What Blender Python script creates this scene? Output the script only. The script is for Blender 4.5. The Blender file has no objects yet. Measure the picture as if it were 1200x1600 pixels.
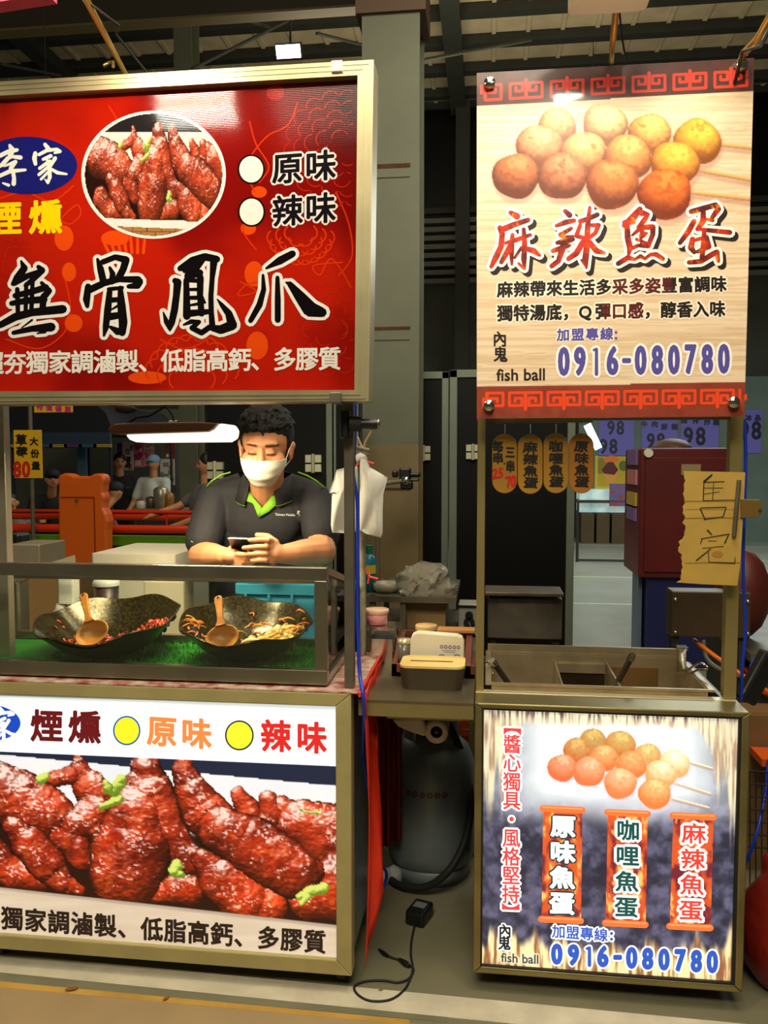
import bpy, bmesh, math, random
import numpy as np
from mathutils import Vector, Matrix, Euler
from mathutils.bvhtree import BVHTree
random.seed(7)
SC = bpy.context.scene
COL = SC.collection
# ------------------------------------------------------------------ camera, world, lights, exposure
H, YAW, PITCH, F = 1.37, math.radians(7.15), math.radians(3.5), 1300.0
cam = bpy.data.cameras.new('camera'); cam.sensor_fit = 'VERTICAL'; cam.sensor_height = 36; cam.lens = F/1600*36
cam.clip_start = .05
camo = bpy.data.objects.new('camera', cam); COL.objects.link(camo)
camo.location = (0, 0, H); camo.rotation_euler = (math.pi/2-PITCH, 0, YAW)
SC.camera = camo
SC.view_settings.view_transform = 'Standard'; SC.view_settings.look = 'None'
SC.view_settings.gamma = 1; SC.view_settings.use_curve_mapping = False
SC.view_settings.exposure = 0.0
wd = bpy.data.worlds.new('night'); SC.world = wd; wd.use_nodes = True
wd.node_tree.nodes['Background'].inputs[0].default_value = (1, .93, .78, 1)
wd.node_tree.nodes['Background'].inputs[1].default_value = .05
def area(loc, rot, size, energy, col, sy=None):
    l = bpy.data.lights.new('market_and_fill_light', 'AREA'); l.energy = energy; l.color = col; l.size = size
    if sy: l.shape = 'RECTANGLE'; l.size_y = sy
    o = bpy.data.objects.new('market_and_fill_light', l); COL.objects.link(o); o.location = loc; o.rotation_euler = [math.radians(a) for a in rot]
    return o
area((-.3, -1.6, 4.2), (22, 0, 0), 2.4, 80, (1, .89, .68), .8)      # market lamps over the aisle behind the viewer
area((.2, .7, 4.6), (0, 0, 0), 2.2, 95, (1, .89, .68))              # added overhead fill to brighten the floor before the stalls
area((-.3, -3.0, 6.2), (38, 0, 0), 2.5, 150, (1, .88, .66), 1.2)     # added frontal fill that evens out the stall fronts
area((-3.0, 6.0, 4.2), (0, 0, 0), 2.0, 42, (1, .84, .6))            # over the games corner
area((3.2, 9.5, 4.0), (0, 0, 0), 3.0, 210, (.86, .97, 1))           # over the far stalls
area((-2.0, 11.5, 4.2), (-20, 0, 0), 2.5, 80, (1, .9, .75))
area((.4, 3.4, 4.0), (0, 0, 0), .7, 27, (1, .88, .66))              # over the vendors' side
area((0, 9.5, 4.6), (180, 0, 0), 4.0, 150, (1, .89, .68))            # added upward fill standing in for light bounced onto the roof

_Rc = Euler(camo.rotation_euler).to_matrix()
def ray(px, py): return (_Rc @ Vector(((px-600)/F, (800-py)/F, -1)))
def P(px, py, Y):
    """point of the plane y = Y seen at photo position (px, py)"""
    d = ray(px, py); t = Y/d.y
    return Vector((d.x*t, Y, H+d.z*t))
def G(px, py, Z=0):
    d = ray(px, py); t = (Z-H)/d.z
    return Vector((d.x*t, d.y*t, Z))

def lin(c):
    c = np.clip(np.asarray(c, float)/255., 0, 1)
    return np.where(c <= .04045, c/12.92, ((c+.055)/1.055)**2.4)
def L4(c): return tuple(lin(c))+(1,)

# ------------------------------------------------------------------ materials
_M = {}
def mat(name, c, rough=.5, metal=0, noise=0, nscale=20, bump=0, bscale=60, emis=0, c2=None, stretch=None, trans=0, ior=1.45, alpha=1, coat=0, attr=False, spec=None):
    if name in _M: return _M[name]
    m = bpy.data.materials.new(name); m.use_nodes = True; nt = m.node_tree; b = nt.nodes['Principled BSDF']; _M[name] = m
    lk = nt.links.new
    base = L4(c)
    b.inputs['Base Color'].default_value = base; b.inputs['Roughness'].default_value = rough; b.inputs['Metallic'].default_value = metal
    if spec is not None: b.inputs['Specular IOR Level'].default_value = spec
    if trans: b.inputs['Transmission Weight'].default_value = trans; b.inputs['IOR'].default_value = ior
    if coat: b.inputs['Coat Weight'].default_value = coat; b.inputs['Coat Roughness'].default_value = .08
    if alpha < 1: b.inputs['Alpha'].default_value = alpha
    src = None
    tc = nt.nodes.new('ShaderNodeTexCoord'); mp = nt.nodes.new('ShaderNodeMapping'); lk(tc.outputs['Object'], mp.inputs[0])
    if stretch: mp.inputs['Scale'].default_value = stretch
    if attr:
        a = nt.nodes.new('ShaderNodeAttribute'); a.attribute_name = 'Col'; src = a.outputs['Color']
    if noise or c2 is not None:
        n = nt.nodes.new('ShaderNodeTexNoise'); n.inputs['Scale'].default_value = nscale; n.inputs['Detail'].default_value = 5
        lk(mp.outputs[0], n.inputs[0])
        mr = nt.nodes.new('ShaderNodeMapRange'); mr.inputs[1].default_value = .35; mr.inputs[2].default_value = .65
        lk(n.outputs[0], mr.inputs[0])
        mx = nt.nodes.new('ShaderNodeMix'); mx.data_type = 'RGBA'; lk(mr.outputs[0], mx.inputs[0])
        mx.inputs[6].default_value = base
        mx.inputs[7].default_value = L4(c2) if c2 is not None else tuple(x*(1-noise) for x in base[:3])+(1,)
        src = mx.outputs[2]
    if src is not None: lk(src, b.inputs['Base Color'])
    if bump:
        n2 = nt.nodes.new('ShaderNodeTexNoise'); n2.inputs['Scale'].default_value = bscale; lk(mp.outputs[0], n2.inputs[0])
        bp = nt.nodes.new('ShaderNodeBump'); bp.inputs['Strength'].default_value = bump; bp.inputs['Distance'].default_value = .01
        lk(n2.outputs[0], bp.inputs['Height']); lk(bp.outputs[0], b.inputs['Normal'])
    if emis:
        b.inputs['Emission Strength'].default_value = emis
        if src is not None: lk(src, b.inputs['Emission Color'])
        else: b.inputs['Emission Color'].default_value = base
    return m
def glow(name, c, s):
    if name in _M: return _M[name]
    m = bpy.data.materials.new(name); m.use_nodes = True; nt = m.node_tree; nt.nodes.clear()
    e = nt.nodes.new('ShaderNodeEmission'); e.inputs[0].default_value = L4(c); e.inputs[1].default_value = s
    o = nt.nodes.new('ShaderNodeOutputMaterial'); nt.links.new(e.outputs[0], o.inputs[0]); _M[name] = m
    return m
def clear(name, tint=(255, 255, 255), gl=.12, rough=.02):
    """thin clear sheet: mostly transparent with a mirror-like share"""
    if name in _M: return _M[name]
    m = bpy.data.materials.new(name); m.use_nodes = True; nt = m.node_tree; nt.nodes.clear(); lk = nt.links.new
    t = nt.nodes.new('ShaderNodeBsdfTransparent'); t.inputs[0].default_value = L4(tint)
    g = nt.nodes.new('ShaderNodeBsdfGlossy'); g.inputs['Roughness'].default_value = rough
    f = nt.nodes.new('ShaderNodeFresnel'); f.inputs[0].default_value = 1.4
    ad = nt.nodes.new('ShaderNodeMath'); ad.inputs[1].default_value = gl*.3; lk(f.outputs[0], ad.inputs[0])
    mx = nt.nodes.new('ShaderNodeMixShader'); lk(ad.outputs[0], mx.inputs[0]); lk(t.outputs[0], mx.inputs[1]); lk(g.outputs[0], mx.inputs[2])
    o = nt.nodes.new('ShaderNodeOutputMaterial'); lk(mx.outputs[0], o.inputs[0]); _M[name] = m
    return m
def ribbed(m, scale, strength):
    """fine horizontal flutes of corrugated plastic board"""
    nt = m.node_tree; lk = nt.links.new; b = nt.nodes['Principled BSDF']
    tc = nt.nodes.new('ShaderNodeTexCoord'); w = nt.nodes.new('ShaderNodeTexWave'); w.bands_direction = 'Z'; w.inputs['Scale'].default_value = scale
    lk(tc.outputs['Object'], w.inputs[0]); bp = nt.nodes.new('ShaderNodeBump'); bp.inputs['Strength'].default_value = strength; bp.inputs['Distance'].default_value = .002
    lk(w.outputs[1], bp.inputs['Height']); lk(bp.outputs[0], b.inputs['Normal'])
    return m

# ------------------------------------------------------------------ mesh builder
class MB:
    def __init__(s): s.v = []; s.f = []; s.mi = []; s.sm = []; s.c = []; s.m = 0
    def add(s, vs, fs, smooth=False, col=None):
        o = len(s.v); s.v += [tuple(v) for v in vs]
        for f in fs: s.f.append([i+o for i in f]); s.mi.append(s.m); s.sm.append(smooth)
        if col is None: s.c += [(1, 1, 1)]*len(vs)
        elif callable(col): s.c += [tuple(col(v)) for v in vs]
        elif np.ndim(col) == 2: s.c += [tuple(c) for c in col]
        else: s.c += [tuple(col)]*len(vs)
        return s
    def box(s, x0, x1, y0, y1, z0, z1, M=None, col=None):
        vs = [Vector((x, y, z)) for z in (z0, z1) for y in (y0, y1) for x in (x0, x1)]
        if M is not None: vs = [M @ v for v in vs]
        return s.add(vs, [(0, 2, 3, 1), (4, 5, 7, 6), (0, 1, 5, 4), (2, 6, 7, 3), (0, 4, 6, 2), (1, 3, 7, 5)], col=col)
    def tube(s, pts, r, n=10, cap=True, col=None, close=False):
        pts = [Vector(p) for p in pts]; N = len(pts)
        rs = r if hasattr(r, '__len__') else [r]*N
        vs = []; ref = None
        for i, p in enumerate(pts):
            a = pts[(i-1) % N] if (i or close) else p; b = pts[(i+1) % N] if (i < N-1 or close) else p
            t = (b-a).normalized() if (b-a).length > 1e-9 else Vector((0, 0, 1))
            if ref is None: ref = t.orthogonal().normalized()
            ref = (ref-t*ref.dot(t))
            ref = ref.normalized() if ref.length > 1e-6 else t.orthogonal().normalized()
            bn = t.cross(ref)
            for k in range(n):
                an = 2*math.pi*k/n; vs.append(p+(ref*math.cos(an)+bn*math.sin(an))*rs[i])
        fs = []
        for i in range(N if close else N-1):
            j = (i+1) % N
            for k in range(n): fs.append((i*n+k, i*n+(k+1) % n, j*n+(k+1) % n, j*n+k))
        s.add(vs, fs, True, col)
        if cap and not close:
            s.add(vs[:n], [tuple(range(n))[::-1]], False, col); s.add(vs[-n:], [tuple(range(n))], False, col)
        return s
    def cyl(s, p0, p1, r0, r1=None, n=20, cap=True, col=None):
        return s.tube([p0, p1], [r0, r0 if r1 is None else r1], n, cap, col)
    def lathe(s, prof, c=(0, 0, 0), M=None, n=32, col=None, wav=None):
        """profile of (radius, z); wav(angle, i) adds to z"""
        c = Vector(c); vs = []
        for i, (r, z) in enumerate(prof):
            for k in range(n):
                a = 2*math.pi*k/n; q = Vector((r*math.cos(a), r*math.sin(a), z+(wav(a, i) if wav else 0)))
                vs.append(c+(M @ q if M is not None else q))
        fs = [(i*n+k, i*n+(k+1) % n, (i+1)*n+(k+1) % n, (i+1)*n+k) for i in range(len(prof)-1) for k in range(n)]
        return s.add(vs, fs, True, col)
    def ell(s, c, r, M=None, n=16, col=None):
        c = Vector(c); r = r if hasattr(r, '__len__') else (r, r, r); m = n//2; vs = []; fs = []
        for i in range(m+1):
            t = math.pi*i/m
            for k in range(n):
                a = 2*math.pi*k/n; q = Vector((r[0]*math.sin(t)*math.cos(a), r[1]*math.sin(t)*math.sin(a), r[2]*math.cos(t)))
                vs.append(c+(M @ q if M is not None else q))
        for i in range(m):
            for k in range(n): fs.append((i*n+k, (i+1)*n+k, (i+1)*n+(k+1) % n, i*n+(k+1) % n))
        return s.add(vs, fs, True, col)
    def prism(s, pts, y0, y1, col=None):
        """outline of (x, z) points, thick from y0 to y1"""
        n = len(pts); vs = [(x, y0, z) for x, z in pts]+[(x, y1, z) for x, z in pts]
        fs = [tuple(range(n)), tuple(range(2*n-1, n-1, -1))]+[(i, i+n, (i+1) % n+n, (i+1) % n) for i in range(n)]
        return s.add(vs, fs, False, col)
    def slab(s, pts, z0, z1, col=None):
        """outline of (x, y) points, thick from z0 to z1"""
        n = len(pts); vs = [(x, y, z0) for x, y in pts]+[(x, y, z1) for x, y in pts]
        fs = [tuple(range(n)), tuple(range(2*n-1, n-1, -1))]+[(i, i+n, (i+1) % n+n, (i+1) % n) for i in range(n)]
        return s.add(vs, fs, False, col)
    def ring(s, o, i, y0, y1):
        """picture-frame of four bars between outer and inner (x, z) quads"""
        for k in range(4):
            j = (k+1) % 4; s.prism([o[k], o[j], i[j], i[k]], y0, y1)
        return s
    def rbox(s, x0, x1, y0, y1, z0, z1, r=.01, n=5, taper=0):
        """box with rounded vertical corners"""
        pts = []
        for cx, cy, a0 in ((x1-r, y1-r, 0), (x0+r, y1-r, 90), (x0+r, y0+r, 180), (x1-r, y0+r, 270)):
            for k in range(n+1):
                a = math.radians(a0+90*k/n); pts.append((cx+r*math.cos(a), cy+r*math.sin(a)))
        mx, my = (x0+x1)/2, (y0+y1)/2; N = len(pts)
        vs = [(mx+(x-mx)*(1-taper), my+(y-my)*(1-taper), z0) for x, y in pts]+[(x, y, z1) for x, y in pts]
        s.add(vs, [tuple(range(N))[::-1], tuple(range(N, 2*N))], False)
        return s.add(vs, [(i, (i+1) % N, (i+1) % N+N, i+N) for i in range(N)], True)
    def mesh(s, name, mats, off=(0, 0, 0)):
        me = bpy.data.meshes.new(name); o = Vector(off)
        me.from_pydata([Vector(v)-o for v in s.v], [], s.f)
        me.polygons.foreach_set('material_index', s.mi); me.polygons.foreach_set('use_smooth', s.sm)
        if any(c != (1, 1, 1) for c in s.c):
            a = me.color_attributes.new('Col', 'FLOAT_COLOR', 'POINT')
            a.data.foreach_set('color', np.hstack([np.array(s.c, float), np.ones((len(s.c), 1))]).ravel())
        for m in (mats if isinstance(mats, (list, tuple)) else [mats]): me.materials.append(m)
        me.validate(); me.update()
        return me
    def base(s):
        a = np.array([tuple(v) for v in s.v]); return Vector(((a[:, 0].min()+a[:, 0].max())/2, (a[:, 1].min()+a[:, 1].max())/2, a[:, 2].min()))
    def build(s, name, mats, parent=None, bevel=0, label=None):
        root = parent
        while root is not None and root.parent is not None: root = root.parent
        off = Vector(root['_at']) if root is not None else s.base()
        o = bpy.data.objects.new(name, s.mesh(name, mats, off)); COL.objects.link(o)
        if parent is None: o.location = off; o['_at'] = tuple(off)
        else: o.parent = parent
        if bevel:
            b = o.modifiers.new('Bevel', 'BEVEL'); b.width = bevel; b.segments = 2; b.limit_method = 'ANGLE'
        if label: o['label'] = label
        return o
def tag(o, label, cat, group=None):
    o['label'] = label; o['category'] = cat
    if group: o['group'] = group
    return o
def thing(name, loc, label, cat, group=None):
    o = bpy.data.objects.new(name, None); COL.objects.link(o); o.location = loc; o['_at'] = tuple(loc); o.empty_display_size = .1
    return tag(o, label, cat, group)
def struct(o): o['kind'] = 'structure'; return o
def copy_tree(o, parent=None):
    c = o.copy(); COL.objects.link(c)
    if parent: c.parent = parent
    for ch in list(o.children): copy_tree(ch, c)
    return c
def pbox(mb, x0, y0, x1, y1, Y0, Y1, M=None):
    """box whose front (plane Y0) fills the photo rectangle"""
    a = P(x0, (y0+y1)/2, Y0); b = P(x1, (y0+y1)/2, Y0); t = P((x0+x1)/2, y0, Y0); u = P((x0+x1)/2, y1, Y0)
    mb.box(a.x, b.x, Y0, Y1, u.z, t.z); return mb
def xz(px, py, Y): p = P(px, py, Y); return (p.x, p.z)

# ------------------------------------------------------------------ noise and printed artwork
def _h(i, j, s):
    n = (i.astype(np.int64)*374761393+j.astype(np.int64)*668265263+s*974711) & 0x7fffffff
    n = ((n ^ (n >> 13))*1274126177) & 0x7fffffff
    return ((n ^ (n >> 16)) & 0xffff)/65535.
def vn(x, y, s=0):
    x = np.asarray(x, float); y = np.asarray(y, float)
    i = np.floor(x); j = np.floor(y); u = x-i; w = y-j; u = u*u*(3-2*u); w = w*w*(3-2*w)
    return (_h(i, j, s)*(1-u)+_h(i+1, j, s)*u)*(1-w)+(_h(i, j+1, s)*(1-u)+_h(i+1, j+1, s)*u)*w
def fbm(x, y, s=0, o=4):
    t = 0; a = .5; x = np.asarray(x, float); y = np.asarray(y, float)
    for k in range(o): t = t+a*vn(x*2**k, y*2**k, s+k*17); a *= .5
    return t/(1-.5**o)
def mix(a, b, t): t = np.asarray(t)[..., None]; return np.asarray(a, float)*(1-t)+np.asarray(b, float)*t
def ss(a, b, x): t = np.clip((x-a)/(b-a), 0, 1); return t*t*(3-2*t)

_gl = {}
def glyph(s, lay='cjk'):
    """flat letter shape: vertices, faces, boundary edges; unit box"""
    if s in _gl: return _gl[s]
    c = bpy.data.curves.new('t', 'FONT'); c.body = s; c.size = 1; c.resolution_u = 3
    o = bpy.data.objects.new('t', c); COL.objects.link(o); bpy.context.view_layer.update()
    ev = o.evaluated_get(bpy.context.evaluated_depsgraph_get()); me = bpy.data.meshes.new_from_object(ev)
    v = np.array([(p.co.x, p.co.y) for p in me.vertices]); f = [tuple(p.vertices) for p in me.polygons]
    cnt = {}
    for q in f:
        for i in range(len(q)):
            k = (q[i], q[(i+1) % len(q)]); k = (min(k), max(k)); cnt[k] = cnt.get(k, 0)+1
    e = [k for k, n in cnt.items() if n == 1]
    bpy.data.objects.remove(o); bpy.data.curves.remove(c); bpy.data.meshes.remove(me)
    _gl[s] = (v, f, e); return _gl[s]
_ref = None
def cjk(ch):
    global _ref
    if _ref is None:
        v = glyph('國')[0]; _ref = ((v.min(0)+v.max(0))/2, (v.max(0)-v.min(0)).max())
    v, f, e = glyph(ch); return (v-_ref[0])/_ref[1], f, e
def fit(s):
    v, f, e = glyph(s); lo, hi = v.min(0), v.max(0); return (v-(lo+hi)/2)/(hi-lo), f, e

class Art(MB):
    """printed artwork on the plane y = Y, drawn at photo positions; each layer lies a hair nearer"""
    def __init__(s, Y, step=.0004): super().__init__(); s.Y = Y; s.step = step; s.fn = None; s.k = 0; s.dk = 0; s.clip = None
    def pt(s, x, y, l): return s.fn(x, y, l) if s.fn else P(x, y, s.Y-l*s.step-s.dk)
    def flat(s, pts, faces, col, l):
        if s.clip and l:
            c = s.clip
            if any(x < c[0] or x > c[2] or y < c[1] or y > c[3] for x, y in pts): return
        s.k = (s.k+1) % 83; s.dk = s.k*2.6e-6 if l else 0                # no two shapes lie in exactly one plane
        cc = np.array([lin(col(x, y)) for x, y in pts]) if callable(col) else lin(col)
        s.add([s.pt(x, y, l) for x, y in pts], faces, False, cc)
    def poly(s, pts, col, l=1): s.flat(pts, [tuple(range(len(pts)))], col, l)
    def rect(s, x0, y0, x1, y1, col, l=1): s.poly([(x0, y0), (x1, y0), (x1, y1), (x0, y1)], col, l)
    def ellipse(s, cx, cy, rx, ry, col, l=1, n=40): s.poly([(cx+rx*math.cos(2*math.pi*k/n), cy+ry*math.sin(2*math.pi*k/n)) for k in range(n)], col, l)
    def cap(s, a, b, ra, rb, col, l, n=4):
        an = math.atan2(b[1]-a[1], b[0]-a[0]); pts = []
        for k in range(n+1): t = an+math.pi/2+math.pi*k/n; pts.append((a[0]+ra*math.cos(t), a[1]+ra*math.sin(t)))
        for k in range(n+1): t = an-math.pi/2+math.pi*k/n; pts.append((b[0]+rb*math.cos(t), b[1]+rb*math.sin(t)))
        s.poly(pts, col, l)
    def strokes(s, sts, col, l, T=lambda x, y: (x, y), k=1, grow=0, dx=0, dy=0, n=4):
        for st in sts:
            q = [(*T(p[0], p[1]), p[2]*k/2+grow) for p in st]
            for a, b in zip(q, q[1:]): s.cap((a[0]+dx, a[1]+dy), (b[0]+dx, b[1]+dy), a[2], b[2], col, l, n)
    def line(s, pts, w, col, l, closed=False):
        pts = list(pts)+([pts[0]] if closed else [])
        for a, b in zip(pts, pts[1:]): s.cap(a, b, w/2, w/2, col, l, 3)
    def glyph(s, g, T, col, l, bold=0, n=3):
        v, f, e = g; q = [T(*p) for p in v]
        s.flat(q, f, col, l)
        if bold:
            for i, j in e: s.cap(q[i], q[j], bold, bold, col, l, n)
    def row(s, txt, a, b, h, col, l, bold=0, out=None, w=None, hb=None, skew=0, outn=2):
        """CJK letters with centres evenly from a to b"""
        n = len(txt); w = w or h; hb = hb or h
        for i, ch in enumerate(txt):
            if ch == ' ': continue
            t = i/max(1, n-1); cx = a[0]+(b[0]-a[0])*t; cy = a[1]+(b[1]-a[1])*t; hh = h+(hb-h)*t; ww = w*hh/h
            sl = (b[1]-a[1])/(b[0]-a[0]) if abs(b[0]-a[0]) > abs(b[1]-a[1]) else .04
            T = lambda x, y: (cx+x*ww+skew*y*hh, cy-y*hh+x*ww*sl)
            g = cjk(ch)
            if out: s.glyph(g, T, out[0], l, bold+out[1], outn)
            s.glyph(g, T, col, l+1, bold)
    def word(s, txt, q, col, l, bold=0, out=None):
        """latin word stretched into the quad TL, TR, BR, BL"""
        def T(x, y):
            u = x+.5; t = .5-y
            ax = q[0][0]+(q[1][0]-q[0][0])*u; ay = q[0][1]+(q[1][1]-q[0][1])*u
            bx = q[3][0]+(q[2][0]-q[3][0])*u; by = q[3][1]+(q[2][1]-q[3][1])*u
            return (ax+(bx-ax)*t, ay+(by-ay)*t)
        g = fit(txt)
        if out: s.glyph(g, T, out[0], l, bold+out[1])
        s.glyph(g, T, col, l+1, bold)
    def image(s, q, nx, ny, fn, l=0):
        """fine grid over the quad TL, TR, BR, BL; fn(X, Y) gives sRGB colours"""
        u, t = np.meshgrid(np.linspace(0, 1, nx), np.linspace(0, 1, ny)); q = np.array(q, float)
        ax = q[0]+(q[1]-q[0])*u[..., None]; bx = q[3]+(q[2]-q[3])*u[..., None]; xy = ax+(bx-ax)*t[..., None]
        c = lin(fn(xy[..., 0], xy[..., 1])).reshape(-1, 3)
        vs = [s.pt(x, y, l) for x, y in xy.reshape(-1, 2)]
        fs = [(j*nx+i, j*nx+i+1, (j+1)*nx+i+1, (j+1)*nx+i) for j in range(ny-1) for i in range(nx-1)]
        s.add(vs, fs, False, c)
def blob(name, parts, voxel, mats, parent, smooth=4, colf=None, factor=.5):
    """one continuous surface grown over ellipsoids ('e', c, r, M) and tapered limbs ('c', p0, r0, p1, r1)"""
    mb = MB()
    for p in parts:
        if p[0] == 'e': mb.ell(p[1], p[2], p[3] if len(p) > 3 else None, 20)
        else:
            a, ra, b, rb = Vector(p[1]), p[2], Vector(p[3]), p[4]
            mb.ell(a, ra, None, 14); mb.ell(b, rb, None, 14); mb.cyl(a, b, ra, rb, 14)
    me = mb.mesh('tmp', []); me.materials.clear(); o = bpy.data.objects.new('tmp', me); COL.objects.link(o)
    r = o.modifiers.new('r', 'REMESH'); r.mode = 'VOXEL'; r.voxel_size = voxel; r.use_smooth_shade = True
    if smooth: sm = o.modifiers.new('s', 'SMOOTH'); sm.iterations = smooth; sm.factor = factor
    bpy.context.view_layer.update()
    m2 = bpy.data.meshes.new_from_object(o.evaluated_get(bpy.context.evaluated_depsgraph_get()))
    bpy.data.objects.remove(o); bpy.data.meshes.remove(me)
    return mesh_part(name, m2, mats, parent, colf)
def mesh_part(name, m2, mats, parent, colf=None):
    root = parent
    while root.parent is not None: root = root.parent
    off = Vector(root['_at'])
    n = len(m2.vertices); co = np.empty(n*3); m2.vertices.foreach_get('co', co); co = co.reshape(-1, 3)
    if colf is not None:
        a = m2.color_attributes.new('Col', 'FLOAT_COLOR', 'POINT'); c = colf(co)
        a.data.foreach_set('color', np.hstack([c, np.ones((n, 1))]).ravel())
    m2.vertices.foreach_set('co', (co-np.array(off)).ravel()); m2.update()
    m2.polygons.foreach_set('use_smooth', [True]*len(m2.polygons))
    m2.materials.clear()
    for m in (mats if isinstance(mats, (list, tuple)) else [mats]): m2.materials.append(m)
    m2.name = name
    o = bpy.data.objects.new(name, m2); COL.objects.link(o); o.parent = parent
    return o

# materials shared by many things
ALU = mat('champagne_aluminium', (186, 175, 136), .34, .7, noise=.18, nscale=9, stretch=(1, 1, 1))
CREAM = mat('cream_painted_frame', (170, 158, 104), .5, .1, noise=.12, nscale=14)
STEEL = mat('brushed_steel', (176, 166, 142), .33, .6, noise=.2, nscale=6, bump=.05, bscale=90)
DSTEEL = mat('dull_steel', (120, 112, 94), .42, .6, noise=.3, nscale=12)
CHROME = mat('chrome', (210, 206, 196), .14, 1)
BLACK = mat('black_plastic', (14, 14, 15), .38)
RUBBER = mat('black_rubber', (20, 19, 18), .7)
WHITEP = mat('white_plastic', (226, 222, 206), .45)
PRINT = mat('printed_film', (255, 255, 255), .45, attr=True)
GLASS = clear('window_glass', (246, 250, 246), .12)
# ------------------------------------------------------------------ the setting
FLOOR = mat('worn_concrete', (122, 118, 92), .55, noise=.28, nscale=2.2, bump=.06, bscale=40)
FWHITE = mat('worn_white_paint', (206, 198, 172), .55, noise=.2, nscale=12)
FGREY = mat('grey_green_paint', (120, 118, 94), .5, noise=.2, nscale=9)
FYEL = mat('worn_yellow_paint', (190, 150, 70), .55, noise=.25, nscale=8)
FFAR = mat('pale_concrete', (150, 152, 136), .4, noise=.15, nscale=3)
fl = MB(); fl.box(-9, 9, -4, 16, -.1, 0)
def band(pts, z, m):
    fl.m = m; fl.slab([tuple(G(*p))[:2] for p in pts], .0, z)
band([(-300, 1462), (1200, 1604), (1200, 1640), (-300, 1490)], .0016, 1)
band([(-300, 1480), (700, 1572), (700, 1598), (-300, 1508)], .0012, 2)
band([(-300, 1506), (640, 1594), (640, 1602), (-300, 1516)], .0014, 3)
band([(-300, 1512), (700, 1604), (1300, 1660), (1300, 2100), (-300, 2100)], .0008, 5)
fl.m = 4; fl.box(-1.0, 8.8, 4.9, 15.9, 0, .002)
for k in range(5): fl.m = 1; fl.box(-1, 8.8, 6.2+1.9*k, 6.24+1.9*k, 0, .003)
struct(fl.build('floor', [FLOOR, FWHITE, FGREY, FYEL, FFAR, mat('tan_concrete', (160, 138, 98), .55, noise=.22, nscale=3, bump=.05, bscale=40)]))
WY = 15.2
ROOFM = mat('roof_sheet', (196, 180, 144), .6, noise=.2, nscale=3)
DGREY = mat('dark_steel_paint', (48, 50, 42), .6, noise=.2, nscale=5)
GGREEN = mat('grey_green_steel_paint', (98, 103, 82), .55, noise=.15, nscale=4)
TAN = mat('tan_painted_steel', (118, 102, 66), .55, noise=.2, nscale=5)
RUST = mat('rust', (84, 48, 14), .85, noise=.5, nscale=30)
zr = P(655, 165, WY).z
rf = MB(); rf.box(-11, 11, 2.0, WY+.3, zr+.02, zr+.14)
for k in range(44): rf.box(-11+k*.5, -10.94+k*.5, 2.0, WY, zr-.015, zr+.03)
rf.build('ceiling', ROOFM)['kind'] = 'structure'
for k in range(9):                                                # purlins
    b = MB(); y = 14.6-k*.86; b.box(-11, 11, y-.05, y+.06, zr-.12, zr+.0); b.box(-11, 11, y-.05, y+.12, zr-.135, zr-.12)
    tag(struct(b.build('ceiling_purlin', DGREY)), 'dark steel purlin running across under the roof sheets', 'beam', 'roof purlins')
wb = MB(); wb.m = 0; wb.box(-11, 11, WY, WY+.2, 0, zr)
struct(wb.build('wall_back', mat('dim_wall', (74, 76, 66), .7, noise=.2, nscale=2)))
a, b = P(600, 165, WY-.05), P(1400, 300, WY-.05)
w = MB(); w.box(-10, 10, WY-.06, WY-.01, b.z, a.z-.1)
w.m = 1; w.box(-10, 10, WY-.1, WY-.01, a.z-.12, a.z); w.box(-10, 10, WY-.14, WY-.01, b.z-.1, b.z)
struct(w.build('window_1', [mat('night_glass', (4, 4, 5), .3), DGREY]))
lv = MB()
zt = b.z-.12; zb = P(700, 445, WY).z; n = 8
for k in range(n):
    z = zb+(zt-zb)*k/n; lv.m = 0; lv.box(-10, 10, WY-.16, WY-.02, z, z+(zt-zb)/n*.55)
    lv.m = 1; lv.box(-10, 10, WY-.05, WY-.01, z+(zt-zb)/n*.55, z+(zt-zb)/n)
struct(lv.build('window_2', [mat('louvre_slats', (112, 110, 98), .5), mat('louvre_gap', (18, 18, 16), .8)]))
# the big portal columns and rafters
def hcol(x0, x1, Y, name, m, z1, split=None):
    b = MB(); A, B = P(x0, 400, Y), P(x1, 400, Y); d = B.x-A.x; b.m = 0
    zs = split or 0
    for (u, v, mm) in ([(0, zs, 1), (zs, z1, 0)] if split else [(0, z1, 0)]):
        b.m = mm; b.box(A.x, B.x, Y, Y+.02, u, v); b.box(A.x, B.x, Y+.28, Y+.3, u, v); b.box(A.x+d/2-.01, A.x+d/2+.01, Y+.02, Y+.28, u, v)
    return b, A, B
b, A, B = hcol(566, 655, 4.3, 'x', None, zr, P(610, 695, 4.3).z)
b.m = 2
for py in (257, 511): b.box(P(566, py+20, 4.295).x, P(640, py+20, 4.295).x, 4.297, 4.3, P(600, py+21, 4.295).z, P(600, py+20, 4.295).z); p = P(580, py, 4.295); q = P(641, py+3.5, 4.295); b.box(p.x, q.x, 4.297, 4.3, q.z, p.z)
p = P(566, 22, 4.29); b.m = 3; b.box(A.x-.03, B.x+.03, 4.28, 4.62, p.z, p.z+.2)
b.m = 2; p = P(600, 762, 4.295); q = P(641, 766, 4.295); b.box(p.x, q.x, 4.297, 4.3, q.z, p.z)
tag(struct(b.build('pillar', [GGREEN, TAN, RUST, mat('brown_steel', (80, 56, 34), .6)])), 'wide grey green steel column with rust lines between the two stalls', 'column')
b, A, B = hcol(711, 733, WY-.6, 'x', None, zr-.2)
tag(struct(b.build('pillar', DGREY)), 'thin dark far column beyond the gap between the stalls', 'column')
b, A, B = hcol(276, 304, 11.0, 'x', None, zr-.2)
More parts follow.
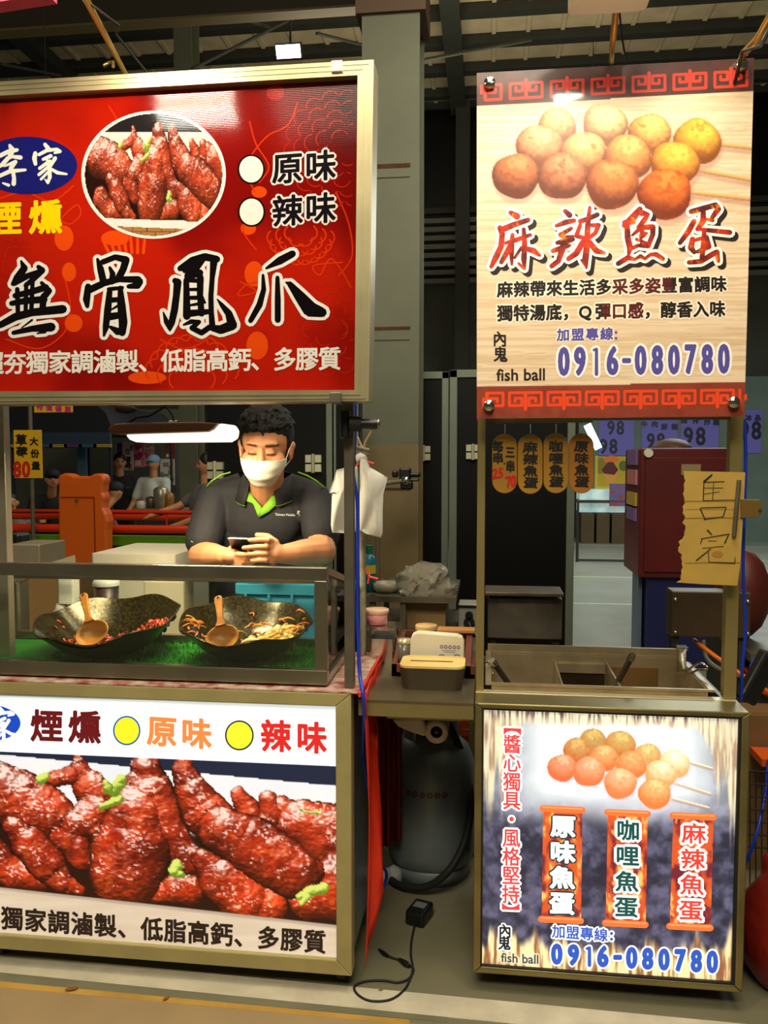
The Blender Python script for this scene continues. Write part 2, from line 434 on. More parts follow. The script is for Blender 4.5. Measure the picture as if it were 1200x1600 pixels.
tag(struct(b.build('pillar', GGREEN)), 'slim grey green column in the games hall behind the lamp', 'column')
for px, py, nm in ((716, 0, 'dark steel rafter rising from the far column towards the viewer'), (180, 90, 'dark steel rafter above the red stall sign')):
    e = P(px, 160 if px > 700 else 125, WY-.5); r = MB(); r.box(e.x-.13, e.x+.13, 7.0 if px > 700 else 9, WY-.3, zr-.32, zr-.135)
    tag(struct(r.build('ceiling_rafter', DGREY)), nm, 'beam')
p0, p1, p2 = P(300, -14, 7.2), P(300, 28, 7.2), P(300, 44, 7.2)
r = MB(); r.box(-8, P(566, 30, 7.2).x+.2, 7.2, 7.26, p1.z, p0.z); r.m = 1; r.box(-8, P(566, 30, 7.2).x+.2, 7.16, 7.3, p1.z-.02, p1.z)
tag(struct(r.build('ceiling_beam', [mat('brown_beam', (52, 46, 32), .6), mat('tan_flange', (104, 92, 60), .6)])), 'deep brown girder crossing above the red stall sign', 'beam')
# bracing rods
for (a, b) in (((655, 95), (830, 62)), ((0, 100), (95, 118)), ((380, 30), (420, 42)), ((300, 108), (470, 22)), ((495, 52), (566, 70))):
    t = MB(); t.tube([P(*a, 9.5), P(*b, 10.5)], .02, 6)
    tag(struct(t.build('ceiling_brace', DGREY)), 'thin bracing rod under the roof', 'rod', 'roof bracing rods')
# floodlight under the roof
c = P(452, 80, 8.0); t = thing('floodlight', c, 'bright white floodlight glowing under the roof above the red sign', 'floodlight')
b = MB(); Mx = Matrix.Translation(c) @ Euler((.5, 0, 0)).to_matrix().to_4x4(); b.box(-.12, .12, -.04, .05, -.06, .07, Mx); b.build('housing', BLACK, t)
b = MB(); b.box(-.115, .115, -.05, -.041, -.055, .055, Mx); b.build('lens', glow('floodlight_glow', (230, 250, 255), 22), t)
b = MB(); b.tube([c+Vector((0, .05, 0)), c+Vector((0, .05, zr-.135-c.z))], .012, 6); b.build('bracket', DGREY, t)
# black partition leaves
BOARD = mat('black_partition_board', (5, 5, 5), .5, noise=.3, nscale=5, spec=.2)
STILE = mat('pale_partition_stile', (112, 122, 108), .4, .3)
def leaf(x0, x1, Y, ytop, label, hinges, sw=11, stiles=(1, 1)):
    A, B = P(x0, 700, Y), P(x1, 700, Y); z = P(x0, ytop, Y).z; s = sw*Y/F
    t = thing('partition_leaf', ((A.x+B.x)/2, Y, 0), label, 'partition', 'black partition leaves')
    b = MB(); b.box(A.x, B.x, Y+.012, Y+.04, .05, z-.01); b.build('board', BOARD, t)
    f = MB()
    if stiles[0]: f.box(A.x, A.x+s, Y, Y+.05, 0, z)
    if stiles[1]: f.box(B.x-s, B.x, Y, Y+.05, 0, z)
    f.box(A.x, B.x, Y, Y+.05, z-s, z); f.box(A.x, B.x, Y, Y+.05, 0, .06); f.build('frame', STILE, t, .003)
    for hx, hy in hinges:
        h = MB(); p = P(hx, hy, Y)
        for dz in (-.022, .022): h.box(p.x-.038, p.x+.038, Y-.012, Y+.012, p.z+dz-.018, p.z+dz+.018)
        h.cyl((p.x, Y-.016, p.z-.045), (p.x, Y-.016, p.z+.045), .009, n=8); h.build('hinge', mat('hinge_metal', (196, 196, 170), .4, .5), t)
    return t
leaf(322, 519, 3.9, 600, 'black partition leaf directly behind the masked vendor', ((337, 735), (490, 724)), 10, (0, 1))
leaf(521, 560, 3.9, 600, 'narrow black partition leaf hidden partly by the white bags', (), 4, (1, 1))
leaf(657, 701, 4.75, 581, 'narrow black partition leaf right beside the steel column', ((662, 708),), 11, (0, 1))
leaf(702, 899, 4.72, 578, 'wide black partition leaf behind the hanging wooden plaques', ((739, 706),), 12)

# ------------------------------------------------------------------ far people
SKIN = mat('skin', (255, 255, 255), .5, attr=True)
def skinc(co): return np.tile(lin((196, 138, 96)), (len(co), 1))*(.94+.12*fbm(co[:, 0]*60, co[:, 2]*60, 3)[:, None])
HAIRM = mat('black_hair', (14, 11, 9), .5, noise=.5, nscale=90)
def far_person(px, py, Y, label, shirt, hat=None, face=0, lean=0, arm=None, s=1.0, hair=True, lower=(30, 30, 36)):
    """small distant figure; (px, py) is the head's centre"""
    h = P(px, py, Y); x, z = h.x, h.z; fx, fy = math.sin(face), -math.cos(face)
    t = thing('person', (x, Y, 0), label, 'person', 'people in the games hall')
    sx, sy = x-fx*lean, Y-fy*lean; sh = z-.26*s; hip = max(.5, sh-.55*s)
    rx, ry = -fy, fx            # to the person's side
    S = [(sx+rx*.19*k*s, sy+ry*.19*k*s, sh) for k in (-1, 1)]
    E = [(sx+rx*.26*k*s+fx*.1, sy+ry*.26*k*s+fy*.1, sh-.27*s) for k in (-1, 1)]
    Wp = [(sx+rx*.16*k*s+fx*.34, sy+ry*.16*k*s+fy*.34, sh-.36*s) for k in (-1, 1)]
    if arm: k = arm[0]; Wp[k] = tuple(P(arm[1], arm[2], Y-.1)); E[k] = tuple((Vector(S[k])+Vector(Wp[k]))/2+Vector((0, 0, -.04)))
    body = [('e', (x, Y, z), (.075*s, .09*s, .115*s)), ('e', (x+fx*.085, Y+fy*.085, z-.015), (.016, .016, .03)), ('c', (x, Y, z-.06), .05, (sx, sy, sh), .06)]
    for k in (0, 1):
        body += [('c', E[k], .042, Wp[k], .03), ('c', S[k], .045, E[k], .042), ('e', Wp[k], (.045, .04, .03)), ('e', (x+rx*.078*(2*k-1), Y+ry*.078*(2*k-1), z-.01), (.015, .02, .03))]
        w = Vector(Wp[k])
        for q in range(5): body.append(('c', w+Vector((rx*.012*(q-2), ry*.012*(q-2), -.005)), .011, w+Vector((fx*.08+rx*.018*(q-2), fy*.08+ry*.018*(q-2), -.03)), .008))
    def fc(co):
        c = skinc(co); d = co-np.array((x, Y, z)); f_ = d[:, 0]*fx+d[:, 1]*fy; r_ = np.abs(d[:, 0]*rx+d[:, 1]*ry); on = f_ > .05
        c = np.where((on & (np.abs(d[:, 2]-.012) < .009) & (r_ > .016) & (r_ < .046))[:, None], lin((40, 24, 18)), c)
        return np.where((on & (np.abs(d[:, 2]+.06) < .008) & (r_ < .026))[:, None], lin((150, 70, 60)), c)
    blob('body', body, .012, SKIN, t, 3, fc)
    sp = [('e', (sx, sy, sh-.14*s), (.19*s, .13*s, .22*s)), ('c', (sx, sy, sh-.1), .15*s, (sx, sy, hip), .15*s), ('c', S[0], .075*s, S[1], .075*s)]
    for k in (0, 1): sp.append(('c', S[k], .07*s, tuple(Vector(S[k]).lerp(Vector(E[k]), .75)), .06*s))
    blob('shirt', sp, .02, shirt, t, 4)
    lp = []
    for k in (-1, 1): lp += [('c', (sx+rx*.09*k, sy+ry*.09*k, hip), .1, (sx+rx*.1*k, sy+ry*.1*k, .1), .06), ('c', (sx+rx*.1*k, sy+ry*.1*k, .05), .05, (sx+rx*.1*k+fx*.14, sy+ry*.1*k+fy*.14, .04), .04)]
    blob('trousers', lp, .025, mat('dark_trousers', lower, .8), t, 3)
    if hat:
        b = MB(); b.ell((x, Y+.005, z+.045), (.092*s, .105*s, .08*s)); b.slab([(x+fx*.1+rx*.075*math.cos(q)+fx*.1*math.sin(q), Y+fy*.08+ry*.075*math.cos(q)+fy*.1*math.sin(q)) for q in np.linspace(0, math.pi, 9)], z+.04, z+.052); b.build('cap', hat, t)
    else: blob('hair', [('e', (x-fx*.018, Y-fy*.018, z+.03), (.086*s, .1*s, .105*s))]+([('e', (x-fx*.05, Y-fy*.05, z-.04), (.075, .06, .09))] if hair else []), .014, HAIRM, t, 2)
    return t
BLK = mat('black_cotton', (20, 20, 22), .85); WHT = mat('white_cotton', (206, 214, 208), .85); GRB = mat('grey_blue_cotton', (74, 86, 98), .85)
far_person(187, 722, 11.2, 'person in black with long dark hair standing before the pink posters', BLK, face=.5)
far_person(240, 724, 11.0, 'person in a pale blue cap and white shirt beside the wall posters', WHT, mat('pale_blue_cap', (126, 160, 186), .8), face=-.2)
far_person(181, 768, 9.6, 'person in a grey blue shirt bending over the green game table', GRB, mat('dark_navy_cap', (24, 28, 38), .8), face=2.6, lean=.25)
far_person(82, 748, 9.6, 'person in a black cap leaning on the game table beside the orange board', BLK, mat('black_cap', (18, 18, 20), .8), face=.6, lean=.2, arm=(1, 66, 812))
far_person(17, 785, 9.0, 'small child at the game table under the yellow price sign', mat('plaid_cotton', (160, 150, 140), .85, c2=(90, 60, 60), nscale=60), face=.8, s=.85)
far_person(322, 726, 8.2, 'person half hidden behind the vendor stretching one arm over the game table', mat('grey_cotton', (92, 90, 94), .85), face=-1.2, arm=(0, 236, 806))

# ------------------------------------------------------------------ games hall
ORANGE = mat('orange_plastic', (216, 96, 14), .4)
Y = 7.0
ol = [(340, 590), (342, 520), (334, 485), (345, 458), (375, 448), (405, 452), (432, 466), (520, 466), (548, 452), (580, 448), (606, 462), (612, 490), (602, 520), (600, 560), (612, 590), (604, 620), (604, 650), (622, 690), (630, 730), (622, 780), (622, 960), (340, 960)]
ol = [xz(X/3.75, 620+Yp/3.75, Y) for X, Yp in ol]
ol = ol[:-2]+[(ol[-2][0], .02), (ol[-1][0], .02)]
t = thing('bear_shaped_game_board', ((ol[0][0]+ol[-2][0])/2, Y, 0), 'tall orange bear-eared board back standing before the green game table', 'game board')
b = MB(); b.prism(ol, Y, Y+.14); b.build('body', ORANGE, t, .02)
b = MB(); p = P(120, 782, Y); b.cyl((p.x, Y-.012, p.z), (p.x, Y+.01, p.z), .016, n=14); b.build('lock', DSTEEL, t)
b = MB(); p = P(95, 777, Y); q = P(147, 777, Y); b.box(p.x, q.x, Y-.004, Y+.01, p.z-.006, p.z+.006); b.box(q.x-.006, q.x+.006, Y-.004, Y+.01, .5, p.z); b.build('panel_seam', mat('dark_orange_seam', (140, 44, 8), .5), t)
GREEN = mat('green_game_paint', (44, 104, 18), .4); REDP = mat('red_rail_paint', (210, 52, 18), .35)
x0, x1 = P(-140, 830, 7.5).x, P(330, 830, 7.5).x; zt = P(200, 826, 7.5).z
t = thing('game_table', ((x0+x1)/2, 8.1, 0), 'long green fish game table with red rails and fruit pictures', 'game table')
b = MB(); b.box(x0, x1, 7.5, 8.7, .1, zt-.08); b.m = 1; b.box(x0, x1, 7.46, 8.74, zt-.16, zt-.07)
b.m = 2; b.box(x0+.1, x1-.1, 7.6, 8.6, zt-.08, zt-.07)
b.build('body', [mat('dark_green_game_paint', (14, 62, 22), .4), mat('lime_edge', (92, 150, 22), .4), mat('game_top', (36, 46, 40), .3)], t, .01)
for y, dz, r in ((7.45, 0, .04), (8.75, .02, .035)):
    b = MB(); b.tube([(x0, y, zt+dz), (x1, y, zt+dz)], r, 12); b.build('rail', REDP, t)
b = MB(); b.tube([(x0, 8.1, zt+.12), (x1, 8.1, zt+.12)], .022, 10)
for k in range(6): b.cyl((x0+.1+(x1-x0-.2)*k/5, 8.1, zt-.1), (x0+.1+(x1-x0-.2)*k/5, 8.1, zt+.12), .012, n=8)
b.build('handrail', REDP, t)
for i, (px, py, r, c) in enumerate(((48, 848, 7, (190, 40, 30)), (73, 848, 8, (200, 30, 60)), (71, 860, 6, (230, 200, 160)), (197, 849, 9, (200, 60, 20)), (218, 850, 9, (190, 70, 20)), (248, 846, 5, (220, 230, 210)), (264, 850, 7, (210, 40, 60)), (286, 851, 8, (190, 60, 20)), (274, 855, 6, (210, 200, 60)), (60, 872, 12, (110, 150, 30)))):
    p = P(px, py, 7.5); b = MB(); b.ell((p.x, 7.495, p.z), (r*7.5/F, .02, r*7.5/F)); b.build('fruit_emblem', mat('fruit_paint_'+'abcdefghij'[i], c, .45), t)
# price signs, tent, posters in the hall
YELP = mat('yellow_card', (224, 176, 16), .7)
def card(name, x0, y0, x1, y1, Y, m, label, cat, art=None, thick=.012, group=None):
    a = Art(Y); A, B = xz(x0, y0, Y), xz(x1, y1, Y)
    root = thing(name, ((A[0]+B[0])/2, Y+thick, B[1]), label, cat, group)
    b = MB(); b.box(A[0], B[0], Y, Y+thick, B[1], A[1]); b.build('sheet', m, root)
    if art: art(a); a.build('print', PRINT, root)
    return root
def a1(a):
    a.row('草莓', (33, 688), (34, 707), 16, (30, 22, 10), 1, .8); a.row('大份量', (53, 690), (56, 728), 12, (30, 22, 10), 1, .6)
    a.row('80', (33, 733), (47, 733), 30, (206, 40, 20), 1, 1.2, w=22)
card('price_sign', 21, 672, 66, 747, 7.2, YELP, 'yellow hand-lettered price card with a red 80 on a dark pole', 'price sign', a1)
p, q = P(47, 645, 7.25), P(50, 800, 7.25); b = MB(); b.cyl((p.x, 7.25, p.z+.1), (p.x, 7.25, 0), .02, n=10)
tag(b.build('sign_pole', DSTEEL), 'dark upright pole behind the yellow price card', 'pole')
def a2(a): a.row('特價優惠', (62, 636), (106, 640), 9, (190, 40, 120), 1, .5)
r2 = card('price_sign', 53, 626, 113, 644, 6.6, YELP, 'yellow card cut off by the lower edge of the red sign', 'price sign', a2)
p = P(83, 626, 6.6); b = MB(); b.tube([(p.x, 6.606, p.z-.01), (p.x, 6.606, zr)], .003, 6); b.build('string', DGREY, r2)
def tent():
    b = MB(); Y = 10.1; pts = [(12, 676), (12, 640), (40, 634), (150, 632), (165, 645), (172, 662), (174, 676)]
    b.prism([xz(*p, Y) for p in pts], Y, Y+2.2)
    for k in (0, -1):
        q = P(*pts[k], Y)
        for y in (Y+.05, Y+2.1): b.tube([(q.x+(.04 if k == 0 else -.04), y, q.z+.02), (q.x+(.04 if k == 0 else -.04), y, 0)], .02, 8)
    return b
tag(tent().build('market_tent', mat('dark_blue_canvas', (22, 30, 40), .8)), 'dark blue canvas tent roof above the games hall', 'tent')
b = MB(); p = P(12, 676, 10.05); q = P(172, 700, 10.05); b.box(p.x, q.x, 10.06, 10.1, q.z, p.z)
for k in range(7): x = p.x+(q.x-p.x)*(k+.5)/7; b.m = 1+k % 3; b.box(x-.12, x+.12, 10.04, 10.06, q.z+.01, q.z+.05)
tag(b.build('tent_valance', [mat('dim_blue_cloth', (40, 62, 84), .8), mat('gold_trim', (170, 150, 50), .7), mat('violet_trim', (80, 50, 110), .7), mat('teal_trim', (40, 90, 110), .7)]), 'blue strip with coloured dashes hanging below the tent roof', 'valance')
b = MB(); p = P(120, 700, 10.5); q = P(134, 745, 10.5); b.box(p.x, q.x, 10.5, 10.56, 0, p.z)
tag(b.build('blue_post', mat('dull_blue_paint', (60, 92, 110), .6)), 'dull blue post left of the orange board top', 'post')
def poster_art(a, x0, y0, x1, y1, cols, seed):
    r = random.Random(seed)
    for k in range(9):
        w, h = r.uniform(.15, .5)*(x1-x0), r.uniform(.06, .22)*(y1-y0); x = r.uniform(x0, x1-w); y = r.uniform(y0, y1-h)
        a.rect(x, y, x+w, y+h, r.choice(cols), 1+k)
for i, (x0, y0, x1, y1, c, cs, lb) in enumerate((
    (191, 692, 208, 735, (206, 206, 196), [(90, 120, 140), (60, 50, 60), (200, 120, 60)], 'white printed poster left of the pink one'),
    (207, 690, 226, 730, (226, 120, 150), [(240, 190, 200), (190, 40, 90), (250, 220, 180)], 'pink printed poster above the person in black'),
    (225, 692, 241, 728, (220, 150, 150), [(240, 220, 200), (150, 40, 50), (200, 90, 40)], 'salmon printed poster beside the pink one'),
    (183, 692, 191, 712, (90, 40, 130), [(120, 60, 160)], 'narrow violet poster strip in the games hall'),
    (250, 717, 273, 758, (206, 200, 180), [(150, 120, 90), (120, 130, 140)], 'cream notice sheet right of the person in a cap'),
    (257, 692, 274, 715, (150, 40, 60), [(70, 90, 40), (220, 210, 190)], 'dark red poster with a green plant picture'),
    (303, 728, 324, 772, (220, 210, 190), [(220, 180, 20), (190, 30, 30), (30, 30, 60), (240, 240, 230)], 'colourful sticker board just left of the black partition'))):
    card('wall_poster', x0, y0, x1, y1, 12.0+.1*i, mat('poster_paper_'+'abcdefg'[i], c, .7), lb, 'poster', lambda a: poster_art(a, x0, y0, x1, y1, cs, i))
p, q = P(-60, 680, 12.8), P(312, 760, 12.8)
b = MB(); b.box(p.x, q.x, 12.8, 12.9, 0, p.z+.4)
struct(b.build('wall_hall', mat('hall_wall', (96, 102, 92), .7, noise=.2, nscale=2)))
# metal jars and pans on a counter by the person in a cap
p, q = P(205, 795, 10.4), P(275, 800, 10.4); b = MB(); b.box(p.x, q.x, 10.4, 10.9, p.z-.1, p.z); b.m = 1; b.box(p.x+.05, q.x-.05, 10.45, 10.85, 0, p.z-.1)
tag(b.build('food_counter', [STEEL, DGREY]), 'low metal food counter in front of the person with a pale blue cap', 'counter'); zc = p.z
for px, r, h, m, lb in ((236, .07, .16, DSTEEL, 'dark metal pot on the far food counter'), (252, .1, .3, STEEL, 'tall steel steamer on the far food counter'), (264, .07, .22, mat('amber_jar', (150, 100, 40), .3), 'amber jar on the far food counter'), (222, .08, .1, WHITEP, 'white tub on the far food counter')):
    p = P(px, 790, 10.6); b = MB(); b.lathe([(0, zc), (r, zc), (r, zc+h*.8), (r*.8, zc+h*.9), (0, zc+h)], (p.x, 10.6, 0), n=18)
    tag(b.build('pot', m), lb, 'pot')

# ------------------------------------------------------------------ far stalls on the right
YS = 14.3
VIO = mat('violet_poster', (112, 104, 186), .7)
def p98(x0, y0, x1, y1, big, small):
    def f(a):
        for cx, cy, h in big:
            a.row('98', (cx-h*.28, cy), (cx+h*.28, cy), h, (16, 14, 40), 2, h*.03, w=h*.8)
        for cx, cy, s, w in small: a.row(s, (cx-w/2, cy), (cx+w/2, cy), 9, (20, 18, 50), 2, .5)
    return f
for (x0, y0, x1, y1, big, small, lb) in (
    (936, 652, 990, 713, [(968, 668, 26), (957, 697, 28)], [], 'violet price poster with two big 98s at the left end'),
    (1003, 652, 1058, 699, [(1031, 688, 28)], [(1015, 663, '牛肉', 16), (1046, 667, '鮮蝦', 16)], 'violet 98 price poster above the red cabinet'),
    (1064, 652, 1122, 700, [(1093, 681, 34)], [(1078, 657, '豬排', 18), (1112, 660, '炸雞', 14)], 'violet 98 price poster just left of the right post'),
    (1165, 640, 1189, 708, [(1180, 672, 34)], [(1177, 653, '冰品', 14)], 'violet 98 price poster right of the blue cable')):
    card('price_poster', x0, y0, x1, y1, YS+.485, VIO, lb, 'poster', p98(x0, y0, x1, y1, big, small), group='violet 98 posters')
def ice(a):
    a.rect(934, 715, 984, 760, (196, 160, 20), 1); a.rect(934, 715, 952, 740, (150, 120, 10), 2)
    a.poly([(942, 738), (966, 734), (964, 742), (960, 755), (948, 756)], (224, 150, 60), 4); a.poly([(940, 734), (950, 722), (958, 722), (966, 734), (960, 742), (944, 740)], (90, 30, 20), 5)
    a.ellipse(955, 718, 12, 6, (230, 120, 40), 4); a.ellipse(974, 728, 7, 8, (90, 110, 30), 3)
card('menu_poster', 930, 712, 986, 765, YS+.485, mat('poster_back', (210, 190, 60), .7), 'yellow dessert picture poster left of the red cabinet', 'poster', ice)
z1 = P(940, 765, YS).z; z2 = P(940, 800, YS).z
x0, x1 = P(905, 780, YS).x, P(1000, 780, YS).x
t = thing('display_counter', ((x0+x1)/2, YS+.3, 0), 'far glass-topped display counter lit white beneath the dessert poster', 'counter')
b = MB(); b.box(x0, x1, YS-.1, YS+.45, z2, z1); b.build('display_case', mat('lit_display', (196, 220, 214), .3, emis=.5, c2=(150, 180, 180), nscale=4), t)
b = MB(); b.box(x0-.05, x1+.05, YS-.2, YS+.45, (z1+z2)/2-.03, (z1+z2)/2+.02); b.build('shelf', DSTEEL, t)
b = MB(); z3 = P(940, 832, YS-.2).z
for k in range(4): b.box(x0+.02+k*(x1-x0)/4, x0-.02+(k+1)*(x1-x0)/4, YS-.2, YS+.45, 0, z2-.02)
b.build('cupboard', mat('brown_cardboard_front', (88, 70, 40), .7, noise=.2, nscale=4), t)
p = P(971, 777, YS-.3); b = MB(); b.box(p.x-.18, p.x+.18, YS-.25, YS-.2, p.z-.15, p.z+.22)
tag(b.build('picture_tin', mat('picture_print', (170, 60, 50), .6, c2=(60, 110, 170), nscale=9)), 'small picture box standing on the far counter shelf', 'box')
p, q = P(905, 700, YS+.4), P(1230, 830, YS+.4); b = MB(); b.box(p.x, q.x, YS+.5, YS+.6, 0, p.z+1.2)
struct(b.build('wall_stall', mat('stall_back_wall', (104, 122, 110), .7, noise=.2, nscale=2)))
c = P(927, 682, YS-1.5); b = MB(); Mx = Matrix.Translation(c) @ Euler((0, -.45, 0)).to_matrix().to_4x4(); b.box(-.05, .05, 0, .1, -.2, .2, Mx)
t = thing('tube_light', c, 'short bluish lit tube beside the last wooden plaque', 'lamp'); b.build('tube', glow('far_tube_glow', (190, 250, 245), 6), t)
b = MB(); b.tube([c+Vector((-.08, .05, .15)), (c.x-.08, YS-1.45, zr)], .006, 6); b.build('cord', DGREY, t)
# thin stand of a barrier
p = P(903, 783, 11.5); q = P(985, 783, 11.5); b = MB(); b.tube([(q.x, 11.5, 0), q, p, (p.x, 11.5, 0)], .02, 8); b.tube([(p.x, 11.5, .03), (q.x, 11.5, .03)], .018, 8)
tag(b.build('wire_stand', DGREY), 'thin dark wire stand on the pale floor left of the red cabinet', 'stand')
# red cabinet on a blue base
RED = mat('dark_red_paint', (96, 11, 9), .45, noise=.25, nscale=3)
Y = 5.6; A, B = P(1001, 700, Y), P(1145, 905, Y); a0 = P(984, 700, Y+.5)
t = thing('red_cabinet', ((A.x+B.x)/2, Y+.3, B.z), 'dark red metal cabinet standing on a blue base behind the cardboard sign', 'cabinet')
b = MB(); b.box(A.x, B.x, Y, Y+.6, B.z, A.z); b.build('body', RED, t, .012)
b = MB(); b.box(A.x+.03, B.x-.03, Y-.02, Y, B.z+.04, A.z-.06); b.build('door', RED, t, .006)
b = MB(); p = P(1013, 708, Y-.02); b.cyl((p.x, Y-.04, p.z), (p.x, Y, p.z), .028, n=14); b.build('round_label', WHITEP, t)
b = MB(); p = P(1079, 735, Y-.02); b.box(p.x-.06, p.x+.06, Y-.035, Y-.02, p.z-.03, p.z+.04); b.build('name_plate', mat('dim_plate', (150, 130, 90), .5), t)
b = MB(); p = P(1065, 698, Y); b.ell((p.x, Y+.3, A.z), (.13, .2, .07)); b.build('cap', mat('brown_cap', (90, 60, 44), .6), t)
b = MB()
for k, (yy, c) in enumerate(((715, 1), (745, 2), (780, 3), (800, 1))):
    b.m = c-1; z = P(990, yy, Y+.3).z; b.box(A.x-.012, A.x+.002, Y+.1, Y+.45, z-.05, z+.05)
b.build('side_stickers', [mat('violet_sticker', (120, 90, 150), .6), mat('pink_sticker', (200, 120, 120), .6), mat('gold_sticker', (190, 160, 60), .6)], t)
a = P(1012, 905, Y); b = MB(); b.box(P(1014, 905, Y).x, B.x, Y+.05, Y+.55, 0, B.z)
tag(b.build('blue_plinth', mat('deep_blue_paint', (14, 22, 84), .5)), 'deep blue plinth carrying the red cabinet', 'plinth')
a = P(996, 905, Y+.2); b = MB(); b.box(a.x, P(1010, 905, Y).x, Y+.15, Y+.4, 0, B.z-.02)
tag(b.build('pale_blue_crate', mat('slate_blue_plastic', (86, 110, 130), .5)), 'narrow slate blue crate left of the deep blue plinth', 'crate')
# ------------------------------------------------------------------ printed pictures
FEET = [  # glazed chicken feet of the stall's picture: chains of (x, y, radius), far to near
    [(-30, 1232, 46), (30, 1250, 44), (75, 1275, 40)], [(120, 1182, 7), (124, 1205, 15), (140, 1228, 24), (152, 1250, 26)], [(85, 1216, 12), (112, 1212, 14)],
    [(372, 1240, 12), (386, 1262, 17), (398, 1300, 22)], [(440, 1262, 18), (470, 1290, 38), (540, 1320, 62)], [(418, 1250, 14), (424, 1275, 18), (410, 1300, 20)],
    [(150, 1270, 26), (120, 1290, 24), (170, 1285, 20)], [(95, 1310, 16), (120, 1325, 20), (128, 1345, 16)],
    [(-20, 1330, 26), (20, 1365, 24), (60, 1375, 18)], [(480, 1410, 26), (540, 1385, 60)],
    [(286, 1200, 16), (300, 1235, 25), (322, 1272, 34), (350, 1300, 36)],
    [(228, 1202, 24), (234, 1240, 36), (258, 1300, 30), (300, 1350, 20), (318, 1345, 18)],
    [(214, 1225, 20), (212, 1270, 42), (205, 1330, 58), (200, 1362, 56), (190, 1378, 42)],
    [(22, 1292, 16), (45, 1318, 26), (75, 1352, 27), (98, 1380, 16), (125, 1390, 8)],
    [(216, 1404, 7), (245, 1400, 12), (275, 1390, 22), (298, 1392, 22)],
    [(318, 1345, 18), (345, 1375, 32), (385, 1408, 37), (425, 1418, 24)],
    [(345, 1296, 34), (390, 1320, 42), (430, 1345, 42), (462, 1366, 36), (488, 1362, 18)]]
FEET = [[(x, y, r*1.1) for x, y, r in ch] for ch in FEET]
GREENS = [[(64, 1218, 8), (72, 1212, 6)], [(160, 1262, 6), (185, 1248, 8)], [(176, 1236, 8), (190, 1218, 9)], [(170, 1232, 9), (166, 1224, 6)], [(278, 1350, 8), (274, 1362, 10), (280, 1366, 8)], [(466, 1402, 6), (484, 1394, 10), (505, 1388, 8)], [(470, 1412, 4), (480, 1402, 7)], [(340+130, 1265, 2), (500, 1272, 2)]]
def feet(x, y):
    """picture of glazed feet at picture place (x, y): colour and cover"""
    x = x+7*(fbm(x/16, y/16, 5)-.5)+3*(fbm(x/5, y/5, 9)-.5); y = y+7*(fbm(x/15, y/15, 6)-.5)+3*(fbm(x/5, y/5, 8)-.5)
    z = np.full(x.shape, -1e3); nx = np.zeros_like(x); ny = np.zeros_like(x); idm = np.full(x.shape, -1); edge = np.zeros_like(x)
    for k, ch in enumerate(FEET+GREENS):
        for a, b in zip(ch, ch[1:]):
            dx, dy = b[0]-a[0], b[1]-a[1]; t = np.clip(((x-a[0])*dx+(y-a[1])*dy)/(dx*dx+dy*dy+1e-6), 0, 1)
            ox = x-(a[0]+dx*t); oy = y-(a[1]+dy*t); r = a[2]+(b[2]-a[2])*t; d2 = ox*ox+oy*oy
            h = np.sqrt(np.maximum(r*r-d2, 0)); zz = h+k*6.5; hit = (d2 < r*r) & (zz > z)
            z = np.where(hit, zz, z); nx = np.where(hit, ox/r, nx); ny = np.where(hit, oy/r, ny); idm = np.where(hit, k, idm); edge = np.where(hit, 1-d2/(r*r), edge)
    cov = idm >= 0
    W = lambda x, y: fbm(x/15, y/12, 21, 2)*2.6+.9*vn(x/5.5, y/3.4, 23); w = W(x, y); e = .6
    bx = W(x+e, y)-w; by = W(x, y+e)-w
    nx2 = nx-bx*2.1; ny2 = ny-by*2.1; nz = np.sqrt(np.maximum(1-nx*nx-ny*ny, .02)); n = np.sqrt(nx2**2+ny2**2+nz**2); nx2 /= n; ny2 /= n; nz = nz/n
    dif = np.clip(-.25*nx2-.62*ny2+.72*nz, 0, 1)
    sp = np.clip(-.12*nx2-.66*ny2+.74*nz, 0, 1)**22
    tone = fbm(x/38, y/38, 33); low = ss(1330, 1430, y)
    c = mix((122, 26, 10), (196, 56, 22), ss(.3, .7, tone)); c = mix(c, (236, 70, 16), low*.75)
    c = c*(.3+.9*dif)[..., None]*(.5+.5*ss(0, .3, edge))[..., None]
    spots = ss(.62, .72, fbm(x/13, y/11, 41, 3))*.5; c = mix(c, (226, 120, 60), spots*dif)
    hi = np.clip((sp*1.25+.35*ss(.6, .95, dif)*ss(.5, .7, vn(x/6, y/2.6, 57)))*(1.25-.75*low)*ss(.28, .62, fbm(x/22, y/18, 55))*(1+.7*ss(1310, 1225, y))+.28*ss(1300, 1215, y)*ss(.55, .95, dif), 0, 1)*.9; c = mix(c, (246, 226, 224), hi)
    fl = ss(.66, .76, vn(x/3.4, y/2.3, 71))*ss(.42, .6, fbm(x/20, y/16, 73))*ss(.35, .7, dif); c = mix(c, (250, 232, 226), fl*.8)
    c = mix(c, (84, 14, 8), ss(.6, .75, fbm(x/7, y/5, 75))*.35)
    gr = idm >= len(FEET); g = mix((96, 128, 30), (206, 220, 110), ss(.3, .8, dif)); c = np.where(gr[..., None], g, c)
    return np.clip(c, 0, 255), cov
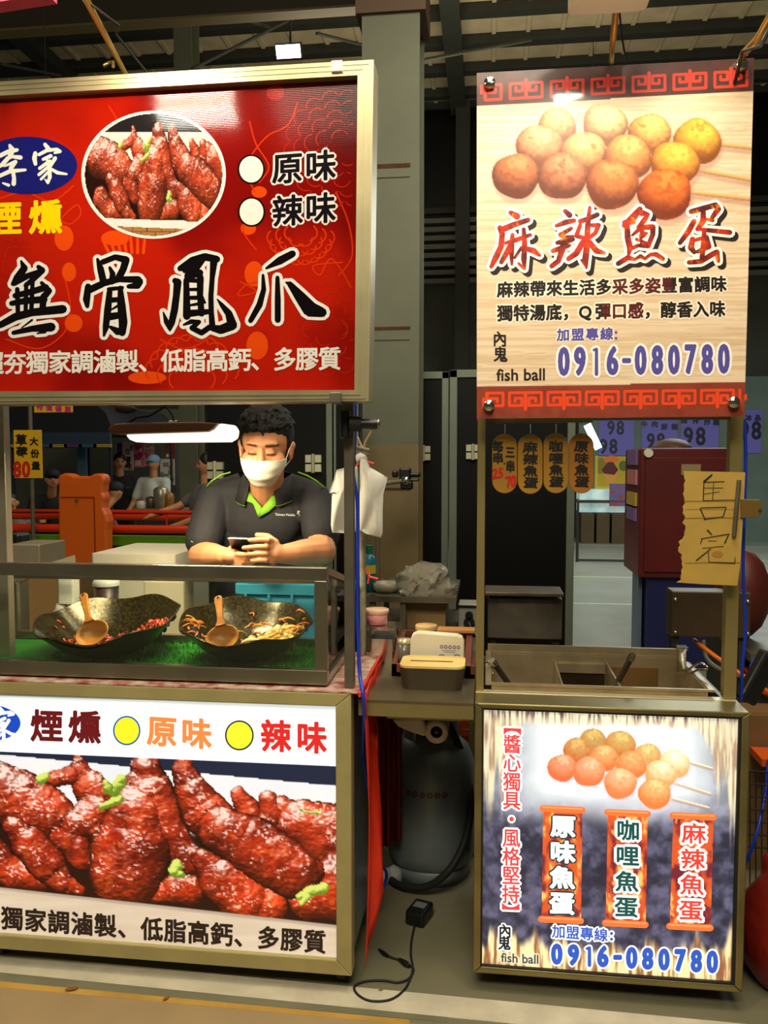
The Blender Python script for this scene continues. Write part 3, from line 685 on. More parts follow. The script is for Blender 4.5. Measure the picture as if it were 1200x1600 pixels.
def feet_panel(X, Y):
    t = X/525.; top = 1176+21*t; navy = 1179+49*t; bot = 1386+60*t
    c, cov = feet(X, Y)
    bg = mix((212, 222, 238), (236, 232, 236), fbm(X/60, Y/30, 3))
    bg = np.where((Y < navy)[..., None], np.array((26, 34, 58.)), bg)
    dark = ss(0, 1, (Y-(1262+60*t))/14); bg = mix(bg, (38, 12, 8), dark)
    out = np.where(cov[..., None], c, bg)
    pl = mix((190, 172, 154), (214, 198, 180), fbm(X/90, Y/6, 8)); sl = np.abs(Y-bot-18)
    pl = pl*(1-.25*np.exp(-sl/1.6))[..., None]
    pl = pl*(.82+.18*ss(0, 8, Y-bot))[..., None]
    return np.where((Y > bot)[..., None], pl, out)
def feet_round(X, Y):
    fx = 228+(X-247)/.365; fy = 1195+(Y-203)/.66+.1*(fx-228)
    c, cov = feet(fx, fy)
    bg = mix((226, 216, 206), (240, 232, 224), fbm(X/30, Y/20, 3))
    bg = np.where((Y < 206)[..., None], np.array((36, 32, 34.)), bg)
    low = ss(275, 300, Y)*(Y > 290); inner = (Y > 250)
    bg = np.where((inner & (Y < 344))[..., None], np.array((40, 18, 12.)), bg)
    c = mix(c, (255, 190, 170), .12)
    out = np.where((cov & (Y < 347))[..., None], c, bg)
    rim = 341+(X-170)*.04
    out = np.where((Y > rim)[..., None], np.array((236, 230, 226.)), out)
    br = np.where((np.abs((Y-361) % 8) < 1.2) | (np.abs((X+9*((Y-361)//8)) % 22) < 1.2), 60, 0)
    out = np.where((Y > rim+12)[..., None], np.stack([170-br, 122-br, 72-br*.8], -1), out)
    return out
def balls(X, Y, lst, out, light, dark, sat=1., seed=0, shadow=(150, 96, 90)):
    for cx, cy, r in lst:                                            # shadows of the picture's balls on their table
        d = np.sqrt(((X-cx-4)/1.05)**2+((Y-cy-8)/1.0)**2)/r; out = mix(out, shadow, .55*ss(1.18, .9, d))
    for k, (cx, cy, r) in enumerate(lst):
        wob = 1+.05*np.sin(3*np.arctan2(Y-cy, X-cx)+k*2.1); dx = (X-cx)/(r*1.04*wob); dy = (Y-cy)/(r*wob); d = dx*dx+dy*dy
        nz = np.sqrt(np.maximum(1-d, 0)); bmp = fbm(X/5+k*9, Y/5, seed+k, 3)-.5
        dif = np.clip(.1*dx-.62*dy+.72*nz+bmp*.25, 0, 1)
        t = (cx-lst[0][0])/(lst[-1][0]-lst[0][0]+1e-6)
        c = mix(dark, light, dif**.9)
        sp = ss(.60, .70, fbm(X/11+k*31, Y/9, seed+3+k, 3))*.55; c = mix(c, np.array(dark)*.75, sp)
        out = np.where((d < 1)[..., None], c, out)
    return out

# ------------------------------------------------------------------ brush letters (stroke chains x, y, width)
BR = {}
BR['無'] = [[(165,140,18),(190,195,56),(135,275,64),(100,318,34)],[(300,185,36),(330,212,50),(262,280,44),(200,330,36)],[(110,318,36),(210,258,48),(300,225,40)],
 [(118,410,44),(240,380,50),(360,345,52)],[(90,470,40),(210,448,54),(345,440,56)],[(135,360,38),(140,545,36)],[(205,320,34),(200,540,34)],[(255,290,34),(245,530,36)],[(325,310,30),(385,372,46),(340,420,56),(332,520,50)],
 [(0,640,50),(120,575,62),(250,540,60),(490,515,68)],[(105,700,34),(250,668,48),(400,655,72)],[(170,660,10),(250,600,18)],[(290,705,10),(350,690,30)]]
BR['骨'] = [[(762,125,24),(785,200,54),(808,300,56)],[(800,148,44),(900,108,44),(985,130,58),(962,205,56),(925,275,56)],[(858,192,26),(880,240,46),(875,300,50)],
 [(688,338,50),(676,440,58),(682,492,34)],[(700,365,56),(810,312,54),(930,282,46),(1080,284,56)],[(1085,300,70),(1075,330,56),(1005,338,36)],
 [(856,380,46),(842,520,58),(826,660,50),(812,722,20)],[(940,350,40),(948,480,66),(962,620,70),(955,700,56)],[(850,360,34),(955,348,30)],[(850,446,44),(950,438,40)],[(850,575,60),(950,560,50)],[(868,520,14),(930,484,24)],[(862,655,26),(920,690,60)]]
BR['鳳'] = [[(135,235,40),(150,245,50),(142,330,44),(130,420,46),(112,500,42),(102,545,14)],[(60,430,8),(80,490,34),(102,535,26)],[(165,158,36),(245,115,62),(320,85,48),(395,100,44)],[(200,165,50),(260,150,60),(310,95,40)],
 [(378,100,50),(366,220,32),(358,330,34),(360,430,34),(368,530,40),(420,540,56),(492,512,62),(470,440,46),(425,385,28),(398,350,8)],
 [(204,230,36),(206,340,42),(208,455,50)],[(292,215,44),(290,330,40),(322,372,14)],[(290,330,40),(300,440,40)],[(215,205,50),(290,185,44)],[(210,232,26),(300,235,30)],[(215,290,20),(300,288,24)],[(215,342,26),(300,340,28)],[(215,390,14),(305,375,24)],[(210,440,48),(340,428,34)],
 [(188,510,14),(235,490,30),(285,492,26),(240,530,34),(300,560,36),(350,525,36)]]
BR['爪'] = [[(705,156,16),(790,108,50),(868,66,44)],[(684,200,18),(688,290,32),(662,385,40),(606,484,32)],[(774,215,26),(776,350,38),(776,480,38)],[(828,245,12),(852,256,36),(912,330,68),(978,412,96),(1052,432,62)]]
BR['麻'] = [[(272,126,40),(330,160,62)],[(178,262,48),(195,300,56)],[(190,282,56),(300,236,52),(430,192,44)],[(200,310,50),(188,430,52),(140,530,56),(100,610,34)],[(290,325,36),(280,450,52),(284,590,24)],[(230,398,30),(320,372,44),(450,326,32)],[(272,420,50),(230,500,50),(190,570,40)],
 [(390,275,36),(398,400,48),(392,540,52),(398,630,24)],[(370,440,30),(310,530,26)],[(345,580,24),(390,625,26)],[(420,450,44),(480,468,54),(532,508,30)]]
BR['辣'] = [[(760,112,40),(800,150,54)],[(682,244,34),(760,215,50),(840,198,40)],[(815,268,34),(720,325,46),(760,350,40),(830,340,30)],[(690,396,38),(770,380,60),(830,365,40)],[(650,468,40),(740,440,50),(800,420,30)],[(755,380,60),(730,470,56),(700,560,46),(640,604,44)],
 [(980,80,30),(962,240,50),(952,440,56),(942,540,60),(950,620,24)],[(895,205,44),(970,180,44),(1048,145,44)],[(895,236,34),(862,330,42)],[(862,335,40),(960,362,34),(1030,310,40),(1058,240,44),(985,240,34)],[(920,390,52),(860,490,54),(790,540,44)],[(975,390,50),(1040,468,54),(1110,488,30)],[(905,550,20),(945,600,30)]]
BR['魚'] = [[(285,95,50),(225,170,70),(150,240,56)],[(150,215,50),(230,215,36)],[(300,130,60),(358,142,34),(320,200,50),(270,260,36)],[(170,250,50),(176,350,56),(196,440,56),(185,500,30)],[(200,450,40),(270,420,34),(360,424,46)],[(360,425,44),(400,320,46),(400,255,52),(300,258,46),(215,330,22)],[(300,260,36),(310,330,50),(345,310,24)],[(255,365,30),(340,395,24)],[(290,330,30),(300,420,20)],[(90,582,44),(180,528,48),(240,545,26),(290,515,36),(330,540,30),(380,500,32),(430,500,44),(490,540,40)]]
BR['蛋'] = [[(742,118,46),(850,90,52),(960,58,48),(985,95,52),(930,170,40)],[(850,110,46),(850,200,54),(800,275,40)],[(870,185,24),(935,196,34)],[(768,205,48),(715,300,52),(642,398,40)],[(790,272,24),(900,285,40),(1088,304,46)],[(755,365,50),(740,440,56),(770,480,40)],[(770,375,30),(880,345,40),(900,430,50),(800,475,36)],[(860,285,40),(850,420,46),(838,550,46)],[(722,572,40),(830,562,46),(930,500,50),(972,480,50),(985,560,34)]]
BR['李'] = [[(135,240,40),(165,300,84),(140,400,70)],[(0,385,60),(110,330,60),(235,305,50)],[(110,420,60),(30,510,60),(-60,560,40)],[(190,400,50),(285,410,60)],[(60,530,26),(215,470,56),(150,560,60)],[(-60,690,50),(140,600,60),(350,582,40)],[(178,590,54),(196,700,54),(190,775,64)],[(40,765,26),(120,795,44)]]
BR['家'] = [[(625,228,50),(685,305,64)],[(490,350,56),(478,420,66),(492,500,50)],[(540,370,44),(650,312,52),(790,295,44),(835,325,46),(760,345,34)],[(600,435,44),(705,388,54)],[(655,450,36),(685,560,54),(692,680,54),(665,760,40),(625,712,20)],[(690,460,50),(550,560,46)],[(665,545,44),(540,648,44)],[(665,615,36),(570,712,36)],[(765,420,56),(700,530,44)],[(700,565,40),(800,622,50),(925,640,30)]]
FIRE = lambda x, y: tuple(mix(mix((70, 10, 6), (186, 40, 8), ss(.3, .6, fbm(x/9, y/13, 61))), (236, 130, 20), ss(.6, .8, fbm(x/8, y/12, 77))))

# ------------------------------------------------------------------ stall of boneless chicken feet (left cart)
YL = 2.03
REDBG = lambda X, Y: mix(mix((128, 10, 6), (184, 28, 8), ss(.3, .75, fbm(X/150, Y/150, 12)+.25*np.exp(-((X-200)/240.)**2-((Y-440)/160.)**2))), (70, 8, 12), .75*ss(400, 560, X)*ss(330, 130, Y)+.5*ss(.55, .75, fbm(X/26, Y/26, 4))*ss(420, 540, X)*ss(260, 160, Y)+.35*ss(40, 0, X)*ss(250, 160, Y))
YS1 = 1.97
def flat_quad(pts, Y): return [xz(*p, Y) for p in pts]
o = flat_quad([(-120, 138), (585, 97), (577, 627), (-120, 633)], YS1); i = flat_quad([(-100, 158.5), (560, 121), (555, 610), (-100, 612.5)], YS1)
z0 = ZSIGN = o[2][1]
sign = thing('stall_sign', ((o[0][0]+o[1][0])/2, YS1+.04, z0), 'large red sign board with black brush letters over the chicken feet stall', 'sign')
b = MB(); b.ring(o, i, YS1-.012, YS1+.07)
mid = [tuple((np.array(p)+np.array(q))/2) for p, q in zip(o, i)]
b.ring([tuple(np.array(p)*.8+np.array(q)*.2) for p, q in zip(o, i)], [tuple(np.array(p)*.7+np.array(q)*.3) for p, q in zip(o, i)], YS1-.0135, YS1)
b.ring([tuple(np.array(p)*.45+np.array(q)*.55) for p, q in zip(o, i)], [tuple(np.array(p)*.35+np.array(q)*.65) for p, q in zip(o, i)], YS1-.0135, YS1)
b.build('frame', ALU, sign)
b = MB(); b.prism(i, YS1+.012, YS1+.065); b.build('backing', WHITEP, sign)
a = Art(YS1+.011, .00025)
a.image([(-100, 158), (561, 120.5), (556, 610.5), (-100, 613)], 120, 90, REDBG)
a.clip = (-100, 128, 554, 608)
OR, OR2 = (214, 52, 12), (228, 74, 14)
OR3 = (178, 34, 12)
def petals(cx, cy, r, n, sp, col, w, a0=0):                          # fan of scale-like petals
    for ring in range(n):
        rr = r*(ring+1)/n; m = 4+3*ring
        for k in range(m):
            t = a0+sp*(k/(m-1)-.5); px, py = cx+rr*math.cos(t), cy+rr*math.sin(t); q = r*.62/n*1.4
            a.line([(px+q*math.cos(t+u), py+q*math.sin(t+u)) for u in np.linspace(-1.25, 1.25, 7)], w, col, 1)
petals(535, 232, 78, 5, 5.2, OR3, 2.2, math.pi*1.15); petals(470, 360, 42, 3, 2.6, OR, 2.4, math.pi/2); petals(515, 515, 60, 4, 6, OR3, 2, math.pi)
petals(30, 410, 45, 3, 4, OR3, 2, math.pi*1.5); petals(300, 600, 60, 3, 2.4, OR, 2.4, -math.pi/2)
def curve(pts, w, col=OR):
    pts = np.array(pts, float); q = []
    for k in range(len(pts)-1):
        p0, p1, p2, p3 = pts[max(k-1, 0)], pts[k], pts[k+1], pts[min(k+2, len(pts)-1)]
        for t in np.linspace(0, 1, 7)[:-1]: q.append(tuple(.5*((2*p1)+(-p0+p2)*t+(2*p0-5*p1+4*p2-p3)*t*t+(-p0+3*p1-3*p2+p3)*t**3)))
    q.append(tuple(pts[-1])); a.line(q, w, col, 1)
for c in ([(465, 160), (450, 195), (415, 215), (385, 260), (398, 300)], [(390, 190), (400, 225), (420, 260), (405, 285)], [(525, 300), (545, 350), (550, 400), (530, 430)], [(390, 330), (380, 360), (400, 390)], [(375, 440), (400, 455), (372, 462), (385, 445), (410, 440)], [(535, 410), (490, 415), (500, 430), (520, 405), (560, 470)], [(100, 430), (110, 480), (100, 520), (60, 545), (10, 530)], [(97, 340), (120, 320), (126, 335), (110, 350), (95, 345)], [(250, 530), (285, 545), (320, 530), (300, 500)], [(175, 190), (190, 200), (170, 165)], [(0, 310), (40, 300), (80, 315), (115, 290)]): curve(c, 2.4)
for (cx, cy, rx, ry, n) in ((393, 265, 6, 9, 2), (405, 300, 12, 9, 2), (388, 357, 12, 10, 2), (108, 425, 11, 15, 2), (397, 428, 15, 20, 2), (402, 540, 17, 22, 2), (180, 372, 22, 12, 2), (100, 372, 15, 20, 2), (430, 145, 14, 12, 2), (480, 140, 18, 14, 2), (330, 170, 12, 8, 2), (330, 510, 8, 14, 2), (115, 505, 14, 14, 2), (230, 590, 30, 10, 2)):
    a.ellipse(cx, cy, rx, ry, OR2 if cy > 200 else OR3, 1, 20)
for k in range(7): a.cap((170+k*9, 395), (160+k*11, 362+abs(k-3)*4), 2.5, 2, OR2, 1)
# oval name plate and the round picture
a.ellipse(43, 258.5, 77.5, 45, (26, 28, 112), 2, 60)
T = lambda x, y: (x/8.89, 200+y/8.89)
a.strokes(BR['李']+BR['家'], (236, 238, 226), 3, T, 1/8.89)
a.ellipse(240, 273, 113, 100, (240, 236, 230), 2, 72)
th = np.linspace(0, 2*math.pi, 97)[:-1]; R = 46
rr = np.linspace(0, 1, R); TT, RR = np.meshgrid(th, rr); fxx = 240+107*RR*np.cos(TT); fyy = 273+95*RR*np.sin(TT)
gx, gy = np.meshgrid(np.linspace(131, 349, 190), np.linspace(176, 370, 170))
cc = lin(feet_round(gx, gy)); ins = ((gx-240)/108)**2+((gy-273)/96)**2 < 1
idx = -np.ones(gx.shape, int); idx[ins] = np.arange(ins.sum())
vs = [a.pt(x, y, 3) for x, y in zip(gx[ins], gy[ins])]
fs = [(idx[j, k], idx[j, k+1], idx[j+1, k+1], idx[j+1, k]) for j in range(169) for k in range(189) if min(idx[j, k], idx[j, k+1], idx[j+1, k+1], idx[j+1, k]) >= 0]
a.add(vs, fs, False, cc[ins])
a.row('煙燻', (8, 342), (71, 340), 48, (250, 214, 10), 2, 1.7, w=46)
for (cx, cy, s) in ((392.5, 264.5, '原味'), (393, 331, '辣味')):
    a.ellipse(cx, cy, 21.4, 23.4, (24, 16, 16), 2); a.ellipse(cx, cy, 18.6, 20.6, (242, 238, 230), 3)
    a.row(s, (449, cy-1), (501, cy-5), 44, (22, 18, 26), 3, 1.2, ((240, 232, 226), 3.2), w=43)
for ch, sc, ox, oy in (('無', .2, 0, 380), ('骨', .2, 0, 380), ('鳳', .25, 240, 380), ('爪', .25, 240, 380)):
    T = lambda x, y: (ox+x*sc, oy+y*sc)
    a.strokes(BR[ch], (240, 236, 230), 3, T, sc, 5.2, n=5); a.strokes(BR[ch], (16, 12, 14), 4, T, sc)
a.row('超夯獨家調滷製、低脂高鈣、多膠質', (-12, 568), (515, 561), 33, (240, 234, 226), 3, .9, w=32)
SIGNM = ribbed(mat('gloss_sign_print', (255, 255, 255), .09, attr=True, spec=.3), 78, .05)
a.c = [(c[0]*.74, c[1]*.74, c[2]*.74) for c in a.c]                 # whites dulled to off-white, every ink darkened evenly
a.build('panel', SIGNM, sign)
b = MB(); p = P(527, 104, YS1-.014); b.box(p.x-.014, p.x+.013, YS1-.02, YS1+.05, p.z-.013, p.z+.012); b.build('clip', WHITEP, sign, .002)
b = MB(); p = P(525, 621, YS1-.014); b.box(p.x-.014, p.x+.013, YS1-.02, YS1+.05, p.z-.013, p.z+.012); b.build('clip', DSTEEL, sign, .002)

# light-box cabinet
zt = P(548, 1084, YL).z; zb = P(549, 1526, YL).z
xr = P(549, 1300, YL).x; xl = P(-130, 1280, YL).x
cab = thing('stall_cabinet', ((xl+xr)/2, YL+.24, 0), 'cream framed light-box cabinet with lit picture of glazed chicken feet', 'cabinet')
fo = [(xl, zt), (xr, zt), (xr, zb), (xl, zb)]
s = .040; fi = [(xl+s, zt-.035), (xr-s, zt-.035), (xr-s, zb+.04), (xl+s, zb+.04)]
b = MB(); b.ring(fo, fi, YL, YL+.05); b.build('frame', CREAM, cab, .003)
b = MB(); b.box(xl+.01, xr-.004, YL+.05, YL+.42, zb+.03, zt-.004); b.build('body', mat('silver_sheet', (158, 176, 178), .3, .6, noise=.25, nscale=12), cab, .004)
a = Art(YL+.012, .00025)
def head(X, Y): return mix((226, 240, 250), (244, 250, 254), fbm(X/80, Y/40, 2))
def corner(px, py): return (px, py)
a.image([(-100, 1084), (529, 1104), (529, 1198), (-100, 1170)], 60, 20, head)
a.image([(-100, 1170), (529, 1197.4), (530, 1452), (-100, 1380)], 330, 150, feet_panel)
def foot(X, Y): return mix((196, 180, 160), (216, 202, 182), fbm(X/90, Y/6, 8))
a.image([(-100, 1376), (530, 1446), (531, 1506), (-100, 1450)], 60, 24, foot, -.5)
T = lambda x, y: (-68+x/9.6+2, 1082+y/9.6)
a.ellipse(-24, 1130, 56, 30, (20, 70, 190), 1, 50); a.strokes(BR['家'], (240, 246, 250), 2, T, 1/9.6)
a.row('煙燻', (73, 1135), (132, 1137), 46, (96, 16, 22), 1, 1.6, w=45)
a.ellipse(198, 1141.5, 21.5, 23, (16, 92, 170), 1); a.ellipse(198, 1141.5, 19, 20.5, (246, 226, 40), 2)
a.row('原味', (253, 1143.5), (307, 1147), 43, (228, 132, 66), 1, 1.6, w=42)
a.ellipse(374, 1149, 22.5, 23.5, (10, 46, 40), 1); a.ellipse(374, 1149, 20, 21, (250, 232, 50), 2)
a.row('辣味', (431, 1151), (487, 1153.5), 45, (206, 36, 34), 1, 1.6, w=42)
a.row('獨家調滷製、低脂高鈣、多膠質', (19, 1436), (492, 1472), 33, (34, 20, 14), 3, 1.1, w=31)
LITM = ribbed(mat('backlit_film', (255, 255, 255), .4, attr=True, emis=.68), 70, .08)
b = MB(); b.box(fi[0][0]-.01, fi[1][0]+.01, YL+.014, YL+.045, fi[2][1]-.01, fi[0][1]+.01); b.build('light_box', WHITEP, cab)
a.build('panel', LITM, cab)
def caster(x, y, r, parent, m=RUBBER, zc=None):
    c = MB(); c.cyl((x-.012, y, r), (x+.012, y, r), r, n=24); w = c.build('caster', m, parent)
    c = MB(); c.cyl((x-.014, y, r), (x+.014, y, r), r*.45, n=16); c.box(x-.02, x-.015, y-.014, y+.014, r-.01, (zc or r*2.4)); c.box(x+.015, x+.02, y-.014, y+.014, r-.01, (zc or r*2.4)); c.box(x-.03, x+.03, y-.025, y+.025, (zc or r*2.4)-.006, (zc or r*2.4)); c.build('fork', DSTEEL, w)
rw = .032
for x in (xl+.2, xr-.035):
    for y in (YL+.07, YL+.36): caster(x, y, rw, cab, zc=zb+.035)
# counter top with marbled vinyl and red edge
ZC = zt+.004
b = MB(); xc = P(564, 1085, YL).x
top = thing('counter_top', ((xl+xc)/2, YL+.22, zt), 'marbled red and white counter sheet with a red edge on the chicken feet stall', 'counter')
b.box(xl, xc-.008, YL+.0, YL+.44, zt+.0005, ZC); b.build('sheet', mat('marbled_vinyl', (206, 186, 164), .4, c2=(150, 60, 56), nscale=26), top)
b = MB(); b.box(xc-.008, xc, YL+.0, YL+.44, zt-.01, ZC+.002); b.build('edge', mat('red_orange_vinyl', (214, 60, 30), .45), top, .003)
# red cloth hanging from the counter's right edge
def cloth():
    m = MB(); N = 20; Mv = 12
    top0 = P(560, 1085, YL+.02); cols = []
    vs = []
    for j in range(N+1):
        t = j/N
        for k in range(Mv+1):
            u = k/Mv; y = YL+.02+.36*u*(1-.55*t)
            wv = .012*math.sin(u*15+t*4)*(.2+t)+.02*t*math.sin(u*5)
            zlow = min(.06+.95*u**1.15, zt-.08)
            vs.append((xc+.004+wv+.012*t, y, zt-(zt-zlow)*t))
    fs = [(j*(Mv+1)+k, j*(Mv+1)+k+1, (j+1)*(Mv+1)+k+1, (j+1)*(Mv+1)+k) for j in range(N) for k in range(Mv)]
    m.add(vs, fs, True); return m
o = cloth().build('red_cloth', mat('red_plastic_cloth', (206, 44, 18), .4, noise=.3, nscale=5))
o.modifiers.new('t', 'SOLIDIFY').thickness = .002
tag(o, 'red plastic cloth hanging down to a point beside the chicken feet cabinet', 'cloth')

# posts of the left stall
zs = i[2][1]
def post(x0, x1, y0, Y, d, ztop, zbot, label, m=STEEL):
    A, B = P(x0, 850, Y), P(x1, 850, Y); b = MB(); b.box(A.x, B.x, Y, Y+d, zbot, ztop)
    return tag(b.build('sign_post', m, None, .002), label, 'post')
post(537.5, 552.5, 0, 2.06, .024, P(545, 630, 2.06).z+.05, ZC, 'square steel post carrying the red sign at the right corner of the counter', DSTEEL)
post(-8, 11, 0, 2.2, .03, P(0, 630, 2.2).z+.05, ZC, 'square steel post at the left margin beside the yellow price card')

# glass food case
Yf, Yb = 2.062, 2.455
zt2 = P(505, 887, Yf).z; xa = P(511, 980, Yf).x; xq = P(-110, 980, Yf).x
case = thing('food_display_case', ((xq+xa)/2, (Yf+Yb)/2, ZC), 'steel framed glass food case holding two woks on green turf', 'display case')
b = MB(); h = .034; dz = .078                                      # the case is lower at its open back
def bar(x0, x1, yA, zA0, zA1, yB, zB0, zB1):
    b.add([(x0, yA, zA0), (x1, yA, zA0), (x1, yB, zB0), (x0, yB, zB0), (x0, yA, zA1), (x1, yA, zA1), (x1, yB, zB1), (x0, yB, zB1)], [(0, 3, 2, 1), (4, 5, 6, 7), (0, 1, 5, 4), (1, 2, 6, 5), (2, 3, 7, 6), (3, 0, 4, 7)])
for y0, y1, zz in ((Yf, Yf+.022, zt2), (Yb-.022, Yb, zt2-dz)):
    b.box(xq, xa, y0, y1, zz-(h if y0 == Yf else .02), zz); b.box(xq, xa, y0, y1, ZC+.006, ZC+.044)
    b.box(xa-.033, xa, y0, y1, ZC+.044, zz-h)
    b.box(xq, xq+.03, y0, y1, ZC+.044, zz-h)
for xA, xB in ((xa-.022, xa), (xq, xq+.022)):
    bar(xA, xB, Yf+.022, zt2-.022, zt2, Yb-.022, zt2-dz-.018, zt2-dz); b.box(xA, xB, Yf+.022, Yb-.022, ZC+.006, ZC+.03)
b.build('frame', mat('case_steel', (160, 152, 130), .26, .88, noise=.25, nscale=6), case, .002)
b = MB(); b.box(xq+.02, xa-.02, Yf+.02, Yb-.02, ZC+.002, ZC+.012); b.build('floor_tray', DSTEEL, case)
b = MB(); b.box(xq+.03, xa-.033, Yf+.008, Yf+.011, ZC+.044, zt2-h); b.build('front_pane', GLASS, case)
b = MB(); bar(xa-.012, xa-.009, Yf+.022, ZC+.03, zt2-.02, Yb-.022, ZC+.03, zt2-dz-.016); b.build('side_pane', GLASS, case)
b = MB(); b.box(xa-.03, xa-.026, Yf+.03, Yf+.034, ZC+.044, zt2-h); b.build('lip', CHROME, case)
# green turf
random.seed(3)
b = MB(); b.box(xq+.03, xa-.03, Yf+.03, Yb-.03, ZC+.012, ZC+.02); b.m = 1
for k in range(5200):
    x = random.uniform(xq+.25, xa-.032); y = random.uniform(Yf+.032, Yb-.035); an = random.uniform(0, 6.28); l = random.uniform(.006, .013); dx, dy = .0022*math.cos(an), .0022*math.sin(an)
    b.add([(x-dx, y-dy, ZC+.018), (x+dx, y+dy, ZC+.018), (x+dy*2, y-dx*2, ZC+.02+l)], [(0, 1, 2)])
o = b.build('turf_mat', [mat('turf_backing', (24, 120, 20), .8), mat('turf_blade', (52, 190, 34), .6, noise=.3, nscale=30)]); o['kind'] = 'stuff'
tag(o, 'bright green artificial turf lying under the woks', 'turf')
# woks
WOK = mat('seasoned_wok', (20, 18, 12), .22, .55, c2=(74, 62, 24), nscale=120)
def wok(cx, cy, Yc, w, tilt, roll, label, ph):
    c = P(cx, cy, Yc); R = w/2*Yc/F; M = Matrix.Rotation(math.radians(roll), 3, 'Y') @ Matrix.Rotation(math.radians(tilt), 3, 'X')
    h = .105
    pr = [(0, 0), (R*.3, .002), (R*.5, .016), (R*.72, .045), (R*.9, .083), (R, h)]
    wav = lambda a, k: (.007*math.sin(6*a+ph)+.005*math.sin(2*a+1+ph))*(k/5)**3
    b = MB(); b.lathe(pr, (0, 0, 0), None, 96, wav=wav)
    pr2 = [(r-.0025, z+.0025) for r, z in pr[::-1]]; b.lathe(pr2, (0, 0, 0), None, 96, wav=lambda a, k: wav(a, 5-k))
    rim = [(R*math.cos(t), R*math.sin(t), h+wav(t, 5)) for t in np.linspace(0, 2*math.pi, 97)[:-1]]
    b.tube(rim, .003, 6, close=True)
    b.v = [tuple(M @ Vector(v)) for v in b.v]; zmin = min(v[2] for v in b.v)
    ce = Vector((c.x, Yc, ZC+.022-zmin)); b.v = [tuple(Vector(v)+ce) for v in b.v]
    tag(b.build('wok', WOK), label, 'wok'); return ce, R, M, h
W1 = wok(176, 965, 2.262, 230, 9, -2, 'black seasoned wok of red shredded food with a wooden ladle', .4)
W2 = wok(386, 970, 2.262, 212, 9, 3, 'black seasoned wok of pale onion strips nearest the right end of the case', 2.0)
def inw(Wk, u, v, up):
    """place in the wok's own frame: u, v in rim radii"""
    ce, R, M, h = Wk; r = min(1, math.hypot(u, v)); z = np.interp(r, [0, .3, .5, .72, .9, 1], [0, .002, .016, .045, .083, h])
    return ce+M @ Vector((u*R, v*R, z+.004+up))
def heap(Wk, n, spots, mats, size, name, label, cat, curl=False):
    b = MB()
    for k in range(n):
        u0, v0, s = random.choice(spots); u = random.gauss(u0, s); v = random.gauss(v0, s*.8); d = math.hypot(u-u0, v-v0)
        if math.hypot(u, v) > .93: continue
        up = max(0, .05*(1-d/(2.2*s)))*random.random()**.5; b.m = random.randrange(len(mats)); p = inw(Wk, u, v, up)
        if curl and random.random() < .75:
            an = random.uniform(0, 6.28); l = random.uniform(.012, .03); q = [p+Vector((l*(t-.5)*2*math.cos(an)+.008*math.sin(t*4)*math.sin(an), l*(t-.5)*1.4*math.sin(an), .008*math.sin(t*3.1))) for t in (0, .25, .5, .75, 1)]
            b.tube(q, [size*.3, size*.55, size*.6, size*.5, size*.25], 6)
        else:
            M = Euler([random.uniform(0, 6) for _ in range(3)]).to_matrix(); b.ell(p, (size*random.uniform(.8, 1.9), size*random.uniform(.5, 1), size*random.uniform(.4, .8)), M, 8)
    o = b.build(name, mats); o['kind'] = 'stuff'; return tag(o, label, cat)
heap(W1, 520, [(.15, .05, .16), (.35, .15, .15), (.52, .22, .12), (-.05, -.02, .1)], [mat('red_glazed_meat', (170, 36, 10), .25), mat('orange_glazed_meat', (206, 88, 26), .25), mat('dark_glazed_meat', (104, 22, 8), .25)], .008, 'shredded_meat', 'red shredded boneless feet heaped in the wok on the viewer side of the foam box', 'food')
heap(W2, 170, [(.25, .05, .16), (.4, .25, .14), (.1, -.05, .12), (.5, .12, .1)], [mat('pale_onion', (214, 178, 96), .35), mat('yellow_onion', (196, 150, 52), .35), mat('cream_onion', (226, 200, 130), .35)], .0145, 'onion_strips', 'pale yellow onion strips heaped in the wok nearer the square post', 'food', True)
heap(W2, 60, [(.1, .35, .3), (.6, .4, .2), (-.75, -.1, .1), (.75, .1, .12)], [mat('carrot', (226, 110, 20), .4), mat('yellow_shred', (210, 150, 30), .4)], .0045, 'carrot_shreds', 'orange carrot shreds scattered round the onion wok', 'food', True)
heap(W1, 12, [(-.45, -.2, .1), (-.75, .0, .08)], [_M['orange_glazed_meat']], .006, 'meat_scraps', 'few orange scraps left of the ladle in the red food wok', 'food')
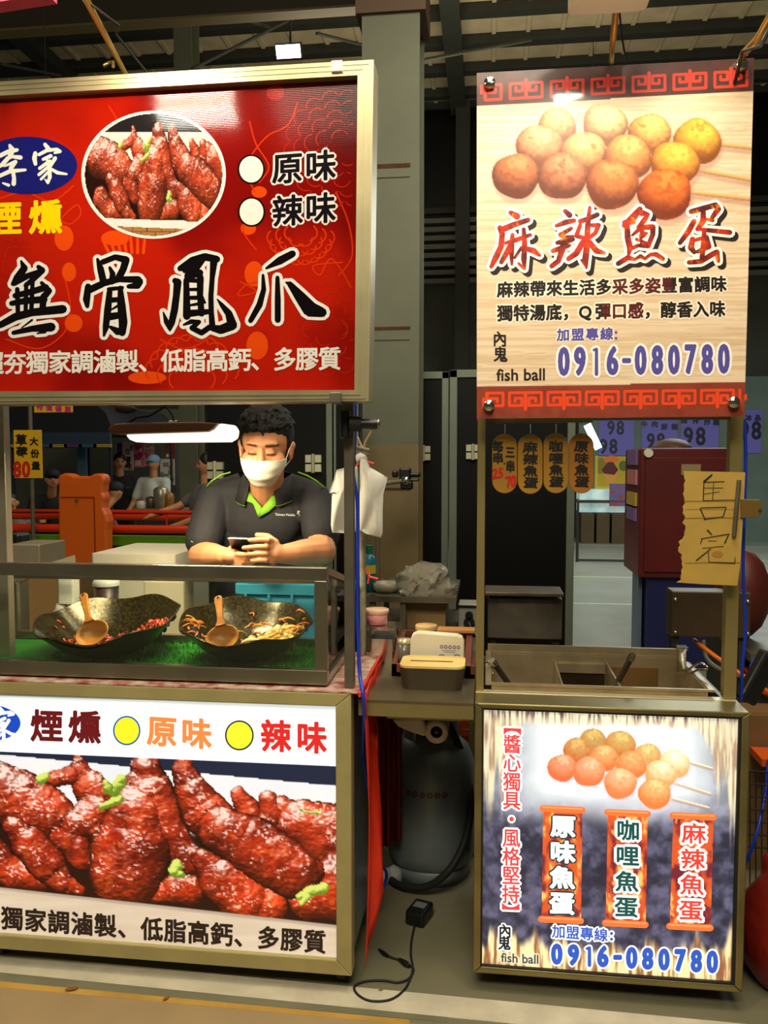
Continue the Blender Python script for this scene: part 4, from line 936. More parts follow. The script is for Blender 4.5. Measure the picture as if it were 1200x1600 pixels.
# ladles
def ladle(bx, by, tx, ty, Yb_, Yt, R, label):
    WD = mat('ladle_wood', (196, 118, 40), .35, c2=(226, 156, 70), nscale=9, stretch=(1, 1, 6))
    c = P(bx, by, Yb_); tp = P(tx, ty, Yt); ax = (tp-c).normalized()
    nrm = Vector((0, -.82, .57)); nrm = (nrm-ax*nrm.dot(ax)).normalized(); sd = ax.cross(nrm)
    M = Matrix((sd, ax, nrm)).transposed()
    root = thing('ladle', c, label, 'ladle', 'wooden ladles')
    b = MB(); pr = [(0, -.022), (R*.5, -.02), (R*.85, -.009), (R, 0), (R*.93, 0), (R*.75, -.008), (R*.4, -.015), (0, -.017)]
    b.lathe(pr, c, M @ Matrix.Scale(.82, 3, (0, 1, 0)), 36); b.build('bowl', WD, root)
    b = MB(); st = c+ax*R*.74; L = (tp-st).length
    prof = [(0, .010), (.06, .011), (.14, .0075), (.3, .0065), (.75, .0085), (.92, .0095), (1, .006)]
    vs = []
    for t, wd_ in prof:
        p = st+ax*L*t
        for s1, s2 in ((-1, 1), (1, 1), (1, -1), (-1, -1)): vs.append(p+sd*wd_*s1*1.25+nrm*.0055*s2)
    n = len(prof); fs = [(i*4+k, i*4+(k+1) % 4, (i+1)*4+(k+1) % 4, (i+1)*4+k) for i in range(n-1) for k in range(4)]+[(0, 1, 2, 3), (4*n-4, 4*n-3, 4*n-2, 4*n-1)]
    b.add(vs, fs, False); hd = b.build('handle', WD, root, .003)
    b = MB(); p = st+ax*L*.93+nrm*.0058; b.cyl(p-nrm*.001, p+nrm*.0004, .0035, n=12); b.build('hanging_hole', mat('dark_hole', (30, 16, 8), .8), hd)
ladle(143, 989, 130, 928, 2.13, 2.2, .047, 'wooden ladle lying in the wok of red shredded food')
ladle(347, 996, 341, 932, 2.12, 2.19, .046, 'wooden ladle lying in the wok of pale onion strips')
# ------------------------------------------------------------------ stall of fish balls (right cart)
YR = 2.08; YP = 2.115
W_ = lambda px, Y: px*Y/F
TOPB = lambda X: 166-.0554*(X-745)
BOTB = lambda X: 604-.0165*(X-745)
BALLS = [(870, 197, 29), (945, 195, 34), (1015, 210, 33), (1089, 222, 37), (842, 230, 36), (912, 240, 35), (980, 247, 37), (1054, 257, 37), (806, 275, 36), (878, 276, 37), (956, 288, 40), (1039, 303, 41)]
BL = [(226, 170, 110), (234, 200, 140), (232, 176, 96), (238, 178, 62), (206, 150, 104), (220, 166, 104), (222, 150, 82), (240, 168, 62), (178, 106, 62), (188, 120, 80), (200, 118, 62), (218, 110, 38)]
def balls2(X, Y, lst, out, lights, seed, shadow, dk=.42, spot=.5):
    for (c, l) in zip(lst, lights): pass
    n = len(lst)
    for k in range(0, n, 4):
        for q in range(k, k+4):
            cx, cy, r = lst[q]; d = np.sqrt(((X-cx-.06*r)/1.04)**2+((Y-cy-.2*r)/1.0)**2)/r; out = mix(out, shadow, .6*ss(1.12, .92, d))
        for q in range(k, k+4):
            cx, cy, r = lst[q]; an = np.arctan2(Y-cy, X-cx); wob = 1+.03*np.sin(3*an+q*2.1)+.015*np.sin(5*an+q)
            dx = (X-cx)/(r*1.03*wob); dy = (Y-cy)/(r*.98*wob); d = dx*dx+dy*dy; nz = np.sqrt(np.maximum(1-d, 0))
            dif = np.clip(.12*dx-.6*dy+.74*nz+(fbm(X/(r*.16)+q*9, Y/(r*.16), seed+q, 3)-.5)*.3, 0, 1)
            li = np.array(lights[q], float); c = mix(li*np.array((dk*1.25, dk*.9, dk*.7)), li, ss(.05, .95, dif))
            c = mix(c, np.minimum(li*1.25+20, 255), ss(.8, 1., dif)*.6)
            c = mix(c, li*np.array((.72, .52, .4)), ss(.66, .78, fbm(X/(r*.34)+q*31, Y/(r*.26), seed+3+q, 3))*spot)
            out = mix(out, c, ss(1.03, .96, d))
    return out
def stick(X, Y, a, b, w, out, c):
    dx, dy = b[0]-a[0], b[1]-a[1]; t = np.clip(((X-a[0])*dx+(Y-a[1])*dy)/(dx*dx+dy*dy), 0, 1)
    d = np.hypot(X-a[0]-dx*t, Y-a[1]-dy*t); sg = (Y-a[1]-dy*t)/w
    out = mix(out, (170, 120, 104), .5*ss(w*2.2, w*.8, np.hypot(X-a[0]-dx*t, Y-a[1]-dy*t-w*2)))
    return mix(out, np.array(c)*np.clip(1.05-.35*sg, .5, 1.2)[..., None] if np.ndim(sg) else c, ss(w*1.2, w*.8, d))
def rsign(X, Y):
    g = fbm(X/130, Y/3.2, 6, 4); out = mix((210, 182, 148), (226, 204, 174), ss(.3, .7, g)); out = mix(out, (190, 158, 120), .5*ss(.62, .75, fbm(X/60, Y/2.2, 9, 3)))
    for a, b in (((1120, 225), (1176, 231)), ((1088, 265), (1174, 281)), ((1076, 300), (1174, 311))): out = stick(X, Y, a, b, 3.2, out, (206, 150, 92))
    out = balls2(X, Y, BALLS, out, BL, 70, (176, 130, 118))
    fl = fbm(X/14, Y/14, 15)
    out = np.where((Y < TOPB(X))[..., None], mix((52, 24, 18), (84, 38, 28), fl), out)
    out = np.where((Y > BOTB(X))[..., None], mix((118, 46, 30), (150, 66, 44), fl), out)
    return out
q = [(745, 114), (1178.5, 90.5), (1163, 650.5), (745, 654)]
A0, A1, A2, A3 = [P(x, y, YP) for x, y in q]
sg = thing('stall_sign', ((A0.x+A1.x)/2, YP+.01, A3.z), 'pale wood-grain sign board showing fish balls on sticks with fret borders', 'sign')
b = MB(); b.prism([(p.x, p.z) for p in (A0, A1, A2, A3)], YP+.001, YP+.012); b.build('board', mat('clear_acrylic_edge', (206, 202, 182), .15), sg)
a = Art(YP, .00022); a.image(q, 250, 330, rsign)
FR = (226, 68, 28)
def fret(x, y, sl, up, c, w=4.6):
    k = -1 if up else 1
    def Q(u, v): return (x+u, y+v*k+sl*u)
    for m in (-1, 1):
        a.line([Q(0, -12), Q(25*m, -12), Q(25*m, 8), Q(5.5*m, 8), Q(5.5*m, -3.5), Q(16*m, -3.5), Q(16*m, 2)] if not up else [Q(0, -14), Q(25*m, -14), Q(25*m, 9), Q(5.5*m, 9), Q(5.5*m, -3), Q(16*m, -3), Q(16*m, 3)], w, c, 1)
    a.line([Q(0, -12), Q(0, 14)], w+1, c, 1)
a.clip = (746, 80, 1175, 660)
for k in range(8): x = 761+60*k; fret(x, 626.5-.0125*(x-745), -.0125, False, FR)
a.line([(747, 641), (1162, 636)], 4.5, FR, 1)
for k in range(7): x = 1142-64*k; fret(x, 143-.0554*(x-745), -.0554, True, (206, 50, 26))
a.line([(747, 126), (1172, 102.5)], 3.5, (206, 50, 26), 1)
a.clip = None
for ch, ox in (('麻', 750), ('辣', 750), ('魚', 950), ('蛋', 950)):
    T = lambda x, y: (ox+x*.175, 310+y*.175)
    a.strokes(BR[ch], (34, 22, 18), 2, T, .175, 4.4, 5.5, 6, n=5); a.strokes(BR[ch], (246, 240, 230), 3, T, .175, 4.4, n=5)
    fine = []
    for st in BR[ch]:                                                # finer pieces carry the flame colours
        f = []
        for p, r in zip(st, st[1:]):
            m = max(1, int(math.hypot(r[0]-p[0], r[1]-p[1])/22)); f += [tuple(p[i]+(r[i]-p[i])*t/m for i in range(3)) for t in range(m)]
        fine.append(f+[st[-1]])
    a.strokes(fine, FIRE, 4, T, .175)
a.row('麻辣帶來生活多采多姿豐富調味', (789, 453), (1123, 444), 22.5, lambda x, y: (26, 16, 12) if not 955 < x < 1050 else (84, 18, 14), 1, .95, ((238, 226, 206), 2.6), w=22)
a.row('獨特湯底，Q彈口感，醇香入味', (789, 490), (1121, 483), 23, lambda x, y: (26, 16, 12) if not 940 < x < 1010 else (84, 18, 14), 1, .95, ((238, 226, 206), 2.6), w=22)
PU = (82, 76, 156)
a.row('加盟專線', (880, 523.5), (948, 522), 18, PU, 1, .7, ((240, 230, 214), 2)); a.word(':', [(961, 518), (964, 518), (964, 530), (961, 530)], PU, 1, .6)
def digits(xs, yt, yb_, wd_, col, bold, out):
    for k, (ch, x) in enumerate(zip('0916-080780', xs)):
        t = (x-xs[0])/(xs[-1]-xs[0]); u, v_ = yt[0]+(yt[1]-yt[0])*t, yb_[0]+(yb_[1]-yb_[0])*t; h_ = wd_*(.2 if ch == '1' else .34 if ch == '-' else .5)
        if ch == '-': m_ = (u+v_)/2; u, v_ = m_-1.6, m_+2.2
        if ch == '1':
            st = [[(x-3, u+4, bold*2), (x+1, u+.5+bold, bold*2.4), (x+1, v_, bold*2.6)]]
            a.strokes(st, out[0], 2, grow=out[1]); a.strokes(st, col, 3); continue
        a.word(ch, [(x-h_, u), (x+h_, u), (x+h_, v_), (x-h_, v_)], col, 2, bold, out)
digits((881, 906, 931, 957, 979, 1001, 1027, 1053, 1079, 1105, 1131), (544, 539), (585.5, 582), 14.5, PU, 2.1, ((246, 240, 230), 3.6))
a.row('內鬼', (781, 530), (782, 554), 22, (26, 18, 14), 1, .6, w=20)
a.word('fish ball', [(776, 577), (851, 575.5), (851, 594), (776, 595)], (40, 24, 18), 1, .5)
a.build('panel', mat('acrylic_print', (255, 255, 255), .42, attr=True, coat=.35, spec=.35), sg)
for px, py in ((765, 132), (1157, 104), (764, 634), (1145, 629)):
    p = P(px, py, YP); b = MB(); b.cyl((p.x, YP-.006, p.z), (p.x, YP+.075, p.z), .008, n=12); b.lathe([(0, .012), (.0125, .0115), (.014, .009), (.014, 0)], (p.x, YP-.004, p.z), Euler((math.pi/2, 0, 0)).to_matrix(), 24); b.build('standoff', CHROME, sg)
# cabinet with light box
xl, xr = P(740.5, 1300, YR).x, P(1167.5, 1300, YR).x; zt = P(741, 1098.5, YR).z; zb = P(741, 1520, YR).z
Yb2 = 2.68
cab2 = thing('stall_cabinet', ((xl+xr)/2, (YR+Yb2)/2, 0), 'steel light-box cabinet with lit fish ball menu of three orange banners', 'cabinet')
b = MB(); w = .019; wt, wb_ = .0125, .0165; FI = [(xl+w, zt-wt), (xr-w, zt-wt), (xr-w, zb+wb_), (xl+w, zb+wb_)]; b.ring([(xl, zt), (xr, zt), (xr, zb), (xl, zb)], FI, YR, YR+.1)
b.build('frame', mat('brassy_steel', (150, 138, 92), .32, .8, noise=.25, nscale=9), cab2, .003)
b = MB(); b.box(xl, xr, YR+.1, YR+.135, zt-.02, zt); b.build('top_plate', mat('top_plate_steel', (200, 186, 152), .3, .45, noise=.15, nscale=7), cab2, .002)
b = MB(); b.box(xl+.004, xl+.016, YR+.1, Yb2, zb+.02, zt-.02); b.box(xr-.016, xr-.004, YR+.1, Yb2, zb+.02, zt-.02); b.box(xl+.016, xr-.016, Yb2-.012, Yb2, zb+.02, zt-.02); b.box(xl+.016, xr-.016, YR+.1, Yb2-.012, zb+.02, zb+.03); b.box(xl+.016, xr-.016, YR+.1, YR+.11, zb+.03, zt-.02)
b.build('body', DSTEEL, cab2)
b = MB(); b.ring(FI, [(xl+w+.004, zt-wt-.005), (xr-w-.006, zt-wt-.005), (xr-w-.007, zb+wb_+.005), (xl+w+.004, zb+wb_+.003)], YR+.003, YR+.09); b.build('dark_gasket', RUBBER, cab2)
CX, CY = 975, 1195
def rlight(X, Y):
    n1 = fbm(X/16, Y/16, 91, 5); out = mix((36, 36, 52), (104, 104, 136), ss(.3, .8, n1)*.75+.2*fbm(X/90, Y/90, 5))
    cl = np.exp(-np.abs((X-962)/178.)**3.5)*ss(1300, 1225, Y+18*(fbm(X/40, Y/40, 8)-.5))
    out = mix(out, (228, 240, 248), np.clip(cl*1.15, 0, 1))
    gl2 = np.exp(-((X-1000)/150.)**2-((Y-1262)/26.)**2)*.6; out = mix(out, (200, 206, 226), gl2)  # soft backlight hotspot painted into the print below the balls
    tlen = 18+10*fbm(X/30, X*0, 3)+185*ss(66, 5, np.minimum(X-757, 1152-X))*(.4+.9*fbm(X/7, X*0, 13, 2))
    yt = Y-(1110+.024*(X-757)); f = ss(tlen, tlen*.55, yt); st = fbm(X/3.4, Y/44, 31, 3)
    out = mix(out, mix((176, 140, 110), (246, 238, 196), ss(.25, .6, st)), f*.8); out = mix(out, (70, 44, 66), f*ss(16, 2, yt)*ss(.5, .35, st)*.7)
    yb = (1508+.062*(X-757))-Y; bl = 26+70*fbm(X/11, X*0, 19, 2)*(.4+.8*fbm(X/40, X*0, 22))+60*ss(26, 3, np.abs(X-1150))
    fb = ss(bl, bl*.6, yb); out = mix(out, mix((150, 96, 60), (252, 238, 178), ss(.3, .62, fbm(X/4.5, Y/40, 37, 3))), fb*.92)
    for p, r in (((1075, 1190), (1112, 1200)), ((1052, 1222), (1110, 1240)), ((1045, 1246), (1108, 1262))): out = stick(X, Y, p, r, 1.3, out, (222, 206, 170))
    lst = [(926, 1160, 22), (969, 1164, 23), (1011, 1183, 22), (1053, 1194, 24), (902, 1174, 22), (943, 1185, 21.5), (986, 1196, 23), (1032, 1211, 24), (878, 1200, 22), (920, 1206, 24), (969, 1224, 25), (1023, 1240, 25)]
    lg = [(186, 154, 92), (196, 160, 96), (206, 174, 112), (242, 226, 186), (192, 144, 88), (212, 160, 106), (214, 158, 104), (246, 212, 166), (218, 146, 112), (228, 158, 122), (234, 172, 130), (230, 170, 112)]
    return balls2(X, Y, lst, out, lg, 170, (206, 196, 216), .8, .22)
a = Art(YR+.012, .00022)
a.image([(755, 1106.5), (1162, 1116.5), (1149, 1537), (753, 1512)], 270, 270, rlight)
v = '︻醬心獨具・風格堅持︼'
a.row(v, (800.5, 1134), (798, 1427), 27, (214, 60, 62), 1, .5, ((246, 246, 250), 3.2), w=25)
for bx, (x0, x1, y0, sk), s, st in ((0, (844, 914, 1258, 2), '原味魚蛋', 0), (1, (945, 1016, 1264, 3), '咖哩魚蛋', 1), (2, (1047, 1119, 1269, 4.5), '麻辣魚蛋', 2)):
    h = 172; sl = .04
    fire = lambda X, Y: mix(mix((110, 34, 50), (206, 84, 40), ss(.3, .55, fbm(X/10, Y/22, 51+bx))), (255, 190, 100), ss(.55, .75, fbm(X/8, Y/20, 66+bx)))
    a.image([(x0+5, y0+8), (x1-4, y0+10), (x1-4-sk, y0+h+8), (x0+4-sk, y0+h+4)], 26, 60, fire, 1)
    for yy, dx in ((y0+5, 0), (y0+h+6, -sk-.5)):
        a.cap((x0+dx+4, yy), (x1+dx-4, yy+3), 5.2, 5.2, (240, 112, 56), 2)
        a.cap((x0+dx+4, yy-2), (x1+dx-4, yy+1), 1.3, 1.3, (252, 150, 90), 3)
    cx = (x0+x1)/2; A_, B_ = (cx+1, y0+34), (cx-sk+1, y0+154)
    if st == 0: a.row(s, A_, B_, 31, (232, 252, 250), 3, 1.7, ((28, 52, 58), 2.6), w=35)
    if st == 1: a.row(s, A_, B_, 29, (16, 76, 74), 3, .9, ((246, 252, 250), 4.2), w=33)
    if st == 2: a.row(s, A_, B_, 29, (224, 60, 52), 3, .7, ((255, 248, 246), 4.6), w=34)
BLU = (44, 84, 186)
a.row('加盟專線', (873, 1456), (939, 1461), 19, BLU, 2, .5, ((246, 250, 252), 2.6)); a.word(':', [(954, 1457), (957, 1457), (957, 1469), (954, 1469)], BLU, 2, 1, ((246, 250, 252), 2.6))
digits((870, 896, 920, 942, 965, 987, 1012, 1037.5, 1063, 1088, 1113), (1476, 1487), (1505.5, 1519), 14, BLU, 2.2, ((240, 244, 250), 2.6))
a.row('內鬼', (789, 1455), (788, 1474), 20, (20, 24, 30), 2, .6, ((226, 234, 236), 2.6), w=18)
a.word('fish ball', [(783, 1489), (841, 1492), (841, 1506), (783, 1503)], (70, 76, 84), 2, .5, ((232, 222, 190), 1.6))
b = MB(); b.box(xl+w, xr-w, YR+.014, YR+.095, zb+wb_, zt-wt); b.build('light_box', WHITEP, cab2)
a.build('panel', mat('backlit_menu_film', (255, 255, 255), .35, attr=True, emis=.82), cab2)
for x in (xl+.08, xr-.1):
    for y in (YR+.1, Yb2-.08): caster(x, y, .042, cab2, mat('grey_rubber', (92, 92, 86), .6), zb+.022)
# boiling tank
Ya, Yz = 2.218, 2.585; X0, X1 = P(763, 1070, Ya).x+.004, P(1109, 1080, Ya).x; ztk = zt+.012
tank = thing('boiling_tank', ((X0+X1)/2, (Ya+Yz)/2, zt-.2), 'open steel boiling tank with two dividers set into the fish ball cabinet', 'tank')
b = MB(); t = .004; d = .2; TK = mat('tank_steel', (186, 170, 136), .3, .6, noise=.3, nscale=8)
b.box(X0, X1, Ya, Ya+t, ztk-d, ztk); b.box(X0, X1, Yz-t, Yz, ztk-d, ztk); b.box(X0, X0+t, Ya, Yz, ztk-d, ztk); b.box(X1-t, X1, Ya, Yz, ztk-d, ztk); b.box(X0, X1, Ya, Yz, ztk-d-.004, ztk-d)
b.build('shell', TK, tank)
b = MB(); b.ring([(X0-.012, Yz+.012), (X1+.012, Yz+.012), (X1+.012, Ya-.006), (X0-.012, Ya-.006)], [(X0+.002, Yz-.002), (X1-.002, Yz-.002), (X1-.002, Ya+.002), (X0+.002, Ya+.002)], 0, .006)
b.v = [(x, z, ztk+y) for x, y, z in b.v]; b.build('rim', TK, tank)
b = MB(); b.box(X0-.006, X1+.006, Yz+.002, Yz+.012, ztk-.02, ztk+.028); b.build('splash_lip', TK, tank)
for px in (868, 950):
    x = P(px, 1045, 2.55).x; b = MB(); b.box(x-.002, x+.002, Ya+.005, Yz-.005, ztk-.19, ztk-.018); b.build('divider', TK, tank)
b = MB(); x = P(905, 1045, 2.5).x; b.box(P(872, 1045, 2.5).x, P(948, 1045, 2.5).x, Ya+.006, Yz-.006, ztk-.13, ztk-.125); b.build('dark_broth', mat('dark_broth', (34, 22, 12), .15), tank)
b = MB(); x = P(905, 1045, 2.5).x; b.box(P(870, 1030, 2.56).x, P(946, 1030, 2.56).x, Yz-.016, Yz-.005, ztk-.05, ztk-.022); b.build('rear_rail', TK, tank)
b = MB(); b.box(P(872, 1045, 2.56).x, P(946, 1045, 2.56).x, Yz-.012, Yz-.006, ztk-.19, ztk-.056); b.build('dark_insert', mat('dark_brown_steel', (58, 44, 24), .4, .4, noise=.4, nscale=14), tank)  # plate added to turn the middle compartment's back wall dark
b = MB(); b.box(P(955, 1045, 2.56).x, P(1030, 1045, 2.56).x, Yz-.012, Yz-.006, ztk-.19, ztk-.03); b.build('brown_insert', mat('brown_insert_steel', (140, 108, 62), .35, .5, noise=.3, nscale=10), tank)  # plate added to turn the right compartment's back wall brown
b = MB(); b.tube([P(1076, 1054, 2.42), P(1090, 1047, 2.36), P(1105, 1046, 2.33), P(1106, 1042, 2.33), P(1096, 1036, 2.36), P(1090, 1037, 2.38), P(1076, 1046, 2.44)], .0035, 8); b.build('wire_handle', CHROME, tank)
b = MB(); p = P(1065, 1015, 2.46); q_ = P(1064, 1050, 2.46); b.box(p.x-.012, p.x+.012, 2.45, 2.475, q_.z, p.z+.008); b.box(p.x-.016, p.x+.016, 2.447, 2.478, p.z, p.z+.01); b.build('latch', CHROME, tank, .002)
b = MB(); p = P(768, 1034, 2.4); b.tube([P(758, 1036, 2.45), p, P(770, 1050, 2.42), P(758, 1052, 2.46)], .005, 8); b.build('hinge', CHROME, tank)
def strainer(a_, b_, ya, yb, label):
    A, B = P(*a_, ya), P(*b_, yb); dr = (B-A).normalized(); t = thing('strainer', B, label, 'strainer', 'strainers in the boiling tank')
    h = MB(); h.tube([A, A+dr*.012, A+dr*.02, B], [.007, .0085, .0085, .0085], 12); h.build('handle', mat('dark_wood', (52, 40, 30), .5), t)
    c = MB(); c.tube([A-dr*.012, A+dr*.006], [.0095, .0105], 12); c.build('end_cap', CHROME, t)
    e = MB(); e.tube([B, B+dr*.05], .003, 6); C_ = B+dr*.05+Vector((0, 0, -.02)); e.lathe([(.032, .0), (.03, -.02), (.018, -.04), (0, -.042)], C_, n=18); e.build('basket', DSTEEL, t)
strainer((772, 1036), (796, 1070), 2.36, 2.4, 'dark handled strainer leaning at the left end of the boiling tank')
strainer((986, 1028), (966, 1064), 2.33, 2.36, 'dark handled strainer standing at the middle of the boiling tank')
# posts, rail, plaques
def post2(x0, x1, ytop, ybot, Y, d, label, m):
    A, B = P(x0, 850, Y), P(x1, 850, Y); b = MB(); b.box(A.x, B.x, Y, Y+d, P(x0, ybot, Y).z, P(x0, ytop, Y).z); tag(b.build('sign_post', m, None, .002), label, 'post')
PM = mat('brassy_post', (152, 136, 86), .34, .5)
post2(745, 757.5, 125, 1083, 2.195, .02, 'thin square post carrying the left edge of the fish ball sign', PM)
post2(1137, 1157, 112, 1092, 2.195, .034, 'wide square post behind the cardboard sold-out sign', PM)
p, r = P(774, 651, 2.2), P(926, 660, 2.2); b = MB(); b.box(p.x, r.x, 2.2, 2.212, r.z, p.z+.004); b.box(P(745, 655, 2.2).x, P(1157, 655, 2.2).x, 2.212, 2.224, r.z+.006, p.z+.02)
rail = tag(b.build('hanging_rail', mat('brown_rail', (96, 78, 46), .5)), 'brown rail under the fish ball sign carrying wooden plaques', 'rail')
PLQ = mat('yellow_wood', (140, 98, 16), .45, c2=(158, 114, 26), nscale=7, stretch=(1, 1, .3)); PLQ2 = mat('orange_wood', (142, 86, 16), .45, c2=(154, 98, 22), nscale=7, stretch=(1, 1, .3))
for k, (x0, x1, y0, y1, txt, m, lb) in enumerate(((769, 808, 678, 771, None, PLQ, 'hanging wooden plaque with red prices 25 and 70'), (809, 848, 678.5, 772, '麻辣魚蛋', PLQ, 'hanging wooden plaque right of the one with red prices'), (849, 888, 677, 771, '咖哩魚蛋', PLQ, 'hanging wooden plaque third along the rail from the thin post'), (889, 928, 677, 771, '原味魚蛋', PLQ2, 'more orange hanging wooden plaque at the end of the row'))):
    Y = 2.19-.003*(k % 2); cx, R = (x0+x1)/2, (x1-x0)/2
    pts = [(cx+R*math.cos(t), y0+R+R*math.sin(t)) for t in np.linspace(math.pi, 2*math.pi, 13)]+[(cx+R*math.cos(t), y1-R+R*math.sin(t)) for t in np.linspace(0, math.pi, 13)]
    root = thing('menu_plaque', P(cx, y0, Y), lb, 'plaque', 'wooden plaques on the rail')
    b = MB(); b.prism([xz(*p, Y) for p in pts], Y, Y+.008); bd = b.build('board', m, root, .0015)
    a = Art(Y-.0002, .0003); INK = (24, 18, 10)
    if txt: a.row(txt, (cx, y0+21), (cx+1, y0+76), 15.5, INK, 1, .8, w=20, skew=.1)
    else:
        a.row('每串', (777.5, 698), (778, 716), 16, INK, 1, .7, w=16); a.row('三串', (797, 707), (797.5, 729), 17, INK, 1, .7, w=13); a.ellipse(788.5, 724.5, 1.8, 1.5, INK, 1, 8)
        a.word('25', [(770, 733), (786, 731), (785, 746), (769, 748)], (190, 24, 20), 1, .9); a.word('70', [(790, 745), (806, 743), (805, 760), (792, 762)], (190, 24, 20), 1, .9)
    a.build('lettering', PRINT, bd)
    b = MB(); p = P(cx, y0+1, Y+.004); r = P(cx, 660, Y+.01); b.tube([p, (p.x+.001, Y+.006, (p.z+r.z)/2), (p.x, 2.206, r.z)], .0012, 6); b.cyl((p.x, Y-.001, p.z-.004), (p.x, Y+.009, p.z-.004), .002, n=8); b.build('chain', CHROME, root)
# cardboard sold-out sign in a clamp
Y = 2.15
CB = mat('corrugated_cardboard', (178, 144, 62), .75, noise=.14, nscale=14)
random.seed(11)
L = [(1068, 736)]+[(1069+random.uniform(-2.5, 2.5)-max(0, (yy-850)*.1)-(6 if 845 < yy < 865 else 0), yy) for yy in range(742, 908, 5)]+[(1058, 910)]
pts = L+[(1100, 913), (1152, 915), (1157, 880), (1164.5, 738), (1120, 737)]
root = thing('cardboard_sign', P(1110, 915, Y), 'torn brown cardboard piece with handwritten sold-out letters clamped on a post', 'sign')
b = MB(); b.prism([xz(*p, Y) for p in pts], Y, Y+.005); sh = b.build('sheet', CB, root)
a = Art(Y-.0003, .0004)
for yy in (783, 810, 880, 796): a.line([(1071, yy), (1115, yy-1.5 if yy > 800 else yy), (1158, yy-.5)], 1.3 if yy != 796 else .6, (140, 106, 42), 1)
Z = lambda X, Yy: (1040+X*.3002, 640+Yy*.3)
for st in ([(240, 340, 8), (200, 375, 10)], [(200, 375, 5), (196, 470, 5)], [(200, 378, 4), (305, 375, 4)], [(196, 408, 3), (300, 408, 3)], [(200, 440, 3), (280, 428, 3)], [(250, 375, 3), (245, 470, 4)], [(196, 474, 4), (360, 470, 3)], [(180, 515, 6), (205, 570, 5)], [(185, 512, 4), (315, 508, 5), (298, 560, 6)], [(200, 572, 5), (300, 558, 4)], [(218, 628, 8), (240, 650, 6)], [(190, 670, 6), (182, 700, 4)], [(190, 672, 4), (330, 648, 5), (308, 695, 7)], [(222, 684, 3), (265, 684, 3)], [(192, 722, 3), (300, 712, 4)], [(235, 725, 5), (160, 785, 6)], [(222, 735, 4), (226, 795, 4), (360, 800, 5), (362, 770, 4)]):
    a.strokes([st], (30, 24, 14), 2, Z, .3)
a.ellipse(1121, 866, 9, 5, (160, 112, 40), 1, 20)
a.build('lettering', PRINT, sh)
clip = thing('board_clamp', P(1156, 790, Y-.004), 'steel clamp gripping the cardboard sign on the post', 'clamp')
b = MB(); p = P(1156, 750, Y-.012); r = P(1148, 838, Y-.012); b.tube([(p.x, Y-.006, p.z), (r.x, Y-.006, r.z)], .0055, 8); b.build('jaw', DSTEEL, clip)
b = MB(); b.prism([xz(*p, Y-.005) for p in ((1158, 780), (1187, 781), (1194, 793), (1186, 808), (1158, 809))], Y-.006, Y+.002); h = b.build('handle', mat('brown_metal', (136, 108, 54), .4, .6), clip, .001)
b = MB(); p = P(1187, 797, Y-.006); b.cyl((p.x, Y-.008, p.z), (p.x, Y-.005, p.z), .004, n=10); b.build('rivet', CHROME, h)
# things behind the fish ball stall
def legs_box(px0, px1, py0, py1, Y0, Y1, m, name, label, cat, under=DGREY):
    A, B = P(px0, py0, Y0), P(px1, py1, Y0); t = thing(name, ((A.x+B.x)/2, (Y0+Y1)/2, 0), label, cat)
    b = MB(); b.box(A.x, B.x, Y0, Y1, B.z, A.z); b.build('body', m, t, .004)
    for x in (A.x+.02, B.x-.02):
        for y in (Y0+.03, Y1-.03): b = MB(); b.box(x-.012, x+.012, y-.012, y+.012, 0, B.z); b.build('leg', under, t)
    return t, A, B
t, A, B = legs_box(762, 878, 934, 1000, 3.1, 3.2, mat('smeared_steel', (112, 106, 92), .45, .6, c2=(150, 144, 128), nscale=5), 'steel_bin', 'smeared steel bin on legs before the wide black partition leaf', 'bin')
b = MB(); p = P(762, 921, 3.05); r = P(878, 929, 3.05); b.box(p.x-.01, B.x, 3.05, 3.22, r.z-.01, r.z+.004); b.build('shelf', DSTEEL, t, .003)
t, A, B = legs_box(1050, 1172, 924, 998, 3.1, 3.2, mat('warm_steel', (110, 92, 72), .4, .7, noise=.3, nscale=4), 'control_box', 'brownish steel control box on legs right of the boiling tank', 'metal box')
b = MB()
for px, py in ((1055, 937), (1055, 988), (1168, 940), (1168, 990)): p = P(px, py, 3.1); b = MB(); b.ell((p.x, 3.095, p.z), .008, n=8); b.build('screw', CHROME, t)
def cable(pts, r, m, label, name='cable', cat='cable', n=8):
    q = []
    pts = [Vector(p) for p in pts]
    for k in range(len(pts)-1):
        p0, p1, p2, p3 = pts[max(k-1, 0)], pts[k], pts[k+1], pts[min(k+2, len(pts)-1)]
        for t in np.linspace(0, 1, 9)[:-1]: q.append(.5*((2*p1)+(-p0+p2)*t+(2*p0-5*p1+4*p2-p3)*t*t+(-p0+3*p1-3*p2+p3)*t**3))
    q.append(pts[-1]); b = MB(); b.tube(q, r, n); return tag(b.build(name, m), label, cat)
BLUEC = mat('blue_cable', (22, 54, 180), .4)
cable([P(1163, 655, 2.24), P(1165, 720, 2.24), P(1161, 880, 2.24), P(1165, 980, 2.24), P(1160, 1040, 2.24), P(1158, 1094, 2.26)], .0045, BLUEC, 'bright blue cable running down beside the wide right post')
cable([P(1172, 1085, 2.3), P(1170, 1060, 2.35), P(1180, 1030, 2.4), P(1205, 1018, 2.45), P(1240, 1030, 2.5)], .005, BLUEC, 'blue cable arching out beside the black plug at the right margin')
cable([P(1240, 1110, 2.75), P(1204, 1180, 2.7), P(1196, 1240, 2.66), P(1180, 1310, 2.6), P(1160, 1360, 2.62), P(1150, 1390, 2.7)], .0055, BLUEC, 'blue cable drooping behind the right side of the lit menu')
